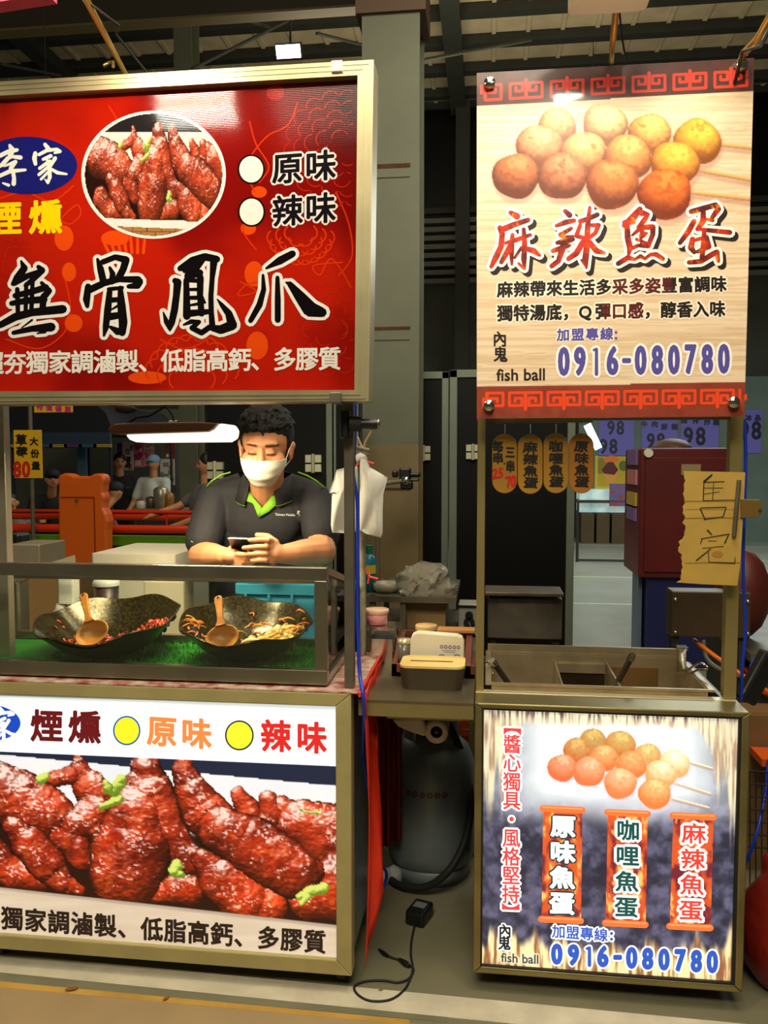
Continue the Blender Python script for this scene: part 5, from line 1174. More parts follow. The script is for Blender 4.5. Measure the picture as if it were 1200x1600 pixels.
cable([G(1150, 1400), G(1175, 1392, .09), G(1200, 1386, .12), G(1225, 1400, .04), G(1200, 1398, .06), G(1172, 1412, .05), G(1150, 1420)], .007, mat('navy_cable', (20, 36, 110), .45), 'dark blue cable loop lying on the red bag at the right margin')
for k, (pts, c) in enumerate((([P(1085, 1000, 3.2), P(1110, 1020, 3.0), P(1160, 1055, 2.9), P(1230, 1100, 2.9)], (226, 110, 20)), ([P(1150, 1010, 3.3), P(1168, 1050, 3.1), P(1190, 1080, 3.0), P(1240, 1095, 3.0)], (190, 50, 20)), ([P(1100, 1002, 3.3), P(1105, 1030, 3.2), P(1130, 1048, 3.1), P(1170, 1060, 3.1)], (120, 116, 104)))):
    cable(pts, .008, mat(('orange', 'red', 'grey')[k]+'_hose', c, .45), ('orange', 'red', 'grey')[k]+' gas hose curving under the steel control box', 'hose', 'hose')
b = MB(); p = P(1188, 1050, 2.32); M_ = Matrix.Translation(p) @ Euler((0, math.radians(28), .2)).to_matrix().to_4x4(); b.box(-.025, .025, -.02, .02, -.09, .06, M_)
tag(b.build('black_plug', BLACK, None, .008), 'black power plug block hanging at the right margin', 'plug')
p = P(1192, 935, 3.0); b = MB(); b.ell((p.x+.02, 3.3, p.z-.03), (.1, .1, .17)); tag(b.build('maroon_bag', mat('maroon_plastic', (84, 26, 16), .5)), 'rounded maroon bag on the far table at the right margin', 'bag')
z_ = p.z-.2; A, B = P(1184, 1000, 2.95), P(1330, 1000, 2.95); b = MB(); b.box(A.x, B.x, 3.02, 3.7, z_-.03, z_); b.m = 1; b.box(A.x+.02, B.x, 3.02, 3.68, 0, z_-.03)
tag(b.build('side_table', [DSTEEL, mat('dark_green_panel', (38, 44, 28), .6)]), 'dark table under the maroon bag at the right margin', 'table')
A = G(1168, 1300); xx = A.x
# the low tan box, wire basket and red bag at the right margin
p = P(1160, 1170, 2.85); b = MB(); b.box(p.x, p.x+.5, 2.85, 3.0, .0, P(1180, 1118, 2.85).z)
tag(b.build('tan_carton', mat('tan_carton', (124, 92, 54), .7, noise=.2, nscale=5)), 'tan carton standing behind the right side of the lit menu cabinet', 'carton')
p = P(1168, 1178, 2.8); b = MB(); b.box(p.x+.02, p.x+.4, 2.72, 2.84, p.z-.012, p.z+.012)
tag(b.build('orange_tray', mat('orange_tray', (220, 90, 24), .5)), 'orange tray edge on the tan carton at the right margin', 'tray')
t = thing('wire_basket', (P(1200, 1260, 2.6).x, 2.62, 0), 'dark wire basket beside the right edge of the lit menu cabinet', 'basket')
A, B = P(1172, 1205, 2.62), P(1290, 1330, 2.62); b = MB()
for k in range(7): z = A.z+(B.z-A.z)*k/6; b.tube([(A.x, 2.62, z), (B.x, 2.62, z-.0)], .003, 6)
for k in range(14): x = A.x+(B.x-A.x)*k/13; b.tube([(x, 2.62, A.z), (x+.01, 2.62, .0)], .002, 5)
b.build('grid', RUBBER, t)
c = G(1215, 1560)
rb = thing('red_bag', (c.x, c.y, 0), 'wrinkled red plastic bag on the floor at the right margin', 'bag')
def redc(co): return lin((106, 22, 12))*(.75+.5*fbm(co[:, 0]*25, co[:, 2]*18, 5)[:, None])
blob('sack', [('e', (c.x+.03, c.y+.06, .14), (.11, .12, .16)), ('e', (c.x+.1, c.y+.14, .12), (.12, .12, .14)), ('e', (c.x, c.y+.14, .1), (.09, .1, .11)), ('c', (c.x+.05, c.y+.1, .2), .07, (c.x+.02, c.y+.12, .3), .03)], .008, mat('red_film', (255, 255, 255), .35, attr=True, bump=.5, bscale=18), rb, 2, redc)
# ------------------------------------------------------------------ stall lamps
def lamp_light(o, loc, rot, sx, sy, W, col):
    l = bpy.data.lights.new('lamp_light', 'AREA'); l.shape = 'RECTANGLE'; l.size = sx; l.size_y = sy; l.energy = W; l.color = col
    q = bpy.data.objects.new('lamp_light', l); COL.objects.link(q); q.parent = o; q.location = Vector(loc)-Vector(o['_at']); q.rotation_euler = rot
GOLD = mat('gilded_arm', (186, 150, 80), .3, .85)
# lamp over the red sign
c = P(300, 156, 2.40); c = Vector((c.x, 1.54, c.z)); e = P(198, 119, 2.03)
t = thing('sign_lamp', c, 'lamp on a gilded arm above the red sign shining down on it', 'lamp', None)
b = MB(); Mx = Matrix.Translation(c) @ Euler((math.radians(24), 0, 0)).to_matrix().to_4x4(); b.box(-.125, .125, -.045, .045, .004, .03, Mx); b.build('housing', WHITEP, t, .004)
b = MB(); b.box(-.115, .115, -.03, .03, 0, .004, Mx); b.build('tube', glow('sign_lamp_glow', (255, 240, 212), 125), t)
b = MB(); k = P(136, 2, 1.8); b.tube([e, e.lerp(k, .5), k, k.lerp(c, .5)+Vector((0, 0, .07)), c+Vector((0, 0, .035))], [.006, .0075, .0085, .009, .009], 10)
b.tube([e+Vector((-.06, .0, .028)), e+Vector((-.05, .01, .04)), e+Vector((-.035, .0, .036)), e+Vector((-.03, -.01, .02))], .004, 8); b.build('arm', GOLD, t)
b = MB(); b.tube([k, k+Vector((.05, .05, -.03)), P(182, 55, 1.95), P(234, 119, 2.05)], .003, 6); b.build('cord', RUBBER, t)
# lamp over the fish ball sign
tb, ta = P(952, 126, 2.44), P(872, 154, 2.58); tb = Vector((tb.x, 2*YP-2.44, tb.z)); ta = Vector((ta.x, 2*YP-2.58, ta.z)); dr = (tb-ta)
c = (ta+tb)/2; t = thing('sign_lamp', c, 'white lamp on a gilded arm above the pale fish ball sign', 'lamp', None)
hd = P(950, 4, 1.93); b = MB(); b.tube([ta-dr*.3+Vector((0, 0, .055)), tb+dr*.1+Vector((0, 0, .055)), hd+Vector((.0, 0, .02))], [.03, .035, .025], 14)
b.rbox(hd.x-.085, hd.x+.085, 1.86, 1.96, hd.z-.008, hd.z+.04, .02); b.build('housing', mat('white_lamp_shell', (226, 232, 236), .3), t)
b = MB(); b.tube([ta, tb], .011, 10); b.build('tube', glow('white_lamp_glow', (255, 242, 218), 560), t)
b = MB(); e = P(955, 98, 2.13); b.tube([e, e.lerp(P(962, 12, 1.98), .5), P(963, 8, 1.98), hd+Vector((.02, .01, .01))], [.0055, .0075, .0075, .006], 10); b.build('arm', GOLD, t)
b = MB(); b.tube([P(967, 10, 1.99), P(972, 60, 2.06), P(979, 98, 2.13)], .0025, 6); b.build('cord', RUBBER, t)
t = thing('gooseneck_arm', P(1160, 112, 2.13), 'gilded arm and cord rising from the top right corner of the pale sign', 'arm')
b = MB(); b.tube([P(1150, 112, 2.13), P(1163, 82, 2.08), P(1186, 58, 2.02), P(1206, 20, 1.95), P(1225, -30, 1.85)], [.006, .009, .009, .008, .008], 10); b.build('arm', GOLD, t)
b = MB(); b.tube([P(1148, 130, 2.11), P(1160, 80, 2.06), P(1190, 72, 2.0), P(1210, 30, 1.93)], .004, 8); b.build('cord', BLACK, t)
b = MB(); a_ = P(-60, -10, 1.75); q = P(78, -6, 1.75); z = P(30, 7, 1.75).z
b.prism([(a_.x, z-.004), (q.x, z+.012), (q.x, z+.2), (a_.x, z+.2)], 1.74, 1.78); tag(b.build('pink_banner', mat('pink_cloth', (176, 60, 84), .8)), 'lower edge of a pink banner above the top left of the red sign', 'banner')
# lamp hanging over the woks
Yl = 2.27; c = P(268, 674, Yl)
t = thing('hanging_lamp', c, 'brown shaded lamp glowing white hanging over the woks', 'lamp')
def X(px, py, d=0): p = P(px, py, Yl); return (p.x, p.z)
b = MB(); b.prism([X(174, 674), (X(176, 668)), X(186, 663), X(215, 661), X(318, 660), X(345, 662), X(338, 671), X(330, 675), X(200, 679), X(182, 679)], Yl-.03, Yl+.1); b.build('shade', mat('brown_shade', (104, 62, 40), .5, .2), t, .006)
b = MB(); b.prism([X(200, 679.5), X(330, 675.6), X(338, 671.5), X(346, 662), X(356, 663), X(362, 672), X(360, 684), X(350, 690), X(216, 691), X(206, 687)], Yl-.02, Yl+.08); b.build('diffuser', glow('lamp_diffuser_glow', (255, 246, 218), 1.6), t, .006)
b = MB(); zt_ = P(260, 632, Yl).z
b.tube([P(199, 662, Yl), P(214, 652, Yl), P(232, 650, Yl), P(250, 640, Yl), P(262, 630, Yl), (P(262, 630, Yl).x, YS1+.075, ZSIGN+.03), (P(262, 630, Yl).x, YS1+.06, ZSIGN+.05)], .004, 8); b.tube([P(272, 661, Yl), P(270, 650, Yl), P(258, 632, Yl)], .003, 8); b.build('cord', RUBBER, t)
b = MB(); p = P(197, 640, Yl); b.ell(p, (.035, .02, .012), None, 10); b.build('cord_bundle', RUBBER, t)
b = MB(); p = P(271, 660, Yl); b.cyl((p.x-.012, Yl, p.z), (p.x+.012, Yl, p.z), .006, n=8); b.build('hook', CHROME, t)
lamp_light(t, c+Vector((.03, .02, -.034)), (math.radians(12), 0, 0), .28, .08, 11, (1, .84, .56))

# ------------------------------------------------------------------ the masked vendor
Hc = P(415, 700, 2.62); Rh = Matrix.Rotation(math.radians(6), 3, 'Z') @ Matrix.Rotation(math.radians(2.5), 3, 'Y') @ Matrix.Rotation(math.radians(18), 3, 'X')
def hp(x, y, z): return Hc+Rh @ Vector((x, y, z))
ven = thing('person', (Hc.x, 2.86, 0), 'vendor in a white face mask and dark polo shirt looking down at a phone', 'person')
NB = P(416, 778, 2.765)
body = [('e', hp(0, .015, .032), (.077, .094, .086), Rh), ('e', hp(0, -.018, -.03), (.066, .072, .07), Rh), ('e', hp(0, -.03, -.078), (.044, .05, .036), Rh), ('e', hp(.036, -.05, -.022), (.032, .03, .03), Rh), ('e', hp(-.036, -.05, -.022), (.032, .03, .03), Rh),
        ('e', hp(0, -.066, .036), (.052, .02, .013), Rh), ('c', hp(0, -.078, .018), .0085, hp(0, -.1, -.022), .013), ('e', hp(.014, -.09, -.026), (.01, .011, .009)), ('e', hp(-.014, -.09, -.026), (.01, .011, .009)),
        ('e', hp(.028, -.07, .008), (.017, .014, .011), Rh), ('e', hp(-.028, -.07, .008), (.017, .014, .011), Rh), ('e', hp(0, -.088, -.058), (.024, .014, .008), Rh), ('e', hp(0, -.087, -.067), (.02, .013, .007), Rh),
        ('c', hp(0, .03, -.06), .056, NB, .058), ('e', NB+Vector((0, .075, -.06)), (.12, .06, .07)), ('e', NB+Vector((-.005, .012, -.03)), (.05, .05, .05))]
for s in (-1, 1):
    body += [('e', hp(.08*s, .012, -.008), (.009, .018, .031), Rh), ('e', hp(.083*s, .02, .006), (.011, .014, .016), Rh), ('e', hp(.08*s, .008, -.03), (.008, .009, .01), Rh)]
EL, WL = P(316, 868, 2.64), P(350, 869, 2.515); ER, WR = P(502, 862, 2.62), P(441, 866, 2.505)
body += [('c', P(328, 818, 2.71), .043, EL, .046), ('c', EL, .047, EL.lerp(WL, .45), .043), ('c', EL.lerp(WL, .45), .043, WL, .029), ('c', P(497, 815, 2.70), .044, ER, .048), ('c', ER, .049, ER.lerp(WR, .45), .044), ('c', ER.lerp(WR, .45), .044, WR, .030)]
def chain(pts, r0, r1):
    n = len(pts)-1
    for k in range(n): body.append(('c', pts[k], r0+(r1-r0)*k/n, pts[k+1], r0+(r1-r0)*(k+1)/n))
# hand on the right edge of the phone: palm side on, four fingers wrapping to the left
body += [('e', P(427, 863, 2.488), (.021, .026, .04)), ('c', WR, .028, P(430, 864, 2.49), .03)]
for (kx, ky, mx, my, tx, ty, dy) in ((424, 845, 408, 842.5, 390, 844, 0), (422, 855, 404, 854, 381, 856, .004), (420, 865, 404, 865, 387, 866, .002), (418, 875, 406, 875, 394, 876, 0)):
    chain([P(kx, ky, 2.478), P((kx+mx)/2+3, (ky+my)/2, 2.452-dy), P(mx, my, 2.447-dy), P(tx, ty, 2.458-dy)], .0096, .0076)
chain([P(431, 848, 2.50), P(418, 838, 2.512), P(402, 836, 2.52)], .012, .009)           # thumb over the screen side
# hand under the phone
body += [('e', P(362, 869, 2.505), (.034, .03, .024)), ('c', WL, .028, P(358, 869, 2.507), .026)]
for (kx, ky, tx, ty, yy) in ((371, 866, 392, 867, 2.468), (372, 871.5, 397, 872.5, 2.472), (370, 877, 396, 878, 2.478), (367, 882, 390, 883, 2.486)):
    chain([P(kx, ky, yy+.012), P((kx+tx)/2, (ky+ty)/2, yy-.006), P(tx, ty, yy)], .0095, .0075)
chain([P(360, 860, 2.53), P(366, 852, 2.545), P(374, 850, 2.55)], .012, .009)
iRh = np.array(Rh.inverted())
def vc(co):
    q = (co-np.array(Hc)) @ iRh.T; x, y, z = q[:, 0], q[:, 1], q[:, 2]; ax = np.abs(x)
    c = mix(np.tile(np.array((206, 140, 92.)), (len(co), 1)), (216, 150, 108), fbm(co[:, 0]*70, co[:, 2]*70, 4))
    fr = (y < -.045)
    eye = np.exp(-((z-.004+.16*(ax-.03)**2*30)/.0042)**2)*ss(.012, .018, ax)*ss(.047, .041, ax)*fr; c = mix(c, (58, 32, 22), eye*.9)
    c = mix(c, (178, 104, 74), np.exp(-((z-.013)/.004)**2)*ss(.012, .02, ax)*ss(.05, .04, ax)*fr*.5)
    brow = np.exp(-((z-.031+.3*np.maximum(ax-.035, 0)-.06*(ax-.012))/.0052)**2)*ss(.01, .016, ax)*ss(.055, .047, ax)*fr; c = mix(c, (34, 20, 14), brow*.95)
    c = mix(c, (200, 110, 84), np.exp(-((ax-.08)/.012)**2-((z+.01)/.03)**2)*.35)
    c = mix(c, (178, 92, 76), np.exp(-((z+.062)/.007)**2)*ss(.026, .016, ax)*(y < -.08)*.8)
    return lin(c)
VSK = mat('vendor_skin', (255, 255, 255), .42, attr=True)
bd = blob('body', body, .0034, VSK, ven, 5, vc)
random.seed(5)
hair = [('e', hp(0, .028, .062), (.083, .096, .07), Rh), ('e', hp(0, .075, .01), (.07, .045, .085), Rh)]
for s in (-1, 1): hair += [('e', hp(.064*s, .035, .036), (.024, .056, .058), Rh), ('e', hp(.068*s, .005, .03), (.016, .022, .034), Rh)]
for k in range(260):
    a_ = random.uniform(-2.9, 2.9); u = random.random()**.7; r = .97
    ph = u*1.35; x, y, z = .083*math.sin(ph)*math.sin(a_), .028-.096*math.sin(ph)*math.cos(a_), .062+.07*math.cos(ph)
    if z < .05 and y < -.02 and abs(x) < .06: continue
    nv_ = Vector((x/.083**2, (y-.028)/.096**2, (z-.062)/.07**2)).normalized(); tg = Vector((random.uniform(-.35, .35)+x*4, -1 if z > .07 else -.3, .35 if y < -.02 else -.5)); tg = (tg-nv_*tg.dot(nv_)).normalized(); L_ = random.uniform(.016, .03)
    q0 = Vector((x, y, z)); hair += [('c', hp(*q0), .0062, hp(*(q0+tg*L_*.6+nv_*.004)), .005), ('c', hp(*(q0+tg*L_*.6+nv_*.004)), .005, hp(*(q0+tg*L_+nv_*.007)), .0026)]
blob('hair', hair, .0034, mat('brown_black_hair', (15, 9, 6), .75, noise=.4, nscale=120, bump=.5, bscale=160), ven, 2)
# polo shirt
SHIRT = mat('charcoal_polo', (38, 37, 40), .8, noise=.15, nscale=30, bump=.15, bscale=25)
sp = [('e', P(410, 838, 2.82), (.195, .122, .19)), ('e', P(412, 950, 2.84), (.19, .13, .25)), ('e', P(410, 790, 2.80), (.17, .105, .09)), ('c', P(340, 776, 2.77), .055, P(484, 776, 2.77), .055), ('e', P(411, 812, 2.74), (.14, .058, .11)),
      ('c', P(392, 757, 2.8), .052, P(336, 776, 2.77), .054), ('c', P(435, 757, 2.8), .052, P(489, 776, 2.77), .054),
      ('c', P(334, 780, 2.755), .058, P(321, 836, 2.68), .063), ('c', P(492, 780, 2.755), .058, P(501, 830, 2.67), .063), ('c', P(319, 838, 2.68), .062, P(317, 845, 2.67), .06), ('c', P(503, 832, 2.67), .062, P(502, 838, 2.665), .06)]
st = blob('shirt', sp, .006, SHIRT, ven, 7)
off = Vector(ven['_at'])
dg = [v.co+off for v in st.data.vertices]
bvh = BVHTree.FromPolygons(dg, [tuple(p.vertices) for p in st.data.polygons])
def on_shirt(px, py, lift=.003):
    d = ray(px, py).normalized(); o = Vector((0, 0, H)); h = bvh.ray_cast(o, d)
    return (h[0] if h[0] else P(px, py, 2.68))-d*lift
# neck opening: remove the shirt inside the V
bm = bmesh.new(); bm.from_mesh(st.data)
Fd = _Rc.inverted()
def scr(p): q = Fd @ (p-Vector((0, 0, H))); return 600+F*q.x/-q.z, 800-F*q.y/-q.z
kill = []
for f in bm.faces:
    p = f.calc_center_median()+off
    if p.y > 2.79: continue
    x, y = scr(p)
    if 735 < y < 796 and 384+(y-758)*.66 < x < 441-(y-758)*.83: kill.append(f)
bmesh.ops.delete(bm, geom=kill, context='FACES'); bm.to_mesh(st.data); bm.free()
LIME = mat('lime_green_cotton', (132, 196, 44), .75)
def strip(A_, B_, n, lift, name, m):
    b = MB(); vs = []
    for k in range(n+1):
        t = k/n
        for q in (A_, B_):
            s = t*(len(q)-1); i = min(int(s), len(q)-2); u = s-i
            vs.append(on_shirt(q[i][0]+(q[i+1][0]-q[i][0])*u, q[i][1]+(q[i+1][1]-q[i][1])*u, lift))
    b.add(vs, [(2*k, 2*k+1, 2*k+3, 2*k+2) for k in range(n)], True); o = b.build(name, m, ven); sd = o.modifiers.new('s', 'SOLIDIFY'); sd.thickness = .004; return o
strip([(377, 768), (380, 782), (396, 787), (404, 808)], [(386, 762), (391, 770), (400, 782), (410, 794)], 14, .007, 'collar_facing', LIME)
strip([(405, 808), (420, 800), (446, 776)], [(409.5, 794), (421, 781), (436, 761)], 12, .009, 'collar_facing', LIME)
# collar folded round the neck
b = MB(); vs = []; n = 40; NC = P(414, 755, 2.735)
for k in range(n+1):
    t = math.radians(-152+304*k/n); fr = max(0, -math.cos(t)); dx, dy = math.sin(t), math.cos(t)
    for r, z in ((.066, -.012-.045*fr), (.069, .022-.02*fr), (.078, .026-.022*fr), (.092, -.0-.04*fr), (.105, -.034-.045*fr)):
        vs.append((NC.x+dx*r*1.08, NC.y+.035+dy*r*.92-.012*fr, NC.z+z))
b.add(vs, [(5*k+j, 5*k+j+1, 5*k+j+6, 5*k+j+5) for k in range(n) for j in range(4)], True); co_ = b.build('collar', SHIRT, ven); sd = co_.modifiers.new('s', 'SOLIDIFY'); sd.thickness = .003
b = MB(); b.tube([Vector(vs[5*k+4]) for k in range(n+1)], .0022, 6); b.build('piping', LIME, co_)
for pts in ([(360, 738), (345, 742), (330, 752), (323, 760)], [(466, 738), (480, 743), (496, 752), (507, 762)]):
    b = MB(); b.tube([on_shirt(*p, .001) for p in pts], .0024, 6); b.build('piping', LIME, st)
for pts in ([(473, 850), (476, 846), (484, 841), (495, 839), (508, 839), (519, 843)], [(299, 846), (312, 851), (330, 856), (344, 857)]):
    b = MB(); b.tube([on_shirt(*p, .0) for p in pts], .0018, 6); b.build('piping', LIME, st)
a = Art(0); a.fn = lambda x, y, l: on_shirt(x, y, .0015+.0002*l)
a.word('Taiwan Mobile', [(430, 802), (461, 803), (461, 806.5), (430, 805.5)], (206, 206, 200), 1, .15); a.ellipse(466.5, 799.5, 2.2, 1.8, (206, 206, 200), 1, 12); a.line([(464, 803), (466, 801), (468, 806)], .9, (206, 206, 200), 1)
a.build('lettering', PRINT, st)
# face mask with ear loops
b = MB(); nu, nv = 28, 20; vs = []
for j in range(nv+1):
    v_ = j/nv; wd_ = .073*(1-.36*v_**2.2); yf = -.113-.016*math.sin(math.pi*min(1, v_*1.05))+.024*v_*v_; ye = -.042+.01*v_
    for i in range(nu+1):
        u = -1+2*i/nu; x = wd_*math.sin(u*1.35)/math.sin(1.35); y = ye+(yf-ye)*(1-abs(u)**2.3); z = -.006-.018*abs(u)**2*(1-v_)*.6-.098*v_*(1-.28*abs(u)**2.5)+.0
        y += .0016*math.sin(v_*math.pi*6)*(1-abs(u)**4)+.004*math.exp(-(u/.16)**2)*(-1)*(1-v_)
        vs.append(hp(x, y, z))
b.add(vs, [(j*(nu+1)+i, j*(nu+1)+i+1, (j+1)*(nu+1)+i+1, (j+1)*(nu+1)+i) for j in range(nv) for i in range(nu)], True)
mk = b.build('face_mask', mat('white_mask_fabric', (226, 218, 196), .8), ven); sd = mk.modifiers.new('s', 'SOLIDIFY'); sd.thickness = .0015
b = MB()
for s in (-1, 1):
    e0 = vs[nu if s > 0 else 0]; e1 = vs[nv*(nu+1)+(nu if s > 0 else 0)]
    b.tube([e0, hp(.078*s, -.02, .002), hp(.086*s, .012, .018), hp(.088*s, .026, -.004), hp(.082*s, .012, -.036), e1], .0013, 6)
b.build('ear_loop', _M['white_mask_fabric'], mk)
# trousers and shoes behind the stall
lp = []
hx = P(412, 900, 2.9).x
for s in (-1, 1): lp += [('c', (hx+.09*s, 2.9, .92), .11, (hx+.1*s, 2.93, .5), .085), ('c', (hx+.1*s, 2.93, .5), .085, (hx+.11*s, 2.96, .09), .065)]
lp.append(('c', (hx-.08, 2.9, .96), .12, (hx+.08, 2.9, .96), .12))
blob('trousers', lp, .012, mat('dark_jeans', (28, 32, 44), .85), ven, 4)
for s in (-1, 1): blob('shoe', [('c', (hx+.11*s, 2.97, .045), .045, (hx+.12*s, 2.82, .035), .036), ('c', (hx+.11*s, 2.97, .08), .045, (hx+.11*s, 2.96, .1), .045)], .01, BLACK, ven, 2)
# phone
A, B, C_, D = P(356.5, 840, 2.462), P(388, 841, 2.462), P(395, 866, 2.57), P(364, 865, 2.57)
ph = thing('phone', (A+C_)/2, 'dark phone held in both hands by the masked vendor', 'phone')
nn = (B-A).cross(D-A).normalized(); nn = -nn if nn.y > 0 else nn
b = MB(); pts = [A, B, C_, D]; vs = [p+nn*.004 for p in pts]+[p-nn*.004 for p in pts]; b.add(vs, [(0, 1, 2, 3), (7, 6, 5, 4), (0, 4, 5, 1), (1, 5, 6, 2), (2, 6, 7, 3), (3, 7, 4, 0)]); b.build('case', mat('dark_phone_case', (34, 34, 32), .3, noise=.5, nscale=90), ph, .003)
b = MB(); b.tube([A+nn*.003, B+nn*.003], .0022, 6); b.build('rim', CHROME, ph)
b = MB(); ce = (A+B+C_+D)/4; sc = .9; b.add([ce+(p-ce)*sc-nn*.0046 for p in pts], [(0, 1, 2, 3)]); b.add([ce+(p-ce)*sc-nn*.0042 for p in pts], [(3, 2, 1, 0)]); b.build('screen', glow('phone_screen_glow', (190, 210, 230), .6), ph)
# ------------------------------------------------------------------ vendor's side of the left stall
FOAM = mat('white_foam', (214, 208, 184), .75, noise=.05, nscale=20)
zk = .70; A, B = P(-220, 900, 2.62), P(300, 900, 2.62)
t = thing('back_table', ((A.x+B.x)/2, 2.95, 0), 'low steel table behind the food case carrying foam boxes', 'table')
b = MB(); b.box(A.x, B.x, 2.62, 3.33, zk-.03, zk); b.build('top', DSTEEL, t)
for x in (A.x+.03, B.x-.03):
    for y in (2.65, 3.3): b = MB(); b.box(x-.015, x+.015, y-.015, y+.015, 0, zk-.03); b.build('leg', DSTEEL, t)
A, B = P(141, 880, 2.78), P(273, 880, 2.78); zt3 = P(200, 866, 2.78).z
t = thing('foam_box', ((A.x+B.x)/2, 2.98, zk), 'large white foam box with a lid standing left of the vendor', 'foam box')
b = MB(); b.rbox(A.x+.006, B.x-.006, 2.786, 3.16, zk, zt3-.05, .012); b.build('body', FOAM, t)
b = MB(); b.rbox(A.x, B.x, 2.78, 3.17, zt3-.048, zt3, .014); b.build('lid', FOAM, t, .004)
b = MB(); p, q = P(205, 925, 2.68), P(290, 925, 2.68); z = P(240, 905, 2.68).z; b.box(p.x+.05, q.x, 2.66, 2.765, zk, z)
tag(b.build('foam_tub', mat('cream_foam', (196, 186, 156), .75), None, .008), 'lower cream foam tub in front of the large foam box', 'foam box')
A, B = P(44, 886, 2.9), P(118, 886, 2.9); z = P(80, 869, 2.9).z
t = thing('open_carton', ((A.x+B.x)/2, 3.0, zk), 'open carton with a raised pale flap left of the foam box', 'carton')
b = MB(); b.box(A.x, B.x, 2.9, 3.12, zk, z-.06); b.build('body', mat('carton_brown', (150, 112, 66), .75), t)
b = MB(); M_ = [xz(46, 886, 2.9), xz(70, 882, 2.9), xz(117, 867, 2.9), xz(119, 886, 2.9)]; b.prism(M_, 2.895, 2.9); b.build('flap', mat('carton_pale', (176, 170, 144), .7), t)
A, B = P(12, 878, 3.0), P(62, 878, 3.0); z = P(40, 851, 3.0).z; b = MB(); b.box(A.x, B.x, 3.0, 3.2, zk, z)
tag(b.build('steel_pan', STEEL, None, .004), 'square steel pan at the left margin behind the food case', 'pan')
b = MB(); p, q = P(14, 835, 3.24), P(36, 835, 3.24); z = P(25, 833, 3.24).z; b.box(p.x, q.x, 3.21, 3.3, zk, z)
tag(b.build('black_battery_case', BLACK, None, .01), 'black equipment case behind the square steel pan', 'case')
# a shelf just behind the case
zs_ = zt-.02 if False else .755
A, B = P(-60, 960, 2.475), P(566, 960, 2.475)
t = thing('rear_shelf', ((A.x+B.x)/2, 2.53, zs_), 'narrow shelf along the back of the chicken feet stall', 'shelf')
b = MB(); b.box(A.x, B.x, 2.475, 2.62, zs_-.02, zs_); b.build('board', DSTEEL, t)
for x in (A.x+.03, B.x-.03): b = MB(); b.box(x-.012, x+.012, 2.59, 2.615, 0, zs_-.02); b.build('leg', DSTEEL, t)
A, B = P(366, 950, 2.49), P(548, 950, 2.49); z = P(430, 914, 2.49).z
SKY = mat('sky_blue_plastic', (58, 150, 178), .45)
t = thing('blue_crate', ((A.x+B.x)/2, 2.54, zs_), 'sky blue plastic crate seen through the right end of the glass case', 'crate')
b = MB(); b.rbox(A.x+.006, B.x-.006, 2.496, 2.61, zs_, z-.03, .012); b.build('body', SKY, t)
b = MB(); b.rbox(A.x, B.x, 2.49, 2.616, z-.03, z, .016); b.build('rim', SKY, t, .003)
for k in range(5): x = A.x+(B.x-A.x)*(k+.5)/5; b = MB(); b.box(x-.004, x+.004, 2.489, 2.497, zs_+.01, z-.03); b.build('rib', SKY, t)
p = P(166, 920, 2.53); z = P(166, 904, 2.53).z; t = thing('drink_cup', (p.x, 2.53, zs_), 'black printed drink cup with a white lid behind the red food wok', 'cup')
b = MB(); b.lathe([(0, zs_), (.03, zs_), (.04, z-.02), (0, z-.02)], (p.x, 2.53, 0), n=24); b.build('cup', mat('printed_cup', (30, 30, 28), .4, c2=(96, 44, 34), nscale=22), t)
b = MB(); b.lathe([(.043, z-.022), (.043, z-.012), (.038, z-.004), (.02, z), (0, z)], (p.x, 2.53, 0), n=24); b.build('lid', mat('pearl_lid', (196, 196, 186), .3), t)
p = P(105, 930, 2.53); z = P(105, 893, 2.53).z; t = thing('spray_bottle', (p.x, 2.53, zs_), 'white bottle with a blocky pump head behind the red food wok', 'bottle')
b = MB(); b.rbox(p.x-.022, p.x+.03, 2.51, 2.56, P(105, 942, 2.53).z, z, .006); b.build('pump_head', WHITEP, t)
b = MB(); zz = P(105, 945, 2.53).z; b.lathe([(0, zs_), (.045, zs_), (.045, zz-.05), (.02, zz-.01), (.016, zz+.005), (0, zz+.005)], (p.x-.02, 2.53, 0), n=20); b.build('bottle', WHITEP, t)
p = P(70, 905, 2.52); b = MB(); b.tube([P(0, 925, 2.5), P(60, 895, 2.5)], .004, 6); b.tube([P(0, 925, 2.5), (P(0, 925, 2.5).x-.05, 2.5, zs_)], .004, 6)
tag(b.build('wooden_stick', mat('stick_wood', (150, 104, 50), .6)), 'wooden stick leaning behind the left part of the glass case', 'stick')
# white pole, red clips, bags, clamps, cables
b = MB(); p = P(567, 1000, 2.44); zt4 = P(567, 705, 2.44).z; b.cyl((p.x, 2.44, zt-.3), (p.x, 2.44, zt4), .0095, n=12)
pole = thing('white_pole', (p.x, 2.44, zt-.3), 'thin pale pole with wooden arms standing behind the right corner post', 'pole')
b.build('pole', mat('speckled_pale_metal', (168, 160, 136), .45, .3, noise=.3, nscale=60), pole)
b = MB(); b.tube([P(558, 683, 2.44), P(566, 700, 2.44)], .004, 8); b.tube([P(580, 674, 2.44), P(571, 690, 2.44), P(568, 704, 2.44)], .004, 8); b.build('fork', mat('stick_pale', (168, 148, 100), .5), pole)
b = MB(); b.tube([P(554, 698, 2.42), P(577, 704, 2.42)], .006, 8); b.tube([P(554, 704, 2.42), P(576, 710, 2.42)], .004, 8); b.build('cross_bar', mat('bar_grey', (120, 112, 88), .5), pole)
REDC = mat('red_clip', (206, 62, 52), .4)
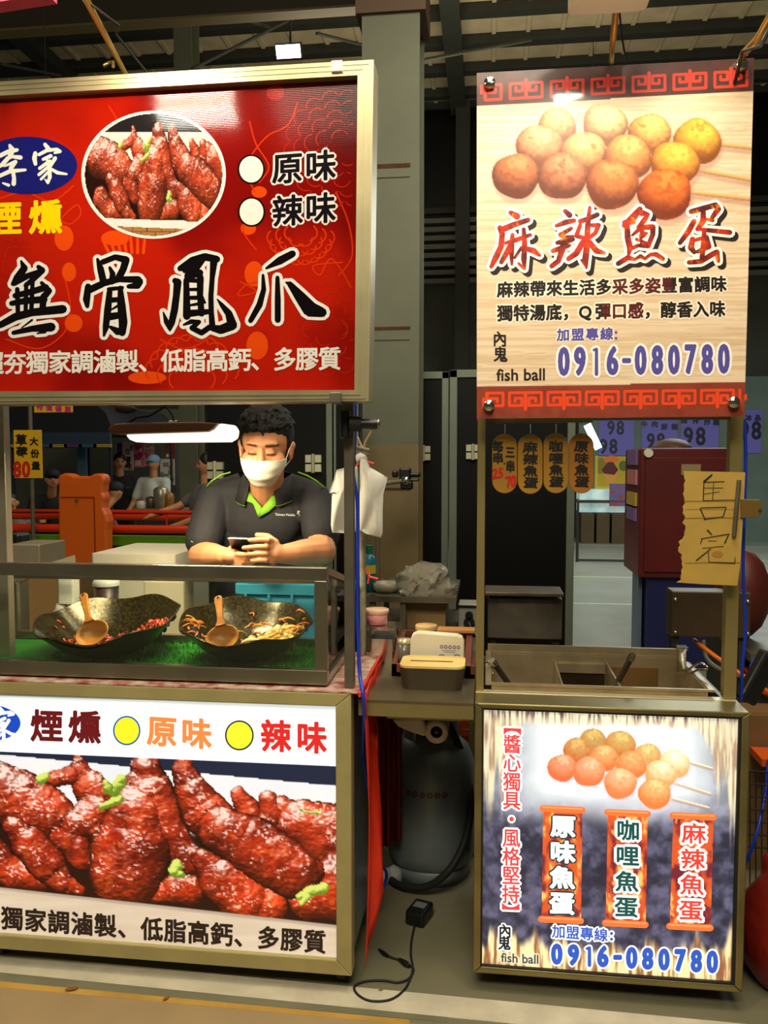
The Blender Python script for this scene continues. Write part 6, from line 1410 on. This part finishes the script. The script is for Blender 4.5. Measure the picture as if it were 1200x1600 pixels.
for pts, lb in ((((556, 730), (561, 724)), 'small red peg clipping the left white bag'), (((574, 722), (584, 725)), 'small red peg clipping the right white bag')):
    b = MB(); b.tube([P(*pts[0], 2.41), P(*pts[1], 2.41)], .0045, 8); tag(b.build('peg', REDC), lb, 'peg')
t = thing('red_twig_hook', P(578, 893, 2.43), 'small red forked hook on the pale pole below the white bags', 'hook')
b = MB(); b.tube([P(573, 888, 2.43), P(577, 901, 2.43), P(591, 905, 2.42)], .004, 8); b.tube([P(577, 901, 2.43), P(575, 912, 2.43)], .003, 6); b.build('fork', REDC, t)
BAGM = mat('white_bag_plastic', (222, 220, 208), .5)
def bag(ol, Y, label):
    """soft flat bag from its outline"""
    n = 14; b = MB(); cx = sum(p[0] for p in ol)/len(ol); cy = sum(p[1] for p in ol)/len(ol); vs = []; m = len(ol)
    for side in (-1, 1):
        for r in (1, .93, .7, .4, 0.02):
            for (x, y) in ol:
                px, py = cx+(x-cx)*r, cy+(y-cy)*r; q = P(px, py, Y); bul = .016*(1-r**3)+.004*math.sin(px*.16+py*.07)*(r < .95)
                vs.append((q.x, Y+side*bul, q.z))
    fs = []
    for s in range(2):
        for k in range(4):
            for i in range(m): a0 = s*5*m+k*m+i; a1 = s*5*m+k*m+(i+1) % m; fs.append((a0, a1, a1+m, a0+m))
    b.add(vs, fs, True); return tag(b.build('plastic_bag', BAGM), label, 'bag')
def dens(ol):
    r = []
    for p, q in zip(ol, ol[1:]+ol[:1]): r += [(p[0]+(q[0]-p[0])*k/4, p[1]+(q[1]-p[1])*k/4) for k in range(4)]
    return r
bag(dens([(526, 734), (538, 731), (552, 733), (558, 728), (560, 740), (560, 830), (538, 833), (519, 832), (517, 820), (519, 760), (514, 770), (522, 748)]), 2.40, 'white plastic bag hanging behind the right corner post')
bag(dens([(563, 716), (573, 718), (578, 730), (606, 746), (599, 772), (598, 800), (598, 832), (595, 840), (572, 834), (562, 828), (562, 770)]), 2.385, 'white plastic bag hanging right of the pale pole')
bag(dens([(555, 712), (563, 706), (572, 710), (575, 718), (566, 722), (557, 722)]), 2.425, 'small crumpled white bag top tied to the pole fork')
def clampthing(px, py, Y, s, label, arm):
    t = thing('phone_clamp', P(px, py, Y), label, 'clamp'); c = P(px, py, Y); k = s*Y/F
    b = MB(); b.rbox(c.x-31*k, c.x-15*k, Y-.012, Y+.02, c.z-22*k, c.z+20*k, 6*k); b.build('jaw', BLACK, t, .003)
    b = MB(); b.tube([(c.x-14*k, Y-.01, c.z), (c.x+4*k, Y-.01, c.z-1*k)], [12*k, 12*k], 16); b.build('ball_joint', RUBBER, t)
    b = MB(); b.tube([(c.x, Y-.012, c.z), (c.x+26*k, Y-.012, c.z-1*k), (c.x+32*k, Y-.012, c.z-1*k)], [8*k, 8.5*k, 6*k], 14); b.build('tube', BLACK, t)
    b = MB(); b.ell((c.x+31*k, Y-.013, c.z-1*k), (2*k, 7*k, 7.5*k)); b.build('end_ring', CHROME, t)
    if arm: b = MB(); b.tube(arm, .0045, 8); b.build('arm', DSTEEL, t)
    return t
clampthing(562, 662, 2.035, 1, 'black phone clamp gripping the top of the right corner post', None)
t = thing('clip_stand', P(635, 748, 3.9), 'black spring clip on a thin metal arm beside the steel column', 'clip'); c = P(640, 748, 3.9); k = 3.9/F
for (x0, x1, y0, y1) in ((613, 622, 735, 746), (624, 642, 731, 752), (640, 657, 738, 746), (640, 655, 748, 752), (626, 645, 752, 765)):
    b = MB(); A, B = P(x0, y0, 3.9), P(x1, y1, 3.9); b.box(A.x, B.x, 3.88, 3.93, B.z, A.z); b.build('jaw', BLACK, t, .008)
b = MB(); b.tube([P(596, 756, 3.9), P(630, 751, 3.88)], .011, 8); b.tube([P(596, 756, 3.9), P(590, 800, 3.95), (P(590, 800, 3.95).x, 3.95, 0)], .011, 8); b.build('arm', mat('pale_arm', (140, 136, 116), .4, .5), t)
b = MB(); b.ell(P(634, 751, 3.87), (.02, .012, .02)); b.build('knob', CHROME, t)
cable([P(555, 630, 2.09), P(554, 690, 2.1), P(552, 740, 2.11), P(558, 780, 2.11), P(559, 860, 2.1), P(558, 960, 2.09), P(562, 1050, 2.07), P(567, 1084, 2.035), P(569, 1120, 2.05), P(567, 1180, 2.12), P(575, 1235, 2.2), P(586, 1290, 2.25), P(590, 1340, 2.3), P(604, 1365, 2.4), P(597, 1392, 2.4), P(584, 1410, 2.36), P(563, 1419, 2.3), P(530, 1420, 2.3)], .0048, BLUEC, 'long blue cable hanging from the red sign down to the floor')

# ------------------------------------------------------------------ between the two stalls
Yt0, Yt1 = 2.07, 2.64; zm = P(650, 1096, Yt0).z; A, B = P(566, 1100, Yt0), P(740, 1100, Yt0)
t = thing('side_table', ((A.x+B.x)/2, 2.35, 0), 'steel side table bridging the gap between the two stalls', 'table')
b = MB(); b.box(A.x-.012, B.x, Yt0, Yt1+.22, zm-.006, zm); b.build('top', mat('stained_steel', (128, 116, 88), .38, .7, noise=.35, nscale=7), t)
b = MB(); b.box(A.x-.01, B.x, Yt0+.001, Yt0+.02, zm-.042, zm-.006); b.build('apron', mat('brassy_apron', (156, 140, 90), .4, .6, noise=.2, nscale=9), t)
b = MB(); b.box(A.x+.06, B.x-.03, Yt0+.03, Yt0+.045, zm-.056, zm-.043); b.build('lip', PM, t)
for x, y in ((B.x-.016, Yt1+.2), (A.x+.04, Yt1+.2)): b = MB(); b.box(x-.011, x+.011, y-.011, y+.011, 0, zm-.02); b.build('leg', CREAM, t)
# paper rolls hanging under the table
PAPER = mat('soft_paper', (214, 200, 178), .85)
t = thing('paper_roll', P(682, 1145, 2.25), 'paper roll with a dark core hanging under the side table', 'paper roll')
c = P(682, 1144, 2.25); R = 18.5*2.25/F; b = MB(); b.lathe([(R*.52, 0), (R, 0), (R, .11), (R*.52, .11), (R*.52, 0)], c, Euler((-math.pi/2, 0, 0)).to_matrix(), 30); b.build('roll', PAPER, t)
b = MB(); b.lathe([(R*.5, .003), (R*.52, .003), (R*.52, .11), (R*.5, .11), (R*.5, .003)], c, Euler((-math.pi/2, 0, 0)).to_matrix(), 24); b.m = 0; b.cyl(c+Vector((0, .02, 0)), c+Vector((0, .022, 0)), R*.5, n=24); b.build('core', mat('dark_core', (40, 30, 22), .8), t)
b = MB(); b.cyl(c+Vector((0, -.004, 0)), c+Vector((0, .13, 0)), .004, n=8); b.tube([c+Vector((0, .125, 0)), (c.x, c.y+.125, zm-.006)], .004, 6); b.build('spindle', DSTEEL, t)
b = MB(); pts = [(612, 1124), (652, 1122), (662, 1125), (668, 1140), (664, 1152), (640, 1144), (622, 1136)]
b.prism([xz(*p, 2.27) for p in pts], 2.27, 2.36); tag(b.build('paper_pack', PAPER, None, .006), 'slanting pack of white paper wedged under the side table', 'paper')
# gas cylinder and hose
c = G(668, 1392); c = Vector((c.x, c.y+.145, 0)); R = .148
GASM = mat('grey_gas_paint', (122, 132, 134), .4, .2, noise=.15, nscale=8)
t = thing('gas_cylinder', c, 'grey gas cylinder standing on the floor under the side table', 'gas cylinder')
hz = P(668, 1236, c.y-R).z
b = MB(); b.lathe([(0, .03), (R*.75, .03), (R*.95, .06), (R, .1), (R, hz), (R*.97, hz+.05), (R*.85, hz+.1), (R*.6, hz+.135), (R*.25, hz+.15), (0, hz+.152)], c, n=40); b.build('tank', GASM, t)
b = MB(); b.lathe([(R*.86, 0), (R*.88, 0), (R*.88, .06), (R*.86, .06), (R*.86, 0)], c, n=36); b.build('foot_ring', GASM, t)
b = MB(); n_ = 30; vs = []
for k in range(n_+1):
    a_ = math.radians(-60+300*k/n_)
    for r, z in ((R*.62, hz+.115), (R*.62, hz+.22)): vs.append(c+Vector((r*math.cos(a_), r*math.sin(a_), z)))
b.add(vs, [(2*k, 2*k+2, 2*k+3, 2*k+1) for k in range(n_)], True); o = b.build('collar', GASM, t); sd = o.modifiers.new('s', 'SOLIDIFY'); sd.thickness = .004
b = MB(); b.cyl(c+Vector((0, 0, hz+.14)), c+Vector((0, 0, hz+.2)), .016, n=14); b.cyl(c+Vector((0, 0, hz+.2)), c+Vector((0, 0, hz+.215)), .03, .028, n=12); b.cyl(c+Vector((0, -.02, hz+.175)), c+Vector((0, -.06, hz+.175)), .012, n=12); b.build('valve', mat('brass', (150, 112, 50), .35, .8), t)
a = Art(0); zr_ = hz-.02
def oncyl(x, y, l): an = -math.pi/2+(x-668)/68*1.0; return (c.x+(R+.0006+.0002*l)*math.cos(an), c.y+(R+.0006+.0002*l)*math.sin(an), P(668, y, c.y-R).z)
a.fn = oncyl
for k in range(6): a.ellipse(638+k*11, 1243, 4.5, 5, (120, 30, 26), 1, 14); a.ellipse(638+k*11, 1243, 2.4, 2.8, (96, 100, 100), 2, 12)
a.build('stamp_row', PRINT, t)
cable([c+Vector((0, -.06, hz+.175)), c+Vector((.06, -.1, hz+.2)), P(727, 1192, c.y-.02), P(735, 1240, c.y-.06), P(734, 1280, c.y-.1), P(722, 1325, c.y-.16), P(700, 1362, c.y-.2), P(668, 1385, c.y-.19), P(630, 1385, c.y-.16), P(606, 1372, c.y-.1), P(592, 1365, c.y)], .012, RUBBER, 'thick black hose looping round the front of the gas cylinder', 'hose', 'hose', 12)
A, B = P(703, 1172, 2.95), P(738, 1172, 2.95); z0, z1 = P(720, 1250, 2.95).z, P(720, 1128, 2.95).z
t = thing('orange_crate', (A.x+.15, 3.1, 0), 'orange plastic crate stack behind the gas cylinder', 'crate'); OC = mat('orange_crate_plastic', (214, 92, 26), .5)
b = MB(); b.rbox(A.x-.02, A.x+.2, 2.96, 3.26, .0, z1, .02); b.build('body', OC, t)
for k in range(6): z = z1-.04-k*.09; b = MB(); b.box(A.x-.028, A.x+.208, 2.95, 3.27, z-.012, z+.012); b.build('band', OC, t)
b = MB(); p, q = P(614, 1140, 2.9), P(622, 1190, 2.9); b.box(p.x, q.x, 2.9, 2.92, .0, p.z); tag(b.build('pale_stick', mat('pale_stick', (186, 170, 130), .6)), 'pale wooden batten standing left of the gas cylinder', 'batten')
# dark red curtain at the left of the gap
b = MB(); vs = []; n_ = 24
for k in range(n_+1):
    u = k/n_; x = P(576, 1200, 2.52).x+.1*u; y = 2.56+.012*math.sin(u*19)
    for z in (.12+.05*u, zm-.05): vs.append((x, y, z))
b.add(vs, [(2*k, 2*k+2, 2*k+3, 2*k+1) for k in range(n_)], True); o = b.build('dark_red_curtain', mat('deep_red_cloth', (120, 24, 14), .8)); o.modifiers.new('s', 'SOLIDIFY').thickness = .003
tag(o, 'deep red cloth curtain under the left end of the side table', 'curtain')
# things on the side table
A, B = P(622, 1060, 2.17), P(727, 1060, 2.17); z = P(675, 1042, 2.17).z
t = thing('tissue_box', ((A.x+B.x)/2, 2.23, zm), 'brown tissue box with a pale bamboo lid on the side table', 'tissue box')
b = MB(); b.rbox(A.x, B.x, 2.17, 2.30, zm, z-.006, .028, 7, .1); b.build('body', mat('taupe_plastic', (60, 50, 38), .4), t)
b = MB(); b.rbox(A.x+.002, B.x-.002, 2.172, 2.298, z-.006, z, .026, 7); ld = b.build('lid', mat('bamboo', (206, 172, 98), .45, c2=(222, 192, 122), nscale=12, stretch=(.3, 4, 1)), t, .001)
b = MB(); p, q = P(642, 1032, 2.24), P(708, 1032, 2.24); b.box(p.x, q.x, 2.228, 2.236, z+.0002, z+.0008); b.build('slot', mat('dark_slot', (70, 52, 24), .8), ld)
# packet standing in the tray behind
Yk = 2.335; t = thing('paper_packet', P(683, 1028, Yk), 'cream paper packet printed with round marks behind the tissue box', 'packet')
ol = [(641, 1000), (644, 992), (652, 988), (714, 993), (722, 996), (725, 1004), (725, 1040), (640, 1034)]
b = MB(); b.prism([xz(*p, Yk) for p in ol], Yk, Yk+.035); bd = b.build('pack', mat('cream_paper', (224, 214, 184), .7), t, .004)
a = Art(Yk-.0003, .0003)
for k in range(5): x, y = 690+k*6.6, 1010.5+k*.3; a.ellipse(x, y, 2.7, 2.9, (92, 80, 130), 1, 16); a.ellipse(x, y, 1.5, 1.6, (206, 196, 190), 2, 12)
a.line([(691, 1016), (713, 1017)], .7, (130, 124, 140), 1); a.line([(694, 1018.5), (711, 1019.5)], .7, (130, 124, 140), 1)
for x in (690, 714): a.ellipse(x, 1025, 5, 2.6, (96, 86, 130), 1, 16); a.ellipse(x, 1025.5, 3.4, 1.6, (214, 204, 184), 2, 12)
a.build('print', PRINT, bd)
# tray
WOODT = mat('reddish_tray_wood', (116, 58, 34), .5, noise=.3, nscale=9)
A, B = P(612, 1052, 2.31), P(742, 1052, 2.31); t = thing('wooden_tray', ((A.x+B.x)/2, 2.45, zm), 'reddish wooden tray box behind the tissue box', 'tray')
zt5 = P(680, 985, 2.6).z; b = MB(); b.box(A.x, B.x, 2.31, 2.6, zm, zm+.012); b.build('base', WOODT, t)
for x0, x1 in ((A.x, A.x+.014), (B.x-.03, B.x-.012)):
    b = MB(); b.add([(x0, 2.31, zm), (x1, 2.31, zm), (x1, 2.6, zm), (x0, 2.6, zm), (x0, 2.31, zm+.035), (x1, 2.31, zm+.035), (x1, 2.6, zt5), (x0, 2.6, zt5)], [(0, 3, 2, 1), (4, 5, 6, 7), (0, 1, 5, 4), (1, 2, 6, 5), (2, 3, 7, 6), (3, 0, 4, 7)]); b.build('side', WOODT, t)
b = MB(); b.box(A.x, B.x, 2.31, 2.325, zm, zm+.035); b.build('wall', WOODT, t); b = MB(); b.box(A.x, B.x-.012, 2.588, 2.6, zm, zt5); b.build('wall', WOODT, t)
b = MB(); b.box(P(684, 985, 2.6).x, B.x-.004, 2.56, 2.61, zt5, zt5+.012); b.build('rim', mat('honey_wood', (186, 130, 66), .5), t, .003)
p = P(666, 985, 2.45); z = P(666, 976, 2.45).z; t = thing('black_jar', (p.x, 2.45, zm+.012), 'round black jar with a pale wooden lid in the wooden tray', 'jar'); r = 17*2.45/F
b = MB(); b.lathe([(0, zm+.012), (r, zm+.012), (r, z-.018), (r*.95, z-.014), (0, z-.014)], (p.x, 2.45, 0), n=28); b.build('jar', mat('black_glaze', (20, 18, 17), .2), t)
b = MB(); b.lathe([(r*1.02, z-.014), (r*1.02, z-.004), (r*.98, z), (0, z)], (p.x, 2.45, 0), n=28); b.build('lid', mat('pale_lid_wood', (206, 166, 106), .5), t)
p = P(632, 1005, 2.36); z = P(632, 997, 2.36).z; t = thing('glass_jar', (p.x, 2.36, zm+.012), 'clear jar with a pale metal lid at the left end of the tray', 'jar'); r = 11*2.36/F
b = MB(); b.lathe([(0, zm+.012), (r, zm+.012), (r, z-.012), (r*.8, z-.012)], (p.x, 2.36, 0), n=20); b.build('jar', mat('frosted_jar', (150, 146, 130), .15, trans=.6), t)
b = MB(); b.lathe([(r*1.04, z-.014), (r*1.04, z-.002), (0, z)], (p.x, 2.36, 0), n=20); b.build('lid', mat('pale_tin', (200, 186, 140), .3, .5), t)
# steel canisters and tub at the left
for (x0, x1, y0, y1, Yc, nm, m, lb) in ((576, 622, 980, 1002, 2.46, 'steel_tin', CHROME, 'upper shiny steel tin stacked beside the red counter edge'), (576, 618, 998, 1030, 2.4, 'steel_tin', CHROME, 'lower shiny steel tin stacked beside the red counter edge')):
    A, B = P(x0, y0, Yc), P(x1, y1, Yc); b = MB(); zlo = zm if y1 > 1020 else P(600, 999, 2.4).z+.001; b.rbox(A.x, B.x, Yc, Yc+.1, zlo, A.z, .01); tag(b.build(nm, m, None, .002), lb, 'tin', 'steel tins')
z = P(600, 980, 2.46).z+.0012; p = P(588, 965, 2.5); r = 19*2.5/F; zz = P(588, 952, 2.5).z; t = thing('pink_tub', (p.x, 2.5, z), 'pink round tub with a clear rim on top of the steel tins', 'tub')
b = MB(); b.lathe([(0, z), (r*.85, z), (r*.95, zz-.01), (0, zz-.01)], (p.x, 2.51, 0), n=28); b.build('tub', mat('pink_plastic', (222, 140, 140), .4), t)
b = MB(); b.lathe([(r*.97, zz-.014), (r*1.04, zz-.01), (r*1.04, zz-.004), (r, zz), (0, zz-.003)], (p.x, 2.51, 0), n=28); b.build('lid', mat('peach_lid', (226, 186, 156), .25), t)
# rear rack with a carton in clear film
zs2 = .78; A, B = P(572, 1000, 2.85), P(712, 1000, 2.85); t = thing('rear_rack', ((A.x+B.x)/2, 3.05, 0), 'dark rack behind the side table carrying a film-wrapped carton', 'rack')
for zz in (zs2, P(600, 932, 2.85).z): b = MB(); b.box(A.x, B.x if zz < .9 else P(640, 930, 2.85).x, 2.85, 3.3, zz-.02, zz); b.build('shelf', DSTEEL, t)
for x in (A.x+.02, P(638, 930, 2.85).x-.02, B.x-.02):
    for y in (2.87, 3.28): b = MB(); b.box(x-.01, x+.01, y-.01, y+.01, 0, zs2 if x > B.x-.05 else P(600, 932, 2.85).z); b.build('leg', DSTEEL, t)
A, B = P(636, 940, 2.9), P(696, 985, 2.9); zc_ = P(660, 930, 2.9).z; t = thing('wrapped_carton', ((A.x+B.x)/2, 3.02, zs2), 'brown carton under crumpled clear plastic film on the rack', 'carton')
b = MB(); b.box(A.x, B.x, 2.9, 3.14, zs2, zc_); b.build('carton', mat('brown_carton', (140, 112, 70), .75, noise=.15, nscale=8), t)
FILM = clear('crumpled_film', (226, 224, 214), .5, .12)
ft = blob('film', [('e', P(645, 908, 2.95), (.06, .09, .055)), ('e', P(672, 905, 2.96), (.07, .1, .06)), ('e', P(692, 920, 2.95), (.045, .09, .06)), ('c', P(640, 905, 2.95), .03, P(640, 945, 2.93), .03), ('e', P(670, 925, 2.95), (.08, .09, .04))], .008, mat('film_sheet', (200, 194, 178), .18, trans=.75, bump=1.0, bscale=26, ior=1.2), t, 2)
r = np.random.RandomState(2); co = np.empty(len(ft.data.vertices)*3); ft.data.vertices.foreach_get('co', co); co = co.reshape(-1, 3)
co += (np.stack([fbm(co[:, 0]*30, co[:, 2]*30, s_) for s_ in (1, 2, 3)], -1)-.5)*.05; ft.data.vertices.foreach_set('co', co.ravel()); ft.data.update()
zr2 = P(600, 932, 2.85).z; p = P(604, 915, 2.95); b = MB(); b.lathe([(0, zr2), (.035, zr2), (.048, zr2+.012), (.05, zr2+.035), (.046, zr2+.035), (.04, zr2+.014), (0, zr2+.008)], (p.x, 2.95, 0), n=26)
tag(b.build('pale_bowl', mat('dull_white_bowl', (150, 144, 124), .4)), 'pale bowl on the upper shelf of the dark rack', 'bowl')
p = P(577, 880, 2.95); t = thing('teal_bottle', (p.x, 2.95, zr2), 'teal bottle with a green cap and yellow label on the rack', 'bottle'); z = P(577, 852, 2.95).z
b = MB(); b.lathe([(0, zr2), (.024, zr2), (.024, z-.05), (.012, z-.03), (0, z-.03)], (p.x, 2.95, 0), n=18); b.build('bottle', mat('teal_plastic', (30, 110, 130), .35), t)
b = MB(); b.cyl((p.x, 2.95, z-.03), (p.x, 2.95, z), .013, n=14); b.build('cap', mat('green_cap', (20, 110, 80), .4), t)
b = MB(); b.lathe([(.0245, z-.1), (.0245, z-.07)], (p.x, 2.95, 0), n=18); b.build('label_band', mat('yellow_label', (200, 180, 40), .5), t)
A, B = P(716, 965, 2.95), P(752, 965, 2.95); z0, z1 = P(730, 1000, 2.95).z, P(730, 944, 2.95).z
t = thing('power_box', ((A.x+B.x)/2, 3.0, 0), 'pale grey power socket box with a black plug left of the thin post', 'socket box')
b = MB(); b.box(A.x, B.x, 2.95, 3.05, z0, z1); b.build('box', mat('pale_grey_box', (146, 148, 136), .45), t, .004)
b = MB(); b.box(A.x-.002, B.x+.002, 2.946, 3.05, z1-.012, z1-.004); b.build('lid_seam', BLACK, t)
for px, py in ((733, 961), (733, 973)): b = MB(); p = P(px, py, 2.95); b.cyl((p.x, 2.935, p.z), (p.x, 2.952, p.z), .014 if py < 970 else .02, n=16); b.build('socket', BLACK, t)
b = MB(); b.tube([P(733, 973, 2.94), P(738, 985, 2.92), P(742, 1000, 2.95)], .006, 8); b.build('plug_cord', BLACK, t)
b = MB(); b.box(A.x+.03, B.x-.03, 2.98, 3.02, 0, z0); b.build('stand', DSTEEL, t)
# adapter and leaves on the floor
g = G(656, 1437); t = thing('power_adapter', (g.x, g.y, 0), 'black power adapter with a grey label lying on the floor between the stalls', 'adapter')
M_ = Matrix.Translation((g.x, g.y, .022)) @ Euler((0, 0, math.radians(-18))).to_matrix().to_4x4()
b = MB(); b.box(-.03, .03, -.045, .04, -.022, .022, M_); bd = b.build('body', BLACK, t, .008)
b = MB(); b.box(-.018, .018, -.012, .018, .0222, .0228, M_); b.build('label_patch', mat('grey_label', (112, 116, 118), .5), bd)
q = [(648, 1446), (643, 1470), (642, 1492), (645, 1512), (640, 1528), (622, 1535), (600, 1532), (572, 1533), (554, 1541), (559, 1554), (579, 1564), (610, 1562), (632, 1546), (643, 1524), (646, 1514), (636, 1506), (628, 1501), (612, 1496), (596, 1488)]
pts = [G(*p, .004) for p in q]; pts2 = []
for k in range(len(pts)-1):
    p0, p1, p2, p3 = pts[max(k-1, 0)], pts[k], pts[k+1], pts[min(k+2, len(pts)-1)]
    for u in np.linspace(0, 1, 7)[:-1]: pts2.append(.5*((2*p1)+(-p0+p2)*u+(2*p0-5*p1+4*p2-p3)*u*u+(-p0+3*p1-3*p2+p3)*u**3))
b = MB(); b.tube(pts2+[pts[-1]], .0032, 8); b.build('cord', RUBBER, t)
b = MB(); b.tube([G(624, 1499, .006), G(634, 1506, .006), G(640, 1510, .006)], [.005, .009, .005], 10); b.build('ferrite', BLACK, t)
b = MB(); b.tube([G(592, 1483, .005), G(600, 1490, .005), G(606, 1494, .005)], [.003, .006, .005], 10); b.build('plug', BLACK, t)
def dry_leaf(px, py, s, rot, label):
    g = G(px, py); b = MB(); vs = []; n_ = 8
    for k in range(n_+1):
        u = -1+2*k/n_; w = .42*(1-u*u)**.7
        for v_ in (-w, 0, w): vs.append(Vector((g.x, g.y, 0))+Matrix.Rotation(rot, 3, 'Z') @ Vector((u*s, v_*s, .003+s*.35*abs(v_)+s*.12*u*u)))
    b.add(vs, [(3*k+j, 3*k+j+1, 3*k+j+4, 3*k+j+3) for k in range(n_) for j in (0, 1)], True)
    o = b.build('dry_leaf', mat('dry_leaf_brown', (140, 88, 36), .8, noise=.3, nscale=60)); o.modifiers.new('s', 'SOLIDIFY').thickness = .001; tag(o, label, 'leaf')
dry_leaf(112, 1548, .017, .4, 'larger curled dry leaf on the floor by the yellow line')
dry_leaf(260, 1562, .012, 1.2, 'smaller dry leaf on the floor in front of the lit picture')
dry_leaf(595, 1549, .006, .2, 'tiny dry scrap inside the loop of the adapter cord')
# crumpled paper left of the hose
b = MB(); g = G(600, 1385); random.seed(4)
for k in range(3): b.ell((g.x+.03*k-.03, g.y+.02*k, .02), (.035, .03, .02), Euler((k, k*2, .4)).to_matrix(), 8)
o = b.build('crumpled_paper', mat('pale_crumple', (176, 184, 180), .7)); tag(o, 'crumpled pale paper on the floor beside the gas cylinder', 'paper')
